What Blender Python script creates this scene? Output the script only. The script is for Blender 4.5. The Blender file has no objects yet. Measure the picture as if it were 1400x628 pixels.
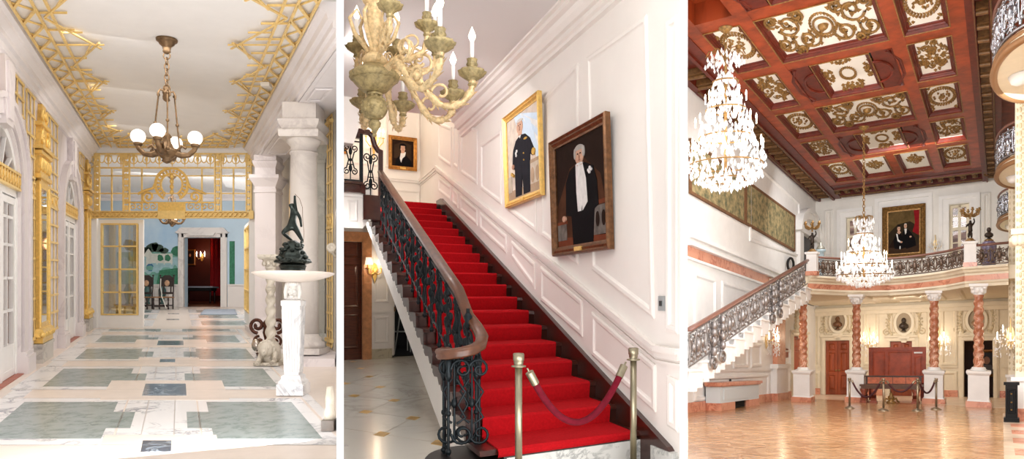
import bpy, bmesh, math, random
from mathutils import Vector, Matrix
random.seed(7)
PI = math.pi
V = Vector
SC = bpy.context.scene
COL = SC.collection
# ------------------------------------------------------------------ camera
F, CX, HY, ZC = 1000.0, 700.0, 430.0, 1.6
cd = bpy.data.cameras.new('camera'); cam = bpy.data.objects.new('camera', cd); COL.objects.link(cam)
cam.location = (0, 0, ZC); cam.rotation_euler = (PI/2, 0, 0)
cd.sensor_width = 36; cd.lens = 36*F/1400; cd.shift_y = (HY-314)/1400; cd.clip_start = .05; cd.clip_end = 200
SC.camera = cam
SC.view_settings.view_transform = 'Standard'; SC.view_settings.look = 'None'
SC.view_settings.gamma = 1; SC.view_settings.use_curve_mapping = False

def at(px, py, Y):                       # the point seen at a pixel of the photograph, Y metres away
    return V(((px-CX)/F*Y, Y, ZC+(HY-py)/F*Y))
# ------------------------------------------------------------------ materials
MATS = {}
def lin(c): return tuple(((v/255)/12.92 if v/255 < .04045 else ((v/255+.055)/1.055)**2.4) for v in c)+(1,)
def mat(name, col, rough=.5, metal=0, var=.0, scale=8, bump=0, col2=None, emit=0, trans=0, alpha=1, stretch=(1,1,1), spec=.5, detail=4, coat=0, kind='noise', lo=.35, hi=.65):
    if name in MATS: return MATS[name]
    m = bpy.data.materials.new(name); m.use_nodes = True; nt = m.node_tree; N = nt.nodes; L = nt.links
    b = N['Principled BSDF']; c = lin(col)
    b.inputs['Base Color'].default_value = c; b.inputs['Roughness'].default_value = rough; b.inputs['Metallic'].default_value = metal
    b.inputs['Specular IOR Level'].default_value = spec; b.inputs['Coat Weight'].default_value = coat
    if trans: b.inputs['Transmission Weight'].default_value = trans
    if alpha < 1: b.inputs['Alpha'].default_value = alpha
    if emit: b.inputs['Emission Color'].default_value = c; b.inputs['Emission Strength'].default_value = emit
    if var or col2 or bump:
        tc = N.new('ShaderNodeTexCoord'); mp = N.new('ShaderNodeMapping'); mp.inputs['Scale'].default_value = stretch
        L.new(tc.outputs['Object'], mp.inputs['Vector'])
        if kind == 'wave':
            t = N.new('ShaderNodeTexWave'); t.inputs['Scale'].default_value = scale; t.inputs['Distortion'].default_value = 6; t.inputs['Detail'].default_value = 3; t.inputs['Detail Scale'].default_value = 1.5
            out = t.outputs['Fac']
        elif kind == 'vor':
            t = N.new('ShaderNodeTexVoronoi'); t.inputs['Scale'].default_value = scale; out = t.outputs['Distance']
        else:
            t = N.new('ShaderNodeTexNoise'); t.inputs['Scale'].default_value = scale; t.inputs['Detail'].default_value = detail; t.inputs['Roughness'].default_value = .6
            out = t.outputs['Fac']
        L.new(mp.outputs['Vector'], t.inputs['Vector'])
        if var or col2:
            r = N.new('ShaderNodeValToRGB')
            c2 = lin(col2) if col2 else tuple(min(1, x*(1-var)) for x in c[:3])+(1,)
            c1 = c if col2 else tuple(min(1, x*(1+var*.5)) for x in c[:3])+(1,)
            r.color_ramp.elements[0].position = lo; r.color_ramp.elements[1].position = hi
            r.color_ramp.elements[0].color = c2; r.color_ramp.elements[1].color = c1
            L.new(out, r.inputs['Fac']); L.new(r.outputs['Color'], b.inputs['Base Color'])
        if bump:
            bp = N.new('ShaderNodeBump'); bp.inputs['Strength'].default_value = bump; bp.inputs['Distance'].default_value = .02
            L.new(out, bp.inputs['Height']); L.new(bp.outputs['Normal'], b.inputs['Normal'])
    MATS[name] = m; return m
def marble(name, base, vein, scale=1.2, rough=.25, width=.045, blotch=0):
    if name in MATS: return MATS[name]
    m = bpy.data.materials.new(name); m.use_nodes = True; nt = m.node_tree; N = nt.nodes; L = nt.links
    b = N['Principled BSDF']; b.inputs['Roughness'].default_value = rough
    tc = N.new('ShaderNodeTexCoord'); n1 = N.new('ShaderNodeTexNoise'); n1.inputs['Scale'].default_value = scale; n1.inputs['Detail'].default_value = 6; n1.inputs['Roughness'].default_value = .62; n1.inputs['Distortion'].default_value = 1.1
    L.new(tc.outputs['Object'], n1.inputs['Vector'])
    r = N.new('ShaderNodeValToRGB'); e = r.color_ramp.elements
    e[0].position = .5-width; e[0].color = lin(base); e[1].position = .5+width; e[1].color = lin(base)
    k = e.new(.5); k.color = lin(vein)
    L.new(n1.outputs['Fac'], r.inputs['Fac'])
    n2 = N.new('ShaderNodeTexNoise'); n2.inputs['Scale'].default_value = scale*.7; n2.inputs['Detail'].default_value = 3
    L.new(tc.outputs['Object'], n2.inputs['Vector'])
    mx = N.new('ShaderNodeMix'); mx.data_type = 'RGBA'; rr = N.new('ShaderNodeValToRGB'); rr.color_ramp.elements[0].position = .42; rr.color_ramp.elements[1].position = .6
    L.new(n2.outputs['Fac'], rr.inputs['Fac']); L.new(rr.outputs['Color'], mx.inputs[0])
    mx.inputs[6].default_value = lin(base); L.new(r.outputs['Color'], mx.inputs[7])
    if blotch: mx.inputs[6].default_value = tuple(x*(1-blotch) for x in lin(base)[:3])+(1,)
    L.new(mx.outputs[2], b.inputs['Base Color'])
    MATS[name] = m; return m
def glass(name, tint=(255,255,255), rough=.02, mixv=.12):     # thin window glass: mostly clear, a little gloss
    if name in MATS: return MATS[name]
    m = bpy.data.materials.new(name); m.use_nodes = True; nt = m.node_tree; N = nt.nodes; L = nt.links
    for x in list(N): N.remove(x)
    o = N.new('ShaderNodeOutputMaterial'); mx = N.new('ShaderNodeMixShader'); t = N.new('ShaderNodeBsdfTransparent'); g = N.new('ShaderNodeBsdfGlossy')
    t.inputs['Color'].default_value = lin(tint); g.inputs['Roughness'].default_value = rough; mx.inputs[0].default_value = mixv
    L.new(t.outputs[0], mx.inputs[1]); L.new(g.outputs[0], mx.inputs[2]); L.new(mx.outputs[0], o.inputs[0])
    MATS[name] = m; return m
# ------------------------------------------------------------------ frames and mesh builder
class Fr:                                  # an oblique frame: origin, two axes in the surface, one out of it
    def __init__(s, o, u, v, n): s.o, s.u, s.v, s.n = V(o), V(u), V(v), V(n)
    def p(s, u, v, n=0): return s.o+s.u*u+s.v*v+s.n*n
def arc(cx, cy, rx, ry, a0, a1, n): return [(cx+rx*math.cos(math.radians(a0+(a1-a0)*i/n)), cy+ry*math.sin(math.radians(a0+(a1-a0)*i/n))) for i in range(n+1)]
def spiral(cx, cy, r0, r1, a0, a1, n=14):
    o = []
    for i in range(n+1):
        t = i/n; r = r0+(r1-r0)*t; a = math.radians(a0+(a1-a0)*t); o.append((cx+r*math.cos(a), cy+r*math.sin(a)))
    return o
class MB:
    def __init__(s): s.v = []; s.f = []; s.sm = []; s.mi = []; s.cur = 0
    def add(s, vs, fs, smooth=False):
        k = len(s.v); s.v += [V(x) for x in vs]
        for f in fs: s.f.append(tuple(i+k for i in f)); s.sm.append(smooth); s.mi.append(s.cur)
        return s
    def box(s, fr, u0, u1, v0, v1, n0, n1):
        s.add([fr.p(u, v, n) for n in (n0, n1) for v in (v0, v1) for u in (u0, u1)],
              [(0,2,3,1),(4,5,7,6),(0,1,5,4),(2,6,7,3),(0,4,6,2),(1,3,7,5)]); return s
    def prism(s, fr, pts, n0, n1, smooth=False):
        k = len(pts); s.add([fr.p(u, v, n0) for u, v in pts]+[fr.p(u, v, n1) for u, v in pts], [tuple(range(k-1, -1, -1)), tuple(range(k, 2*k))])
        s.add([fr.p(u, v, n0) for u, v in pts]+[fr.p(u, v, n1) for u, v in pts], [(i, (i+1) % k, k+(i+1) % k, k+i) for i in range(k)], smooth); return s
    def band(s, fr, A, B, n0, n1):           # strip between two 2-D paths of equal length
        k = len(A)
        for i in range(k-1): s.prism(fr, [A[i], A[i+1], B[i+1], B[i]], n0, n1)
        return s
    def bar(s, fr, p, q, w, n0, n1):
        du, dv = q[0]-p[0], q[1]-p[1]; l = math.hypot(du, dv) or 1; a, b = -dv/l*w/2, du/l*w/2
        s.prism(fr, [(p[0]+a, p[1]+b), (p[0]-a, p[1]-b), (q[0]-a, q[1]-b), (q[0]+a, q[1]+b)], n0, n1); return s
    def frame(s, fr, u0, u1, v0, v1, w, n0, n1):
        s.box(fr, u0, u1, v1-w, v1, n0, n1); s.box(fr, u0, u1, v0, v0+w, n0, n1)
        s.box(fr, u0, u0+w, v0+w, v1-w, n0, n1); s.box(fr, u1-w, u1, v0+w, v1-w, n0, n1); return s
    def moulding(s, fr, P, prof):            # closed 2-D outline with a mitred profile [(inset, n)...] ; outline convex
        n = len(P); rings = []
        ar = sum(P[i][0]*P[(i+1) % n][1]-P[(i+1) % n][0]*P[i][1] for i in range(n)); sg = 1 if ar > 0 else -1
        def inset(d):
            o = []
            for i in range(n):
                p0, p1, p2 = V(P[i-1]), V(P[i]), V(P[(i+1) % n]); e1 = (p1-p0).normalized(); e2 = (p2-p1).normalized()
                n1 = V((-e1.y, e1.x))*sg; n2 = V((-e2.y, e2.x))*sg; b = n1+n2; k = b.dot(n1)
                o.append(p1+b*(d/max(k, .2)))
            return o
        for d, nn in prof: rings.append([fr.p(q.x, q.y, nn) for q in inset(d)])
        vs = [x for r in rings for x in r]; fs = []
        for k in range(len(rings)-1):
            for i in range(n): j = (i+1) % n; fs.append((k*n+i, k*n+j, (k+1)*n+j, (k+1)*n+i))
        s.add(vs, fs); return s
    def sweep(s, p0, p1, pu, pv, prof, closed=False):   # profile [(u,v)] carried straight from p0 to p1
        k = len(prof); vs = [V(p0)+pu*a+pv*b for a, b in prof]+[V(p1)+pu*a+pv*b for a, b in prof]
        s.add(vs, [(i, (i+1) % k, k+(i+1) % k, k+i) for i in range(k if closed else k-1)]+[tuple(range(k-1, -1, -1)), tuple(range(k, 2*k))]); return s
    def tube(s, pts, r, seg=8, cap=True, flat=1.0):
        pts = [V(p) for p in pts]; n = len(pts)
        if not isinstance(r, (list, tuple)): r = [r]*n
        up = None; vs = []
        for i in range(n):
            t = (pts[min(i+1, n-1)]-pts[max(i-1, 0)])
            t = t.normalized() if t.length > 1e-9 else V((0, 0, 1))
            if up is None: up = V((0, 0, 1)) if abs(t.z) < .9 else V((1, 0, 0))
            x = up.cross(t)
            if x.length < 1e-6: x = V((1, 0, 0)).cross(t) if abs(t.x) < .9 else V((0, 1, 0)).cross(t)
            x.normalize(); y = t.cross(x); up = y
            for k in range(seg):
                a = 2*PI*k/seg; vs.append(pts[i]+x*(r[i]*math.cos(a))+y*(r[i]*flat*math.sin(a)))
        fs = [(i*seg+k, i*seg+(k+1) % seg, (i+1)*seg+(k+1) % seg, (i+1)*seg+k) for i in range(n-1) for k in range(seg)]
        s.add(vs, fs, True)
        if cap: s.add(vs[:seg]+vs[-seg:], [tuple(range(seg-1, -1, -1)), tuple(range(seg, 2*seg))])
        return s
    def ftube(s, fr, path, r, n=0, seg=5, cap=True): return s.tube([fr.p(u, v, n) for u, v in path], r, seg, cap)
    def lathe(s, c, prof, seg=20, sx=1, sy=1, M=None, lobes=0, lamp=.0, smooth=True):
        vs = []; c = V(c)
        for r, z in prof:
            for k in range(seg):
                a = 2*PI*k/seg; q = r*(1+lamp*math.cos(lobes*a)) if lobes else r
                p = V((q*math.cos(a)*sx, q*math.sin(a)*sy, z)); vs.append(c+(M @ p if M else p))
        m = len(prof)
        s.add(vs, [(i*seg+k, i*seg+(k+1) % seg, (i+1)*seg+(k+1) % seg, (i+1)*seg+k) for i in range(m-1) for k in range(seg)]+[tuple(range(seg-1, -1, -1)), tuple(range((m-1)*seg, m*seg))], smooth); return s
    def ball(s, c, r, seg=12, rings=7, sx=1, sy=1, sz=1, M=None):
        return s.lathe(c, [(r*math.sin(PI*i/rings)+1e-5, -r*math.cos(PI*i/rings)*sz) for i in range(rings+1)], seg, sx, sy, M)
    def rbox(s, c, hx, hy, hz, rz=0, top=1.0):   # box around c (base centre), tapering to `top`
        M = Matrix.Rotation(rz, 3, 'Z'); c = V(c)
        vs = [c+M @ V((x*hx*k, y*hy*k, z)) for z, k in ((0, 1), (hz, top)) for x, y in ((-1, -1), (1, -1), (1, 1), (-1, 1))]
        s.add(vs, [(3,2,1,0),(4,5,6,7),(0,1,5,4),(1,2,6,5),(2,3,7,6),(3,0,4,7)]); return s
    def square(s, c, prof, rz=0, k=1.0):      # square moulded block: profile [(half, z)]
        M = Matrix.Rotation(rz, 3, 'Z'); c = V(c); vs = []; n = len(prof)
        for h, z in prof:
            for x, y in ((-1, -1), (1, -1), (1, 1), (-1, 1)): vs.append(c+M @ V((x*h, y*h*k, z)))
        s.add(vs, [(i*4+j, i*4+(j+1) % 4, (i+1)*4+(j+1) % 4, (i+1)*4+j) for i in range(n-1) for j in range(4)]+[(3,2,1,0), tuple(range(4*n-4, 4*n))]); return s
    def mesh(s, name, org):
        me = bpy.data.meshes.new(name); me.from_pydata([v-org for v in s.v], [], s.f)
        me.polygons.foreach_set('use_smooth', s.sm); me.polygons.foreach_set('material_index', s.mi); me.update()
        return me
    def build(s, name, m, parent=None, local=False, label=None):
        root = parent
        while root is not None and root.parent is not None: root = root.parent
        org = V((0, 0, 0)) if (local or root is None) else V(root.location)
        me = s.mesh(name, org); o = bpy.data.objects.new(name, me); COL.objects.link(o)
        for k in (m if isinstance(m, (list, tuple)) else [m]): me.materials.append(k)
        if parent is not None: o.parent = parent
        if label: o['label'] = label
        return o
    def solo(s, name, m, label, cat, group=None, stuff=False):      # a thing that is one mesh; origin at its base
        lo = [min(v[i] for v in s.v) for i in range(3)]; hi = [max(v[i] for v in s.v) for i in range(3)]
        org = V(((lo[0]+hi[0])/2, (lo[1]+hi[1])/2, lo[2])); me = s.mesh(name, org); o = bpy.data.objects.new(name, me); o.location = org; COL.objects.link(o)
        for k in (m if isinstance(m, (list, tuple)) else [m]): me.materials.append(k)
        tag(o, label, cat, group)
        if stuff: o['kind'] = 'stuff'
        return o
    def struct(s, name, m, label=None, parent=None):
        o = s.build(name, m, parent)
        if parent is None: o['kind'] = 'structure'
        if label: o['label'] = label
        return o
def tag(o, label, cat, group=None):
    o['label'] = label; o['category'] = cat
    if group: o['group'] = group
    return o
def thing(name, label, cat, loc=(0, 0, 0), rz=0, group=None):
    o = bpy.data.objects.new(name, None); COL.objects.link(o); o.location = loc; o.rotation_euler = (0, 0, rz); o.empty_display_size = .1
    return tag(o, label, cat, group)
def kids(o): return [c for c in bpy.data.objects if c.parent == o]
def dup(root, loc, rz=0, label=None, group=None, scale=None):
    r = root.copy(); COL.objects.link(r); r.location = loc; r.rotation_euler = (0, 0, rz)
    if scale: r.scale = scale
    if label: r['label'] = label
    if group: r['group'] = group
    for ch in kids(root):
        c = ch.copy(); COL.objects.link(c); c.parent = r
        for g in kids(ch): d = g.copy(); COL.objects.link(d); d.parent = c
    return r
def skinned(name, pts, edges, m, parent=None, org=None, sub=2, label=None):   # a continuous body grown on a skeleton
    names = list(pts); root = parent
    while root is not None and root.parent is not None: root = root.parent
    o0 = V((0, 0, 0)) if root is None else V(root.location)
    me = bpy.data.meshes.new(name); me.from_pydata([V(pts[k][:3])-o0 for k in names], [(names.index(a), names.index(b)) for a, b in edges], [])
    o = bpy.data.objects.new(name, me); COL.objects.link(o)
    sk = o.modifiers.new('skin', 'SKIN'); sk.use_smooth_shade = True
    if not me.skin_vertices: me.attributes
    for i, k in enumerate(names):
        r = pts[k][3]; me.skin_vertices[0].data[i].radius = (r, r)
    me.skin_vertices[0].data[0].use_root = True
    sb = o.modifiers.new('sub', 'SUBSURF'); sb.levels = sub; sb.render_levels = sub
    bpy.context.view_layer.update(); dg = bpy.context.evaluated_depsgraph_get()
    nm = bpy.data.meshes.new_from_object(o.evaluated_get(dg)); o.modifiers.clear(); o.data = nm
    for p in nm.polygons: p.use_smooth = True
    nm.materials.clear(); nm.materials.append(m)
    if parent is not None: o.parent = parent
    if label: o['label'] = label
    return o
# ------------------------------------------------------------------ rooms
Z = V((0, 0, 1))
class Room:                                # room axes sheared, sloped and depth-stretched about the camera to image vanishing points: D runs away from the viewer, C runs across; eye = eye level over its floor
    def __init__(s, vx, vy, cross, eye):
        s.vx, s.vy, s.eye = vx, vy, eye; s.sl = (HY-vy)/F
        s.D = V(((vx-CX)/F, 1, s.sl)); c = V((cross[0], cross[1], 0)).normalized(); s.C = V((c.x, c.y, c.y*s.sl)); s.O = V((0, 0, ZC-eye))
    def P(s, a, d, h=0): return s.O+s.C*a+s.D*d+Z*h
    def loc(s, w):                          # world point -> (a, d, h)
        det = s.C.x*s.D.y-s.C.y*s.D.x; a = (w.x*s.D.y-w.y*s.D.x)/det; d = (s.C.x*w.y-s.C.y*w.x)/det
        return a, d, w.z-(s.O.z+s.C.z*a+s.D.z*d)
    def onlevel(s, px, py, h=0):            # where a pixel's ray meets the level h above this floor
        Y = (s.eye-h)*F/(py-s.vy); return at(px, py, Y)
    def hgt(s, py, Y): return s.eye-(py-s.vy)/F*Y     # height over the floor of pixel row py at distance Y
    def onwall(s, px, py, o, u):            # pixel's ray on the upright plane through o along u
        k = (px-CX)/F; u = V(u); o = V(o); t = (k*o.y-o.x)/(u.x-k*u.y); Y = o.y+u.y*t
        return at(px, py, Y)
    def wall(s, a=None, d=None, out=1):     # frame on a long wall (a=const, u runs along D) or a cross wall (d=const, u along C)
        if a is not None: return Fr(s.P(a, 0), s.D, Z, s.C*out)
        return Fr(s.P(0, d), s.C, Z, s.D*(-1.0/s.D.length)*out)
    def level(s, h, up=1): return Fr(s.P(0, 0, h), s.C, s.D, Z*up)
    def uv(s, fr, px, py):                  # pixel -> coordinates in an upright frame
        w = s.onwall(px, py, fr.o, fr.u); t = (w-fr.o); k = t.x*fr.u.x+t.y*fr.u.y; q = k/(fr.u.x**2+fr.u.y**2)
        return q, (w-fr.o-fr.u*q).z
HALL = Room(245, 370, (1, 0), 1.55)
STAIR = Room(385, 402, (1.6, 1), 1.45)
BALL = Room(1370, 503, (1.5, -1), 1.20)
# shared materials
WHITE = mat('white_paint', (244,241,238), .55, var=.02, scale=3)
GOLD = mat('gilt_wood', (240,206,132), .42, .1, var=.1, scale=10)
GOLD2 = mat('gilt_bright', (238,198,112), .34, .3, var=.15, scale=20, bump=.1)
BRONZE = mat('aged_bronze', (124,98,70), .42, .7, var=.4, scale=14)
STONE = marble('pale_stone', (226,219,214), (206,198,194), .8, .4)
WHITEM = marble('white_marble', (232,229,227), (150,150,158), 1.3, .2)
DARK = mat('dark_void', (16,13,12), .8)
BULB = mat('lit_bulb', (255,240,215), .3, emit=7)
CLEAR = glass('clear_glass', mixv=.04)
# ================================================================== THE MARBLE GALLERY
H = HALL; X = V((1, 0, 0)); YE = 19.6; CH = 4.85
CREAM = mat('cream_tile', (232,218,206), .3, var=.05, scale=5)
GREENM = marble('green_marble', (150,162,160), (112,128,128), 9, .25, .12)
FLOORM = marble('veined_white_marble', (236,234,233), (140,142,150), 1.8, .25, .035)
CARVE = marble('carved_marble', (232,228,222), (186,184,186), 3, .35)
BLUEM = marble('blue_black_marble', (52,66,82), (170,182,192), 3.2, .15, .05)
PEACH = mat('peach_tile', (206,150,120), .3, var=.12, scale=5)
GREYM = marble('grey_stone', (204,198,190), (176,170,164), 1.1, .45)
HSTONE = marble('gallery_stone', (228,219,218), (208,198,198), .7, .4)
def clipa(y): return .2149*y             # where the strip filler cuts this room
# ---- floor with inlay
def hall_floor():
    b = MB(); f = Fr(H.O, X, H.D, Z)
    b.cur = 0; b.prism(f, [(-4.2, 5.2), (clipa(5.2), 5.2), (3.4, 15.65), (4.2, 19.4), (5.2, 24), (5.2, 31.2), (-4.2, 31.2)], -.2, 0)
    def tile(m, pts, k=1): b.cur = m; b.prism(f, pts, -.01, .001*k)
    def rect(m, u0, u1, v0, v1, k=1): tile(m, [(u0, v0), (u1, v0), (u1, v1), (u0, v1)], k)
    rect(4, -3.4, -2.5, 5.6, 19.3)
    rect(1, -2.15, -1.9, 5.4, 19.3, .6); rect(1, 1.5, 1.62, 7.6, 19.3, .6)
    for k in range(5):
        y0 = 6.68+3.02*k; y1 = y0+1.75-.1*k
        if k == 4: y0, y1 = 18.6, 19.3
        for s in (-1, 1):
            c = -.2
            def mx(pts): return [(c+s*(p[0]), p[1]) for p in (pts if s > 0 else pts[::-1])]
            out = 2.0 if s < 0 else 1.66
            tile(1, mx([(.12, y0-.2), (out, y0-.2), (out, y1+.42), (.12, y1+.42)]), 1)
            e = 1.62 if s < 0 else 1.52; ym = (y0+y1)/2
            tile(2, mx([(.52, y0+.05), (e, y0+.05), (e, y1+.18), (.52, y1+.18), (.52, ym+.45), (.28, ym+.45), (.28, ym-.38), (.52, ym-.38)]), 2)
            tile(0, mx([(.4, y0-.5), (.42, y0-.5), (.42, y1+.7), (.4, y1+.7)]), 2)
        rect(1, -.62, .22, y0-.2, y1+.42, 1.6); rect(5, -.365, -.355, y0-.2, y1+.42, 2); rect(5, -.055, -.045, y0-.2, y1+.42, 2)
        for v in (y0-.2, y1+.42): rect(5, -2.15, 1.5, v, v+.012, 3)
    for k in range(4):
        y = 6.43+3.05*k; big = k % 2 == 1
        if big: rect(0, -.95, .6, y-.75, y+.8, 3); rect(3, -.46, .09, y-.45, y+.5, 4)
        else: rect(0, -.7, .35, y-.45, y+.45, 3); rect(3, -.33, -.07, y-.2, y+.22, 4)
    for k in range(3):                     # far room
        y = 20.4+3.1*k
        for s in (-1, 1): rect(1, -.2+s*1.5-.95, -.2+s*1.5+.95, y-.1, y+2.4, 1); rect(2, -.2+s*1.5-.65, -.2+s*1.5+.65, y+.3, y+1.9, 2)
        rect(3, -.4, 0, y+2.5, y+2.9, 2)
    rect(0, -2.4, 2.0, 19.35, 20.2, 5)
    b.struct('floor', [CREAM, FLOORM, GREENM, BLUEM, PEACH, mat('floor_joint', (176,168,162), .5)], 'cream and white marble gallery floor with green and blue inlays')
hall_floor()
# ---- ceiling and cornices
b = MB(); b.prism(Fr(H.O, X, H.D, Z), [(-4.2, 6.3), (clipa(6.3), 6.3), (1.76, 8.1), (1.76, 19.6), (4.2, 19.6), (5.2, 24), (5.2, 31.2), (-4.2, 31.2)], CH, CH+.12)
b.struct('ceiling', WHITE, 'plain white gallery ceiling')
CORN = mat('cornice_white', (236,230,230), .5, var=.03, scale=3)
b = MB(); pr = [(-2.6, 4.42), (-2.36, 4.42), (-2.36, 4.47), (-2.33, 4.49), (-2.33, 4.58), (-2.28, 4.60), (-2.27, 4.66), (-2.2, 4.72), (-2.18, 4.76), (-2.12, 4.78), (-2.12, 4.86), (-2.6, 4.86)]
b.sweep(H.O+H.D*6.3, H.O+H.D*19.6, X, Z, pr); b.struct('trim', CORN, 'white stepped cornice along the left wall of the gallery')
b = MB(); pr = [(1.97, 4.34), (1.97, 4.42), (1.93, 4.43), (1.93, 4.52), (1.89, 4.54), (1.89, 4.62), (1.83, 4.65), (1.81, 4.73), (1.74, 4.77), (1.72, 4.80), (1.72, 4.86), (2.05, 4.86), (2.05, 4.34)]
b.sweep(H.O+H.D*9.0, H.O+H.D*19.6, X, Z, pr)
f = Fr(H.O, X, H.D, Z); b.prism(f, [(1.985, 9.14), (3.4, 15.6), (3.4, 19.6), (1.985, 19.6)], 4.345, 4.85)
for y0, y1, a1 in ((11.2, 12.0, 2.36), (13.0, 14.9, 2.6), (15.3, 17.5, 2.6)):
    b.moulding(Fr(H.P(0, 0, 4.339), X, H.D, -Z), [(2.08, y0), (a1, y0), (a1, y1), (2.08, y1)], [(0, 0), (.02, .02), (.05, .02), (.06, 0)])
b.struct('trim', CORN, 'white stepped entablature with panelled soffit over the gallery columns')
# ---- gilt lattice on the ceiling
def lattice_bar(b, f, p, q, w=.038, n0=.02, n1=.055): b.bar(f, p, q, w, n0, n1)
LC = Fr(H.P(0, 0, CH), X, H.D, -Z)
def long_lattice(name, rails, inward, y0, y1, apex, label):
    b = MB(); o, m, i = rails
    for r in rails: lattice_bar(b, LC, (r, y0(r)), (r, y1), .034, .03, .06)
    y = y0(o)+.2; k = 0
    while y < y1-.3:
        lattice_bar(b, LC, (o, y), (m, y+.3), .022, .01, .03); lattice_bar(b, LC, (o, y+.12), (m, y-.42), .04, .035, .06); y += .58; k += 1
    y = y0(i)+.35
    while y < y1-.2: lattice_bar(b, LC, (m, y), (i+inward*.2, y), .024, .02, .045); y += .66
    for (ya, aa, sp) in apex:
        for s in (-1, 1): lattice_bar(b, LC, (i+inward*-.1, ya+s*sp*1.15), (aa+inward*.06, ya-s*sp*.14), .032, .05, .07)
        lattice_bar(b, LC, (m, ya), (aa+inward*.12, ya), .026, .035, .055)
        lattice_bar(b, LC, (i+inward*.02, ya-sp*.55), (aa-inward*.12, ya-sp*.55), .024, .035, .055)
        lattice_bar(b, LC, (aa-inward*.26, ya+sp*.62), (aa-inward*.06, ya-sp*.1), .026, .055, .075)
    b.solo(name, GOLD, label, 'trellis')
long_lattice('ceiling_trellis', (-2.06, -1.79, -1.62), 1, lambda r: 7.6, 19.3, [(8.55, -1.25, .7), (10.55, -1.2, 1.0), (12.6, -1.32, .85), (14.9, -1.4, .8), (17.0, -1.42, .6)], 'gilded wooden lattice border along the left edge of white gallery ceiling')
long_lattice('ceiling_trellis', (1.69, 1.45, 1.28), -1, lambda r: max(8.0, r/.216), 19.3, [(8.7, .85, .6), (10.55, .82, 1.0), (12.6, .98, .85), (14.9, 1.0, .8), (17.0, 1.08, .6)], 'gilded wooden lattice border along the right edge of white gallery ceiling')
b = MB()
for r in (18.2, 18.7, 19.25): lattice_bar(b, LC, (-1.6, r), (1.3, r), .045, .03, .07)
for k in range(14): lattice_bar(b, LC, (-1.55+.21*k, 19.25), (-1.45+.21*k, 17.95), .03, .05, .08)
for a in (-1.15, .85):
    for s in (-1, 1): lattice_bar(b, LC, (a+s*.5, 18.5), (a-s*.05, 17.2), .04, .06, .09)
for a in (-.6, -.15, .3): lattice_bar(b, LC, (a, 18.6), (a+.2, 17.6), .035, .05, .08)
b.solo('ceiling_trellis', GOLD, 'gilded lattice border across the far end of white gallery ceiling', 'trellis')
b = MB(); b.square(H.P(1.5, 12.6, CH-.14), [(.07, 0), (.075, .01), (.075, .06), (.07, .07)]); b.square(H.P(1.5, 12.6, CH-.09), [(.04, 0), (.04, .09)])
b.solo('ceiling_box', mat('box_cream', (226,218,206), .5), 'small square cream box fixed to right ceiling lattice', 'box')
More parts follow.
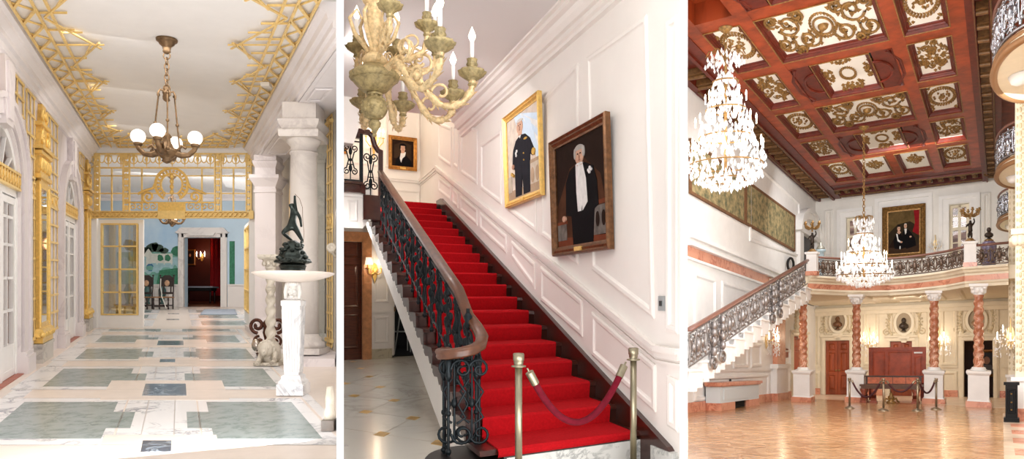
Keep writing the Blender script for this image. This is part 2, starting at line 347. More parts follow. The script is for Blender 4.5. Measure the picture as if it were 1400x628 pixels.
# ---- left wall
WL = Fr(H.P(-2.42, 0), H.D, Z, X); SPR, RISE, RX = 2.75, .85, 1.0; ARCH = (9.95, 16.1)
b = MB(); cuts = [6.2]
for c in ARCH: cuts += [c-RX, c+RX]
cuts += [19.6]
for k in range(0, len(cuts), 2): b.box(WL, cuts[k], cuts[k+1], 0, 4.5, -.4, 0)
for c in ARCH:
    A = arc(c, SPR, RX, RISE, 180, 0, 20); b.band(WL, [(p[0], 4.5) for p in A], A, -.4, 0)
b.struct('wall_left', HSTONE, 'pale stone arcaded left wall of the gallery')
for n, c in enumerate(ARCH):
    b = MB(); E = []
    for r0, r1, q0, q1, nn in ((1.0, 1.06, .85, .9, .05), (1.08, 1.38, .92, 1.12, .09), (1.38, 1.5, 1.12, 1.2, .13)):
        b.band(WL, arc(c, SPR, RX*r1, q1, 180, 0, 24), arc(c, SPR, RX*r0, q0, 180, 0, 24), 0, nn)
        for s in (-1, 1): b.box(WL, *sorted((c+s*r0, c+s*r1)), .32, SPR, 0, nn)
    for s in (-1, 1):
        b.box(WL, *sorted((c+s*.98, c+s*1.56)), 0, .26, -.2, .17); b.box(WL, *sorted((c+s*.985, c+s*1.52)), .26, .32, -.2, .14)
    b.prism(WL, [(c-.2, SPR+RISE-.08), (c+.2, SPR+RISE-.08), (c+.3, 4.42), (c-.3, 4.42)], 0, .12); b.prism(WL, [(c-.12, SPR+RISE), (c+.12, SPR+RISE), (c+.2, 4.36), (c-.2, 4.36)], .12, .15)
    b.struct('trim', HSTONE, ['stone arch with keystone round the nearest french door', 'stone arch with keystone round the second french door'][n])
    # fret bar across the springing
    def fret(b, fr, u0, u1, v0, v1, n0, n1, cells, w=.035):
        b.box(fr, u0, u1, v1-w, v1, n0, n1); b.box(fr, u0, u1, v0, v0+w, n0, n1); b.box(fr, u0, u1, v0, v1, n0-.02, n0)
        s = (u1-u0)/cells
        for k in range(cells):
            a = u0+k*s; b.bar(fr, (a, v0+w), (a+s, v1-w), w*.7, n0, n1-.005); b.bar(fr, (a, v1-w), (a+s, v0+w), w*.7, n0, n1-.008); b.prism(fr, arc(a+s/2, (v0+v1)/2, s*.2, (v1-v0)*.2, 0, 315, 7), n0, n1+.01)
    b = MB(); fret(b, WL, c-RX, c+RX, SPR-.02, SPR+.24, .01, .06, 12); b.solo('fretwork_bar', GOLD, ['gilded fretwork bar across the nearest arched door', 'gilded fretwork bar across the second arched door'][n], 'transom')
    # door and fanlight
    b = MB(); fr = WL; d = -.1
    b.box(fr, c-RX, c-RX+.1, 0, SPR, d, d+.1); b.box(fr, c+RX-.1, c+RX, 0, SPR, d, d+.1); b.box(fr, c-.06, c+.06, 0, SPR-.1, d, d+.1)
    b.box(fr, c-RX, c+RX, SPR-.12, SPR, d, d+.1); b.band(fr, arc(c, SPR, RX, RISE, 180, 0, 20), arc(c, SPR, RX-.13, RISE-.1, 180, 0, 20), d, d+.1)
    for ang in (35, 65, 90, 115, 145): b.bar(fr, (c+.2*math.cos(math.radians(ang)), SPR+.17*math.sin(math.radians(ang))), (c+.9*math.cos(math.radians(ang)), SPR+.78*math.sin(math.radians(ang))), .035, d+.02, d+.08)
    b.band(fr, arc(c, SPR, .24, .2, 180, 0, 10), arc(c, SPR, .2, .16, 180, 0, 10), d, d+.09)
    dr = b.struct('door', WHITE, ['white french door with arched fanlight nearest in left wall', 'white french door with arched fanlight farther along left wall'][n])
    for s in (-1, 1):
        b = MB(); u0, u1 = sorted((c+s*.07, c+s*.9)); b.frame(fr, u0, u1, .02, SPR-.14, .1, d+.01, d+.09); b.box(fr, u0, u1, .02, .48, d+.01, d+.085); b.box(fr, (u0+u1)/2-.02, (u0+u1)/2+.02, .48, SPR-.2, d+.02, d+.07)
        for h in (.95, 1.42, 1.9, 2.3): b.box(fr, u0, u1, h, h+.04, d+.02, d+.07)
        b.build('door_leaf', WHITE, dr)
    b = MB(); b.box(fr, c-.9, c+.9, .45, SPR-.12, d+.04, d+.05); b.prism(fr, arc(c, SPR, RX-.05, RISE-.05, 180, 0, 16), d+.04, d+.05); b.build('glass', CLEAR, dr)
    b = MB(); b.box(WL, c+RX-.03, c+RX-.005, .02, SPR-.02, -.4, -.115); b.struct('trim', mat('amber_lining', (214,150,92), .5, var=.25, scale=4), 'amber wood door reveal')
    b = MB(); b.box(WL, c-RX, c+RX, -.02, .012, -.45, .1); b.struct('trim', mat('red_sill', (168,84,58), .4, var=.2, scale=6), 'terracotta threshold')
b = MB(); b.box(WL, 5, 19.6, -.1, 5, -1.7, -1.6); b.box(WL, 7.5, 12, -.1, 3.0, -1.6, -1.5); b.struct('wall_outer', mat('amber_panelling', (196,134,78), .5, var=.25, scale=3, stretch=(1, .2, 4)), 'amber wood panelling beyond the french doors')
# ---- trellis panels and gilt pier glasses
def wall_trellis(u0, u1, h0, h1, label, cols, rows=13):
    b = MB(); n0, n1 = .012, .026
    for k in range(cols+1):
        u = u0+.03+(u1-u0-.06)*k/cols; b.box(WL, u-.024, u+.024, h0, h1, n0, n1)
    hs = [h0+(h1-h0)*k/rows for k in range(rows+1)]
    for h in hs: b.box(WL, u0, u1, h-.02, h+.02, n0+.01, n1+.012)
    for h in (hs[0], hs[len(hs)//2], hs[-1]):
        for u in (u0+.04, u1-.04): b.box(WL, u-.03, u+.03, h-.03, h+.03, 0, n0)
    if h1-h0 > 2: fret(b, WL, u0, u1, 2.72, 3.0, n0+.015, n1+.016, max(2, cols))
    b.solo('wall_trellis', GOLD, label, 'trellis')
wall_trellis(11.5, 12.15, .42, 4.4, 'narrow gilded trellis panel between nearest arch and first pier glass', 2, 12)
wall_trellis(13.2, 14.45, .42, 4.4, 'gilded trellis panel to the right of the first pier glass', 3, 12)
wall_trellis(17.65, 18.45, .42, 4.4, 'gilded trellis panel between second arch and far pier glass', 2)
wall_trellis(8.6, 9.55, 3.72, 4.4, 'small gilded trellis patch left of the nearest arch keystone', 3, 3)
wall_trellis(10.4, 11.3, 3.9, 4.4, 'small gilded trellis patch right of the nearest arch keystone', 2, 2)
MIRROR = mat('mirror_silver', (235,238,238), .03, 1)
def pier_glass(u0, u1, label):
    c = (u0+u1)/2; t = thing('pier_glass', label, 'mirror', WL.p(c, 0, .12))
    b = MB(); b.box(WL, u0, u1, 0, .27, 0, .15); b.box(WL, u0-.02, u1+.02, .27, .32, 0, .17); b.build('plinth', GREYM, t)
    b = MB(); b.box(WL, u0+.03, u1-.03, .33, .42, 0, .15); b.tube([WL.p(u0+.02, .5, .08), WL.p(u1-.02, .5, .08)], .08, 10)
    for k in range(6): b.ball(WL.p(u0+.08+(u1-u0-.16)*k/5, .47, .13), .06, 8, 6)
    b.build('base', GOLD2, t)
    b = MB(); b.box(WL, u0+.05, u0+.17, .55, 3.05, .02, .09); b.box(WL, u1-.17, u1-.05, .55, 3.05, .02, .09); b.box(WL, u0+.17, u1-.17, 2.95, 3.1, .02, .09); b.box(WL, u0+.17, u1-.17, .55, .66, .02, .09)
    for u in (u0+.11, u1-.11): b.tube([WL.p(u, .6, .09), WL.p(u, 3.0, .09)], .02, 8)
    b.build('frame', GOLD2, t)
    b = MB(); b.box(WL, u0+.17, u1-.17, .66, 2.95, .05, .08); b.build('glass', MIRROR, t)
    b = MB(); b.box(WL, u0, u1, 3.1, 3.17, 0, .13); b.prism(WL, [(u0+.14, 3.17), (u1-.14, 3.17), (u1-.06, 3.5), (u0+.06, 3.5)], 0, .09); b.box(WL, u0, u1, 3.5, 3.56, 0, .14); b.box(WL, u0-.05, u1+.05, 3.58, 3.64, 0, .17)
    for k in range(5): b.ball(WL.p(u0+.16+(u1-u0-.32)*k/4, 3.35, .1), .05, 8, 6, sz=2.4)
    b.prism(WL, [(u0+.12, 3.64), (u1-.12, 3.64), (u1-.2, 4.0), (u0+.2, 4.0)], 0, .09); b.box(WL, u0+.1, u1-.1, 4.0, 4.06, 0, .13); b.prism(WL, [(u0+.3, 4.06), (u1-.3, 4.06), (u1-.36, 4.4), (u0+.36, 4.4)], 0, .08)
    for s in (-1, 1): b.ftube(WL, spiral(c+s*.22, 3.8, .15, .03, 90, 90-s*430, 14), .03, .1, 6); b.ftube(WL, spiral(c+s*.14, 4.22, .12, .03, -90, -90+s*430, 14), .024, .09, 6)
    b.build('crest', GOLD2, t)
pier_glass(12.15, 13.2, 'tall gilded pier glass on grey plinth, nearest on left wall')
pier_glass(18.45, 19.3, 'tall gilded pier glass beside the gold end screen')
# ---- end screen
SY = 19.55; SF = Fr(H.P(0, SY), X, Z, (0, -1, 0))
def sx(px): return (px-245)*SY/1000
def sh(py): return 1.55-(py-370)*SY/1000
b = MB(); b.box(SF, -2.6, 2.5, 4.62, 4.95, -.1, .02); b.struct('wall_header', WHITE, 'white wall strip over the gold screen')
b = MB(); b.box(SF, -2.6, sx(131), 0, 4.9, -.12, -.04); b.box(SF, sx(340), 2.5, 0, 4.9, -.12, -.04); b.struct('trim', WHITE, 'white jambs of the far gallery opening')
t = thing('gilded_screen', 'gilded openwork screen with glass spanning the far end of gallery', 'screen', H.P(-.2, SY, sh(300)))
b = MB(); fret(b, SF, sx(118), sx(347), sh(299), sh(289), .02, .07, 34, .03); b.box(SF, sx(218), sx(255), sh(300), sh(289), .05, .1); b.box(SF, sx(118), sx(128), sh(300), sh(289), .05, .1); b.box(SF, sx(342), sx(348), sh(300), sh(289), .05, .1); b.build('frieze_rail', GOLD, t)
for px in (134, 174, 299, 341):
    b = MB(); w = 4.2 if px in (174, 299) else 3.2; y0, y1 = sh(289), sh(211)
    for s in (-1, 1): b.box(SF, sx(px+s*w)-.015, sx(px+s*w)+.015, y0, y1, .02, .07)
    k = 9
    for i in range(k):
        h = y0+(y1-y0)*(i+.5)/k; b.prism(SF, arc(sx(px), h, .045, .075, 0, 324, 9), .03, .065)
        b.bar(SF, (sx(px-w), h-.08), (sx(px+w), h+.08), .02, .03, .055); b.bar(SF, (sx(px-w), h+.08), (sx(px+w), h-.08), .02, .03, .05)
    b.build('post', GOLD, t)
b = MB(); b.box(SF, sx(130), sx(345), sh(230)-.02, sh(230)+.02, .02, .06); b.box(SF, sx(130), sx(345), sh(212), sh(210), .02, .07)
u = sx(132); i = 0
while u < sx(342):
    b.ftube(SF, arc(u, sh(219), .1, .11, 0, 360, 12), .014, .05, 5, False); b.ftube(SF, arc(u+.17, sh(213), .09, .2, 180, 360, 10), .014, .05, 5, False); b.ball(SF.p(u, sh(219), .05), .045, 8, 5); b.prism(SF, [(u-.04, sh(212)), (u+.04, sh(212)), (u, sh(229))], .03, .06); u += .34
for s, px in ((1, 121), (-1, 357)):
    b.ftube(SF, spiral(sx(px)+s*.1, sh(220), .22, .04, 180 if s > 0 else 0, 620 if s > 0 else -440, 20), .02, .05, 5)
b.build('valance', GOLD, t)
b = MB()
for px in (154, 195, 277, 320): b.box(SF, sx(px)-.018, sx(px)+.018, sh(289), sh(230), .025, .055)
for py in (241, 265): b.box(SF, sx(134), sx(341), sh(py)-.016, sh(py)+.016, .025, .055)
b.build('glazing_bar', GOLD, t)
b = MB(); b.box(SF, sx(134), sx(341), sh(289), sh(230), .03, .034); b.build('glass', CLEAR, t)
b = MB(); cx, cy = sx(236.5), sh(253)
b.band(SF, arc(cx, cy, .46, .46, -60, 240, 34), arc(cx, cy, .40, .40, -60, 240, 34), .05, .1); b.band(SF, arc(cx, cy, .31, .31, -60, 240, 34), arc(cx, cy, .27, .27, -60, 240, 34), .05, .1)
for k in range(20): a = math.radians(-55+290*k/19); b.ball(SF.p(cx+.355*math.cos(a), cy+.355*math.sin(a), .07), .036, 8, 5)
for k in range(4): b.ball(SF.p(cx, cy-.2+.14*k, .07), .055, 8, 5, sz=1.4)
b.build('medallion', GOLD2, t)
b = MB(); b.box(SF, sx(218), sx(255), sh(289), sh(277), .04, .1)
for s in (-1, 1):
    b.box(SF, *sorted((cx+s*.36, cx+s*1.18)), sh(278.5), sh(276.5), .04, .08)
    b.ftube(SF, spiral(cx+s*.62, sh(270), .17, .03, 270, 270+s*520, 22), .03, .07, 6); b.ftube(SF, [(cx+s*.9, sh(266)), (cx+s*.75, sh(262)), (cx+s*.5, sh(258)), (cx+s*.42, sh(250))], .035, .07, 6)
    for k in range(4): b.ftube(SF, spiral(cx+s*(.5+.18*k), sh(283), .09, .02, 90, 90+s*480, 14), .016, .06, 5)
b.build('scrollwork', GOLD2, t)
# french doors of the far opening
def flat_door(name, fr, u0, u1, h1, cols, label, glassm=CLEAR):
    b = MB(); b.frame(fr, u0, u1, .0, h1, .12, -.03, .03); b.box(fr, u0+.005, u1-.005, .005, .34, -.028, .028)
    o = b.struct(name, WHITE, label)
    b = MB(); v0, v1 = .34, h1-.1; b.frame(fr, u0+.12, u1-.14, v0, v1, .04, -.04, .045)
    for k in range(1, cols): u = u0+.12+(u1-u0-.26)*k/cols; b.box(fr, u-.02, u+.02, v0, v1, -.035, .04)
    for k in range(1, 4): h = v0+(v1-v0)*k/4; b.box(fr, u0+.12, u1-.14, h-.02, h+.02, -.035, .04)
    b.build('muntin', GOLD, o); b = MB(); b.box(fr, u0+.12, u1-.14, v0, v1, -.004, .004); b.build('glass', glassm, o); return o
flat_door('door', Fr(H.P(0, 19.75), X, Z, (0, -1, 0)), sx(131.5), sx(196), 2.92, 2, 'white french door leaf with gold muntins at left of far opening', glass('door_glass', (235,240,240), .02, .35))
for n, (a, y0, y1) in enumerate(((1.36, 20.2, 22.6), (1.72, 19.8, 22.2))):
    flat_door('door', Fr(H.P(a, 0), H.D+X*.03, Z, -X), y0, y1, 2.92, 2, ['inner folded french door leaf right of far opening', 'outer folded french door leaf right of far opening'][n])
# ---- far room
FW = 31.0; BF = Fr(H.P(0, FW), X, Z, (0, -1, 0))
def fq(px, py): return (px-245)*FW/1000, 1.55-(py-370)*FW/1000
PBLUE = mat('pale_blue_plaster', (192,212,226), .7, var=.05, scale=1)
b = MB(); dl, dr_ = fq(252.5, 0)[0], fq(303, 0)[0]; dt = fq(0, 325)[1]
b.box(BF, -4.2, dl, 0, CH, -.3, 0); b.box(BF, dr_, 5.4, 0, CH, -.3, 0); b.box(BF, dl, dr_, dt, CH, -.3, 0); b.struct('wall_back', PBLUE, 'pale blue end wall beyond the gallery')
b = MB(); b.prism(Fr(H.O, X, H.D, Z), [(-4.3, 19.8), (-4.2, 19.8), (-4.2, 31), (-4.3, 31)], 0, CH); b.struct('wall_left', WHITE, 'white left wall of the far mural room')
b = MB(); b.prism(Fr(H.O, X, H.D, Z), [(3.5, 19.8), (3.6, 19.8), (3.6, 31), (3.5, 31)], 0, CH)
for y in (21, 24, 27): b.box(Fr(H.P(3.5, 0), H.D, Z, -X), y, y+.4, 0, 4.5, 0, .12)
b.struct('wall_right', WHITE, 'white right wall of the far mural room')
b = MB(); b.sweep(H.P(-4.2, FW), H.P(3.5, FW), V((0, -1, 0)), Z, [(0, 4.5), (.06, 4.5), (.08, 4.6), (.2, 4.7), (.22, 4.85), (0, 4.85)]); b.struct('trim', CORN, 'white cornice of the mural room')
# mural: a painted garden, flat on the wall
mb = MB(); P8 = lambda pts, n, m: (setattr(mb, 'cur', m), mb.prism(BF, [fq(*p) for p in pts][::-1], .002, n))
def blob(cx, cy, rx, ry, n, m, k=14, j=.16):
    P8([(cx+rx*(1+random.uniform(-j, j))*math.cos(2*PI*i/k), cy+ry*(1+random.uniform(-j, j))*math.sin(2*PI*i/k)) for i in range(k)], n, m)
P8([(160, 290), (247, 290), (247, 389), (160, 389)], .004, 0)
P8([(160, 345), (247, 345), (247, 389), (160, 389)], .005, 4)
P8([(200, 347), (236, 347), (236, 360), (200, 360)], .006, 5); P8([(160, 352), (247, 352), (247, 372), (160, 372)], .0055, 3)
for x, y, rx, ry in ((182, 337, 10, 8), (176, 335, 7, 8), (190, 341, 6, 6), (196, 344, 5, 4), (207, 339, 8, 6), (216, 340, 8, 6), (201, 342, 6, 4), (224, 343, 6, 4), (212, 336, 5, 4)): blob(x, y, rx, ry, .007, 1)
for x, y, r in ((181, 351, 7), (188, 354, 5), (219, 353, 4.5), (229, 353, 4.5), (241, 344, 7)): blob(x, y, r, r, .008, 2)
for x in (181, 188): P8([(x-.6, 356), (x+.6, 356), (x+.6, 366), (x-.6, 366)], .008, 1)
P8([(199, 372), (200, 352), (196, 350), (200, 344), (203, 340), (206, 344), (210, 350), (206, 352), (207, 372)], .009, 5)
P8([(203, 368), (200, 364), (203, 361), (208, 361), (210, 364), (208, 371), (203, 371)], .01, 6)
for k in range(22): blob(random.uniform(174, 245), 375+random.uniform(-9, 9), random.uniform(3, 7), random.uniform(2.5, 5), .009+.0001*k, random.choice((2, 3, 3, 4, 4)))
P8([(218, 370), (247, 366), (247, 389), (214, 389)], .0115, 2)
for x in (214, 224, 234): P8([(x, 350), (x+1.6, 350), (x+1.6, 362), (x, 362)], .01, 5)
mb.solo('garden_mural', [mat('mural_sky', (160,196,226), .8, col2=(206,224,236), scale=.5), mat('mural_tree', (62,80,68), .8, var=.3, scale=8), mat('mural_hedge', (58,122,92), .8, var=.3, scale=9), mat('mural_mist', (156,190,196), .8, var=.15, scale=4), mat('mural_lawn', (112,164,148), .8, var=.2, scale=4), mat('mural_stone', (204,206,196), .8, var=.12, scale=6), mat('mural_blue', (62,112,146), .8)], 'painted garden mural with fountain, trees and hedges on far wall', 'mural')
b = MB(); b.prism(BF, [fq(*p) for p in [(314, 330), (321, 330), (321, 389), (314, 389)]][::-1], 0, .02); b.solo('mural_panel', MATS['mural_hedge'], 'narrow strip of green garden mural right of the red room doorway', 'mural')
b = MB(); u0, h1 = fq(160, 389)
b.box(BF, -4.2, fq(245, 0)[0], 0, h1, 0, .05); b.box(BF, -4.2, fq(245, 0)[0], h1-.06, h1, .05, .1); b.box(BF, -4.2, fq(245, 0)[0], 0, .2, .05, .1)
b.box(BF, fq(312, 0)[0], 5, 0, h1, 0, .05); b.box(BF, fq(312, 0)[0], 5, h1-.06, h1, .05, .1)
for px in (178, 190, 205, 216, 226, 236): u = fq(px, 0)[0]; b.moulding(BF, [(u-.14, .25), (u+.14, .25), (u+.14, h1-.12), (u-.14, h1-.12)], [(0, .05), (.02, .08), (.04, .05)])
b.struct('wainscot', STONE, 'pale stone dado under the mural')
for i, px in enumerate((178, 205, 225)):                    # dark green vases painted in the dado niches -> real low relief balusters
    u = fq(px, 0)[0]; b = MB(); b.lathe(BF.p(u, .12, .2), [(.1, 0), (.1, .05), (.05, .1), (.14, .4), (.15, .6), (.07, .78), (.09, .84), (.02, .86)], 12)
    b.solo('stone_baluster', mat('dark_green_stone', (54,92,88), .4, var=.3, scale=12), ['dark green vase shaped baluster left of the chairs', 'dark green vase shaped baluster between the two chairs', 'dark green vase shaped baluster right of the chairs'][i], 'baluster')
# door surround
b = MB(); o0, _ = fq(245, 0); o1, _ = fq(311, 0); tp = fq(0, 320)[1]
b.box(BF, o0, dl, 0, tp, 0, .12); b.box(BF, dr_, o1, 0, tp, 0, .12); b.box(BF, o0, o1, dt, tp, 0, .12)
b.box(BF, o0+.04, dl-.08, 0, tp, .12, .15); b.box(BF, dr_+.08, o1-.04, 0, tp, .12, .15)
b.prism(BF, [(o0, tp), (o1, tp), (o1+.1, tp+.06), (o1+.02, tp+.1), (o1-.12, fq(0, 312)[1]), (o0+.12, fq(0, 312)[1]), (o0-.02, tp+.1), (o0-.1, tp+.06)], 0, .2)
b.prism(BF, [((o0+o1)/2-.5, tp-.1), ((o0+o1)/2+.5, tp-.1), ((o0+o1)/2+.62, tp+.06), ((o0+o1)/2-.62, tp+.06)], .1, .24)
b.struct('trim', STONE, 'stone surround of the doorway to the red room')
# red room
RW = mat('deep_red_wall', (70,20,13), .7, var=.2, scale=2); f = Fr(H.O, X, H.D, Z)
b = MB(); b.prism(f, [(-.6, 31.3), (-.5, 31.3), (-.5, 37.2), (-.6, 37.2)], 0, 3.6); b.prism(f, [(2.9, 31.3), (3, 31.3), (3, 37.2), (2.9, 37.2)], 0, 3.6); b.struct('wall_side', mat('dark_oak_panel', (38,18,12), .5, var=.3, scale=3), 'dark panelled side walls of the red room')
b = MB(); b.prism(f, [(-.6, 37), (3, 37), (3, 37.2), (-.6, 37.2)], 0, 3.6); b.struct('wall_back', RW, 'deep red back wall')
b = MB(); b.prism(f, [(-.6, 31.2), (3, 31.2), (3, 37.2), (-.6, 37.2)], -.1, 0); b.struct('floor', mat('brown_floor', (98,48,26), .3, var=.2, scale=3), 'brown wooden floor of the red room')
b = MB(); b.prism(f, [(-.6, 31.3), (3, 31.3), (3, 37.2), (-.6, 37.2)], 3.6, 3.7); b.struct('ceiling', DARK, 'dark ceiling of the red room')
RB = Fr(H.P(0, 37), X, Z, (0, -1, 0))
def rq(px, py, Y=36.9): return (px-245)*Y/1000, 1.55-(py-370)*Y/1000
b = MB(); u0, v0 = rq(253, 363); u1, v1 = rq(268, 341); b.box(RB, u0+.06, u1-.06, v0+.06, v1-.06, .02, .05); b.cur = 1; b.moulding(RB, [(u0, v0), (u1, v0), (u1, v1), (u0, v1)], [(0, 0), (0, .08), (.05, .1), (.08, .05)]); b.cur = 2
c = ((u0+u1)/2, (v0+v1)/2); b.prism(RB, [(c[0]-.13, v0+.07), (c[0]+.13, v0+.07), (c[0]+.06, c[1]), (c[0]-.06, c[1])], .05, .053); b.cur = 3; b.prism(RB, arc(c[0], c[1]+.1, .05, .08, 0, 330, 11), .05, .056)
b.solo('framed_portrait', [mat('portrait_dark', (44,28,20), .5), mat('old_gold_frame', (150,104,52), .4, .4, var=.3, scale=10), mat('portrait_coat', (20,18,20), .5), mat('portrait_skin', (206,150,116), .6)], 'small dark portrait in gold frame in the red room', 'painting')
t = thing('wall_sconce', 'brass wall sconce with three glowing candles in the red room', 'lamp', RB.p(*rq(276.5, 357)))
b = MB(); b.prism(RB, arc(*rq(276.5, 352), .08, .2, 0, 330, 11), 0, .04); c0 = rq(276.5, 352)
for dx in (-.2, 0, .2): b.tube([RB.p(c0[0], c0[1], .04), RB.p(c0[0]+dx*.6, c0[1]-.1, .14), RB.p(c0[0]+dx, c0[1]+.03, .18)], .014, 6)
bk_ = b.build('bracket', GOLD2, t)
for dx in (-.2, 0, .2): b = MB(); b.lathe(RB.p(c0[0]+dx, c0[1]+.03, .18), [(.02, 0), (.02, .12), (.03, .15), (.03, .19), (.005, .26)], 8); b.build('candle', BULB, bk_)
b = MB(); c0 = H.P(.95, 34.6)                                      # table
t = thing('side_table', 'dark table with pale top seen through red room doorway', 'table', c0)
b = MB(); b.rbox(c0+Z*.72, .78, .35, .07); b.build('tabletop', mat('pale_cloth', (190,190,200), .6), t)
b = MB(); b.rbox(c0+Z*.58, .7, .3, .14); b.build('apron', DARK, t)
for x in (-.62, .62):
    for y in (-.25, .25): b = MB(); b.lathe(c0+V((x, y, 0)), [(.03, 0), (.05, .06), (.035, .3), (.055, .45), (.05, .58)], 8); b.build('leg', mat('dark_mahogany', (40,20,12), .4), t)
b = MB(); fr = Fr(H.P(1.66, 36.2), X, Z, (0, -1, 0)); A = [(-.12+.016*k, 0) for k in range(34)]
vs = []
for h in (0.3, 3.3): vs += [fr.p(u, h, .05*math.sin(k*1.7)) for k, (u, _) in enumerate(A)]
b.add(vs, [(k, k+1, 34+k+1, 34+k) for k in range(33)], True); b.solo('window_curtain', mat('scarlet_velvet', (178,16,24), .8, var=.2, scale=5), 'tall scarlet curtain at the right of red room', 'curtain')
b = MB(); b.prism(f, [(.72, 25.4), (2.02, 25.4), (2.2, 28.9), (.98, 28.9)], .006, .02); b.cur = 1; b.moulding(Fr(H.P(0, 0, .02), X, H.D, Z), [(.72, 25.4), (2.02, 25.4), (2.2, 28.9), (.98, 28.9)], [(0, 0), (0, .004), (.04, .004), (.04, 0)]); b.solo('floor_mat', [mat('blue_grey_mat', (166,174,186), .9, var=.15, scale=40), mat('mat_edge', (140,148,160), .9)], 'blue grey mat on the floor before the red room door', 'mat')
# chairs
OAKD = mat('dark_carved_oak', (44,30,26), .5, var=.35, scale=20); CANE = mat('tan_seat', (150,110,74), .7, var=.2, scale=30)
t = thing('carved_chair', 'left of two tall dark carved chairs with white cord under mural', 'chair', H.P(-1.45, 29.0), 0, 'carved chairs under the mural')
for s in (-1, 1):
    b = MB(); b.tube([(s*.27, .22, 0), (s*.27, .22, .5), (s*.27, .27, .9), (s*.27, .3, 1.32)], [.028, .028, .026, .022], 8); b.ball((s*.27, .3, 1.36), .04, 8, 6); b.build('rear_post', OAKD, t, True)
    b = MB(); b.lathe((s*.29, -.22, 0), [(.03, 0), (.035, .04), (.022, .12), (.036, .2), (.022, .3), (.035, .38), (.03, .46)], 10); b.build('leg', OAKD, t, True)
b = MB(); b.rbox((0, 0, .46), .31, .25, .05); b.build('seat', CANE, t, True)
b = MB(); b.rbox((0, -.22, .1), .27, .02, .06); b.rbox((0, .22, .14), .25, .015, .05); b.rbox((-.28, 0, .14), .015, .2, .04); b.rbox((.28, 0, .14), .015, .2, .04); b.build('stretcher', OAKD, t, True)
b = MB(); bf = Fr((0, .27, .0), (1, 0, 0), (0, .04, 1), (0, -1, 0)); b.box(bf, -.26, .26, 1.18, 1.3, -.02, .03); b.prism(bf, [(-.2, 1.3), (.2, 1.3), (.1, 1.38), (-.1, 1.38)], -.02, .03); b.box(bf, -.25, .25, .62, .7, -.02, .02); b.box(bf, -.17, -.13, .7, 1.2, -.02, .02); b.box(bf, .13, .17, .7, 1.2, -.02, .02); b.box(bf, -.24, .24, .92, 1.18, -.015, .01); br_ = b.build('backrest', OAKD, t, True)
b = MB(); b.prism(bf, arc(0, 1.06, .1, .12, 0, 345, 15), .01, .02); b.build('crest_panel', mat('chair_crest', (190,150,116), .6, var=.4, scale=12), br_, True)
b = MB(); b.tube([(-.1, -.02, 1.22), (-.12, .0, .9), (-.02, -.1, .6), (.05, -.27, .52), (.12, -.3, .4), (.24, -.29, .05)], .016, 6); b.build('cord', mat('white_cord', (226,222,212), .8), t, True)
dup(t, H.P(-.62, 29.0), 0, 'right of two tall dark carved chairs with white cord under mural')
t = thing('low_stool', 'dark wooden bench end beside the far french door', 'bench', H.P(-1.55, 22.8))
c0 = H.P(-1.55, 22.8); b = MB(); b.rbox(c0+Z*.42, .16, .6, .08); b.build('seat', mat('brown_leather', (110,72,50), .5, var=.2, scale=8), t)
for x in (-.12, .12):
    for y in (-.5, .5): b = MB(); b.lathe(c0+V((x, y, 0)), [(.03, 0), (.022, .1), (.035, .25), (.025, .42)], 8); b.build('leg', OAKD, t)
# ---- right side: columns
COLST = marble('column_stone', (214,205,197), (196,186,180), .9, .45)
def column(c, r, h, block, label, name='marble_column', m=COLST, seg=32):
    t = thing(name, label, 'column', c)
    b = MB(); b.square(c, [(r*1.45, 0), (r*1.45, .1)]); b.lathe(c, [(r*1.4, .1), (r*1.45, .15), (r*1.4, .2), (r*1.2, .22), (r*1.22, .27), (r*1.05, .3), (r, .34)], seg); b.build('base', m, t)
    b = MB(); b.lathe(c, [(r, .33), (r, h*.35), (r*.95, h*.7), (r*.88, h-.04), (r*.95, h-.03), (r*.95, h)], seg); b.build('shaft', m, t)
    b = MB(); b.lathe(c, [(r*.88, h), (r*.9, h+.1), (r*1.0, h+.12), (r*1.15, h+.18), (r*1.22, h+.22)], seg); b.square(c, [(r*1.32, h+.21), (r*1.36, h+.24), (r*1.36, h+.32), (r*1.3, h+.34)])
    b.square(c, [(r*1.15, h+.34), (r*1.3, h+.4), (r*1.4, h+.46), (r*1.4, h+.5), (r*1.15, h+.52), (r*1.15, block)]); b.build('capital', m, t); return t
b = MB(); f = Fr(H.O, X, H.D, Z); b.prism(f, [(1.72, 11.75), (2.5, 11.75), (3.0, 13.9), (3.0, 19.2), (1.72, 19.2)], 0, .13); b.struct('trim', HSTONE, 'low stone step under the gallery columns')
column(H.P(2.12, 12.45, .13), .245, 3.42, 4.21, 'stout round pale marble column behind the marble table')
c = H.P(2.2, 18.0, .13); t = thing('stone_pier', 'square pale stone pier at the right of gold screen', 'column', c)
b = MB(); b.square(c, [(.33, 0), (.33, .14), (.3, .18), (.28, .2), (.27, .26)]); b.build('base', HSTONE, t); b = MB(); b.square(c, [(.25, .24), (.25, 3.3)]); b.build('shaft', HSTONE, t)
b = MB(); b.square(c, [(.27, 3.3), (.27, 3.36), (.25, 3.4), (.25, 3.44), (.34, 3.6), (.36, 3.64), (.36, 3.72), (.25, 3.74), (.25, 3.9), (.29, 4.0), (.3, 4.06), (.27, 4.08), (.27, 4.21)]); b.build('capital', HSTONE, t)
WR = Fr(H.P(2.72, 0), H.D, Z, -X)
b = MB(); b.prism(Fr(H.O, X, H.D, Z), [(2.72, 12.7), (2.9, 13.5), (3.0, 14), (3.0, 19.7), (2.72, 19.7)], 0, 4.5); b.struct('wall_right', mat('shaded_stone', (206,198,186), .6, var=.06, scale=2), 'stone outer wall behind the gallery columns')
c = H.P(2.58, 13.75, .13); t = thing('stone_pilaster', 'grey green square pilaster at the right edge behind round column', 'column', c)
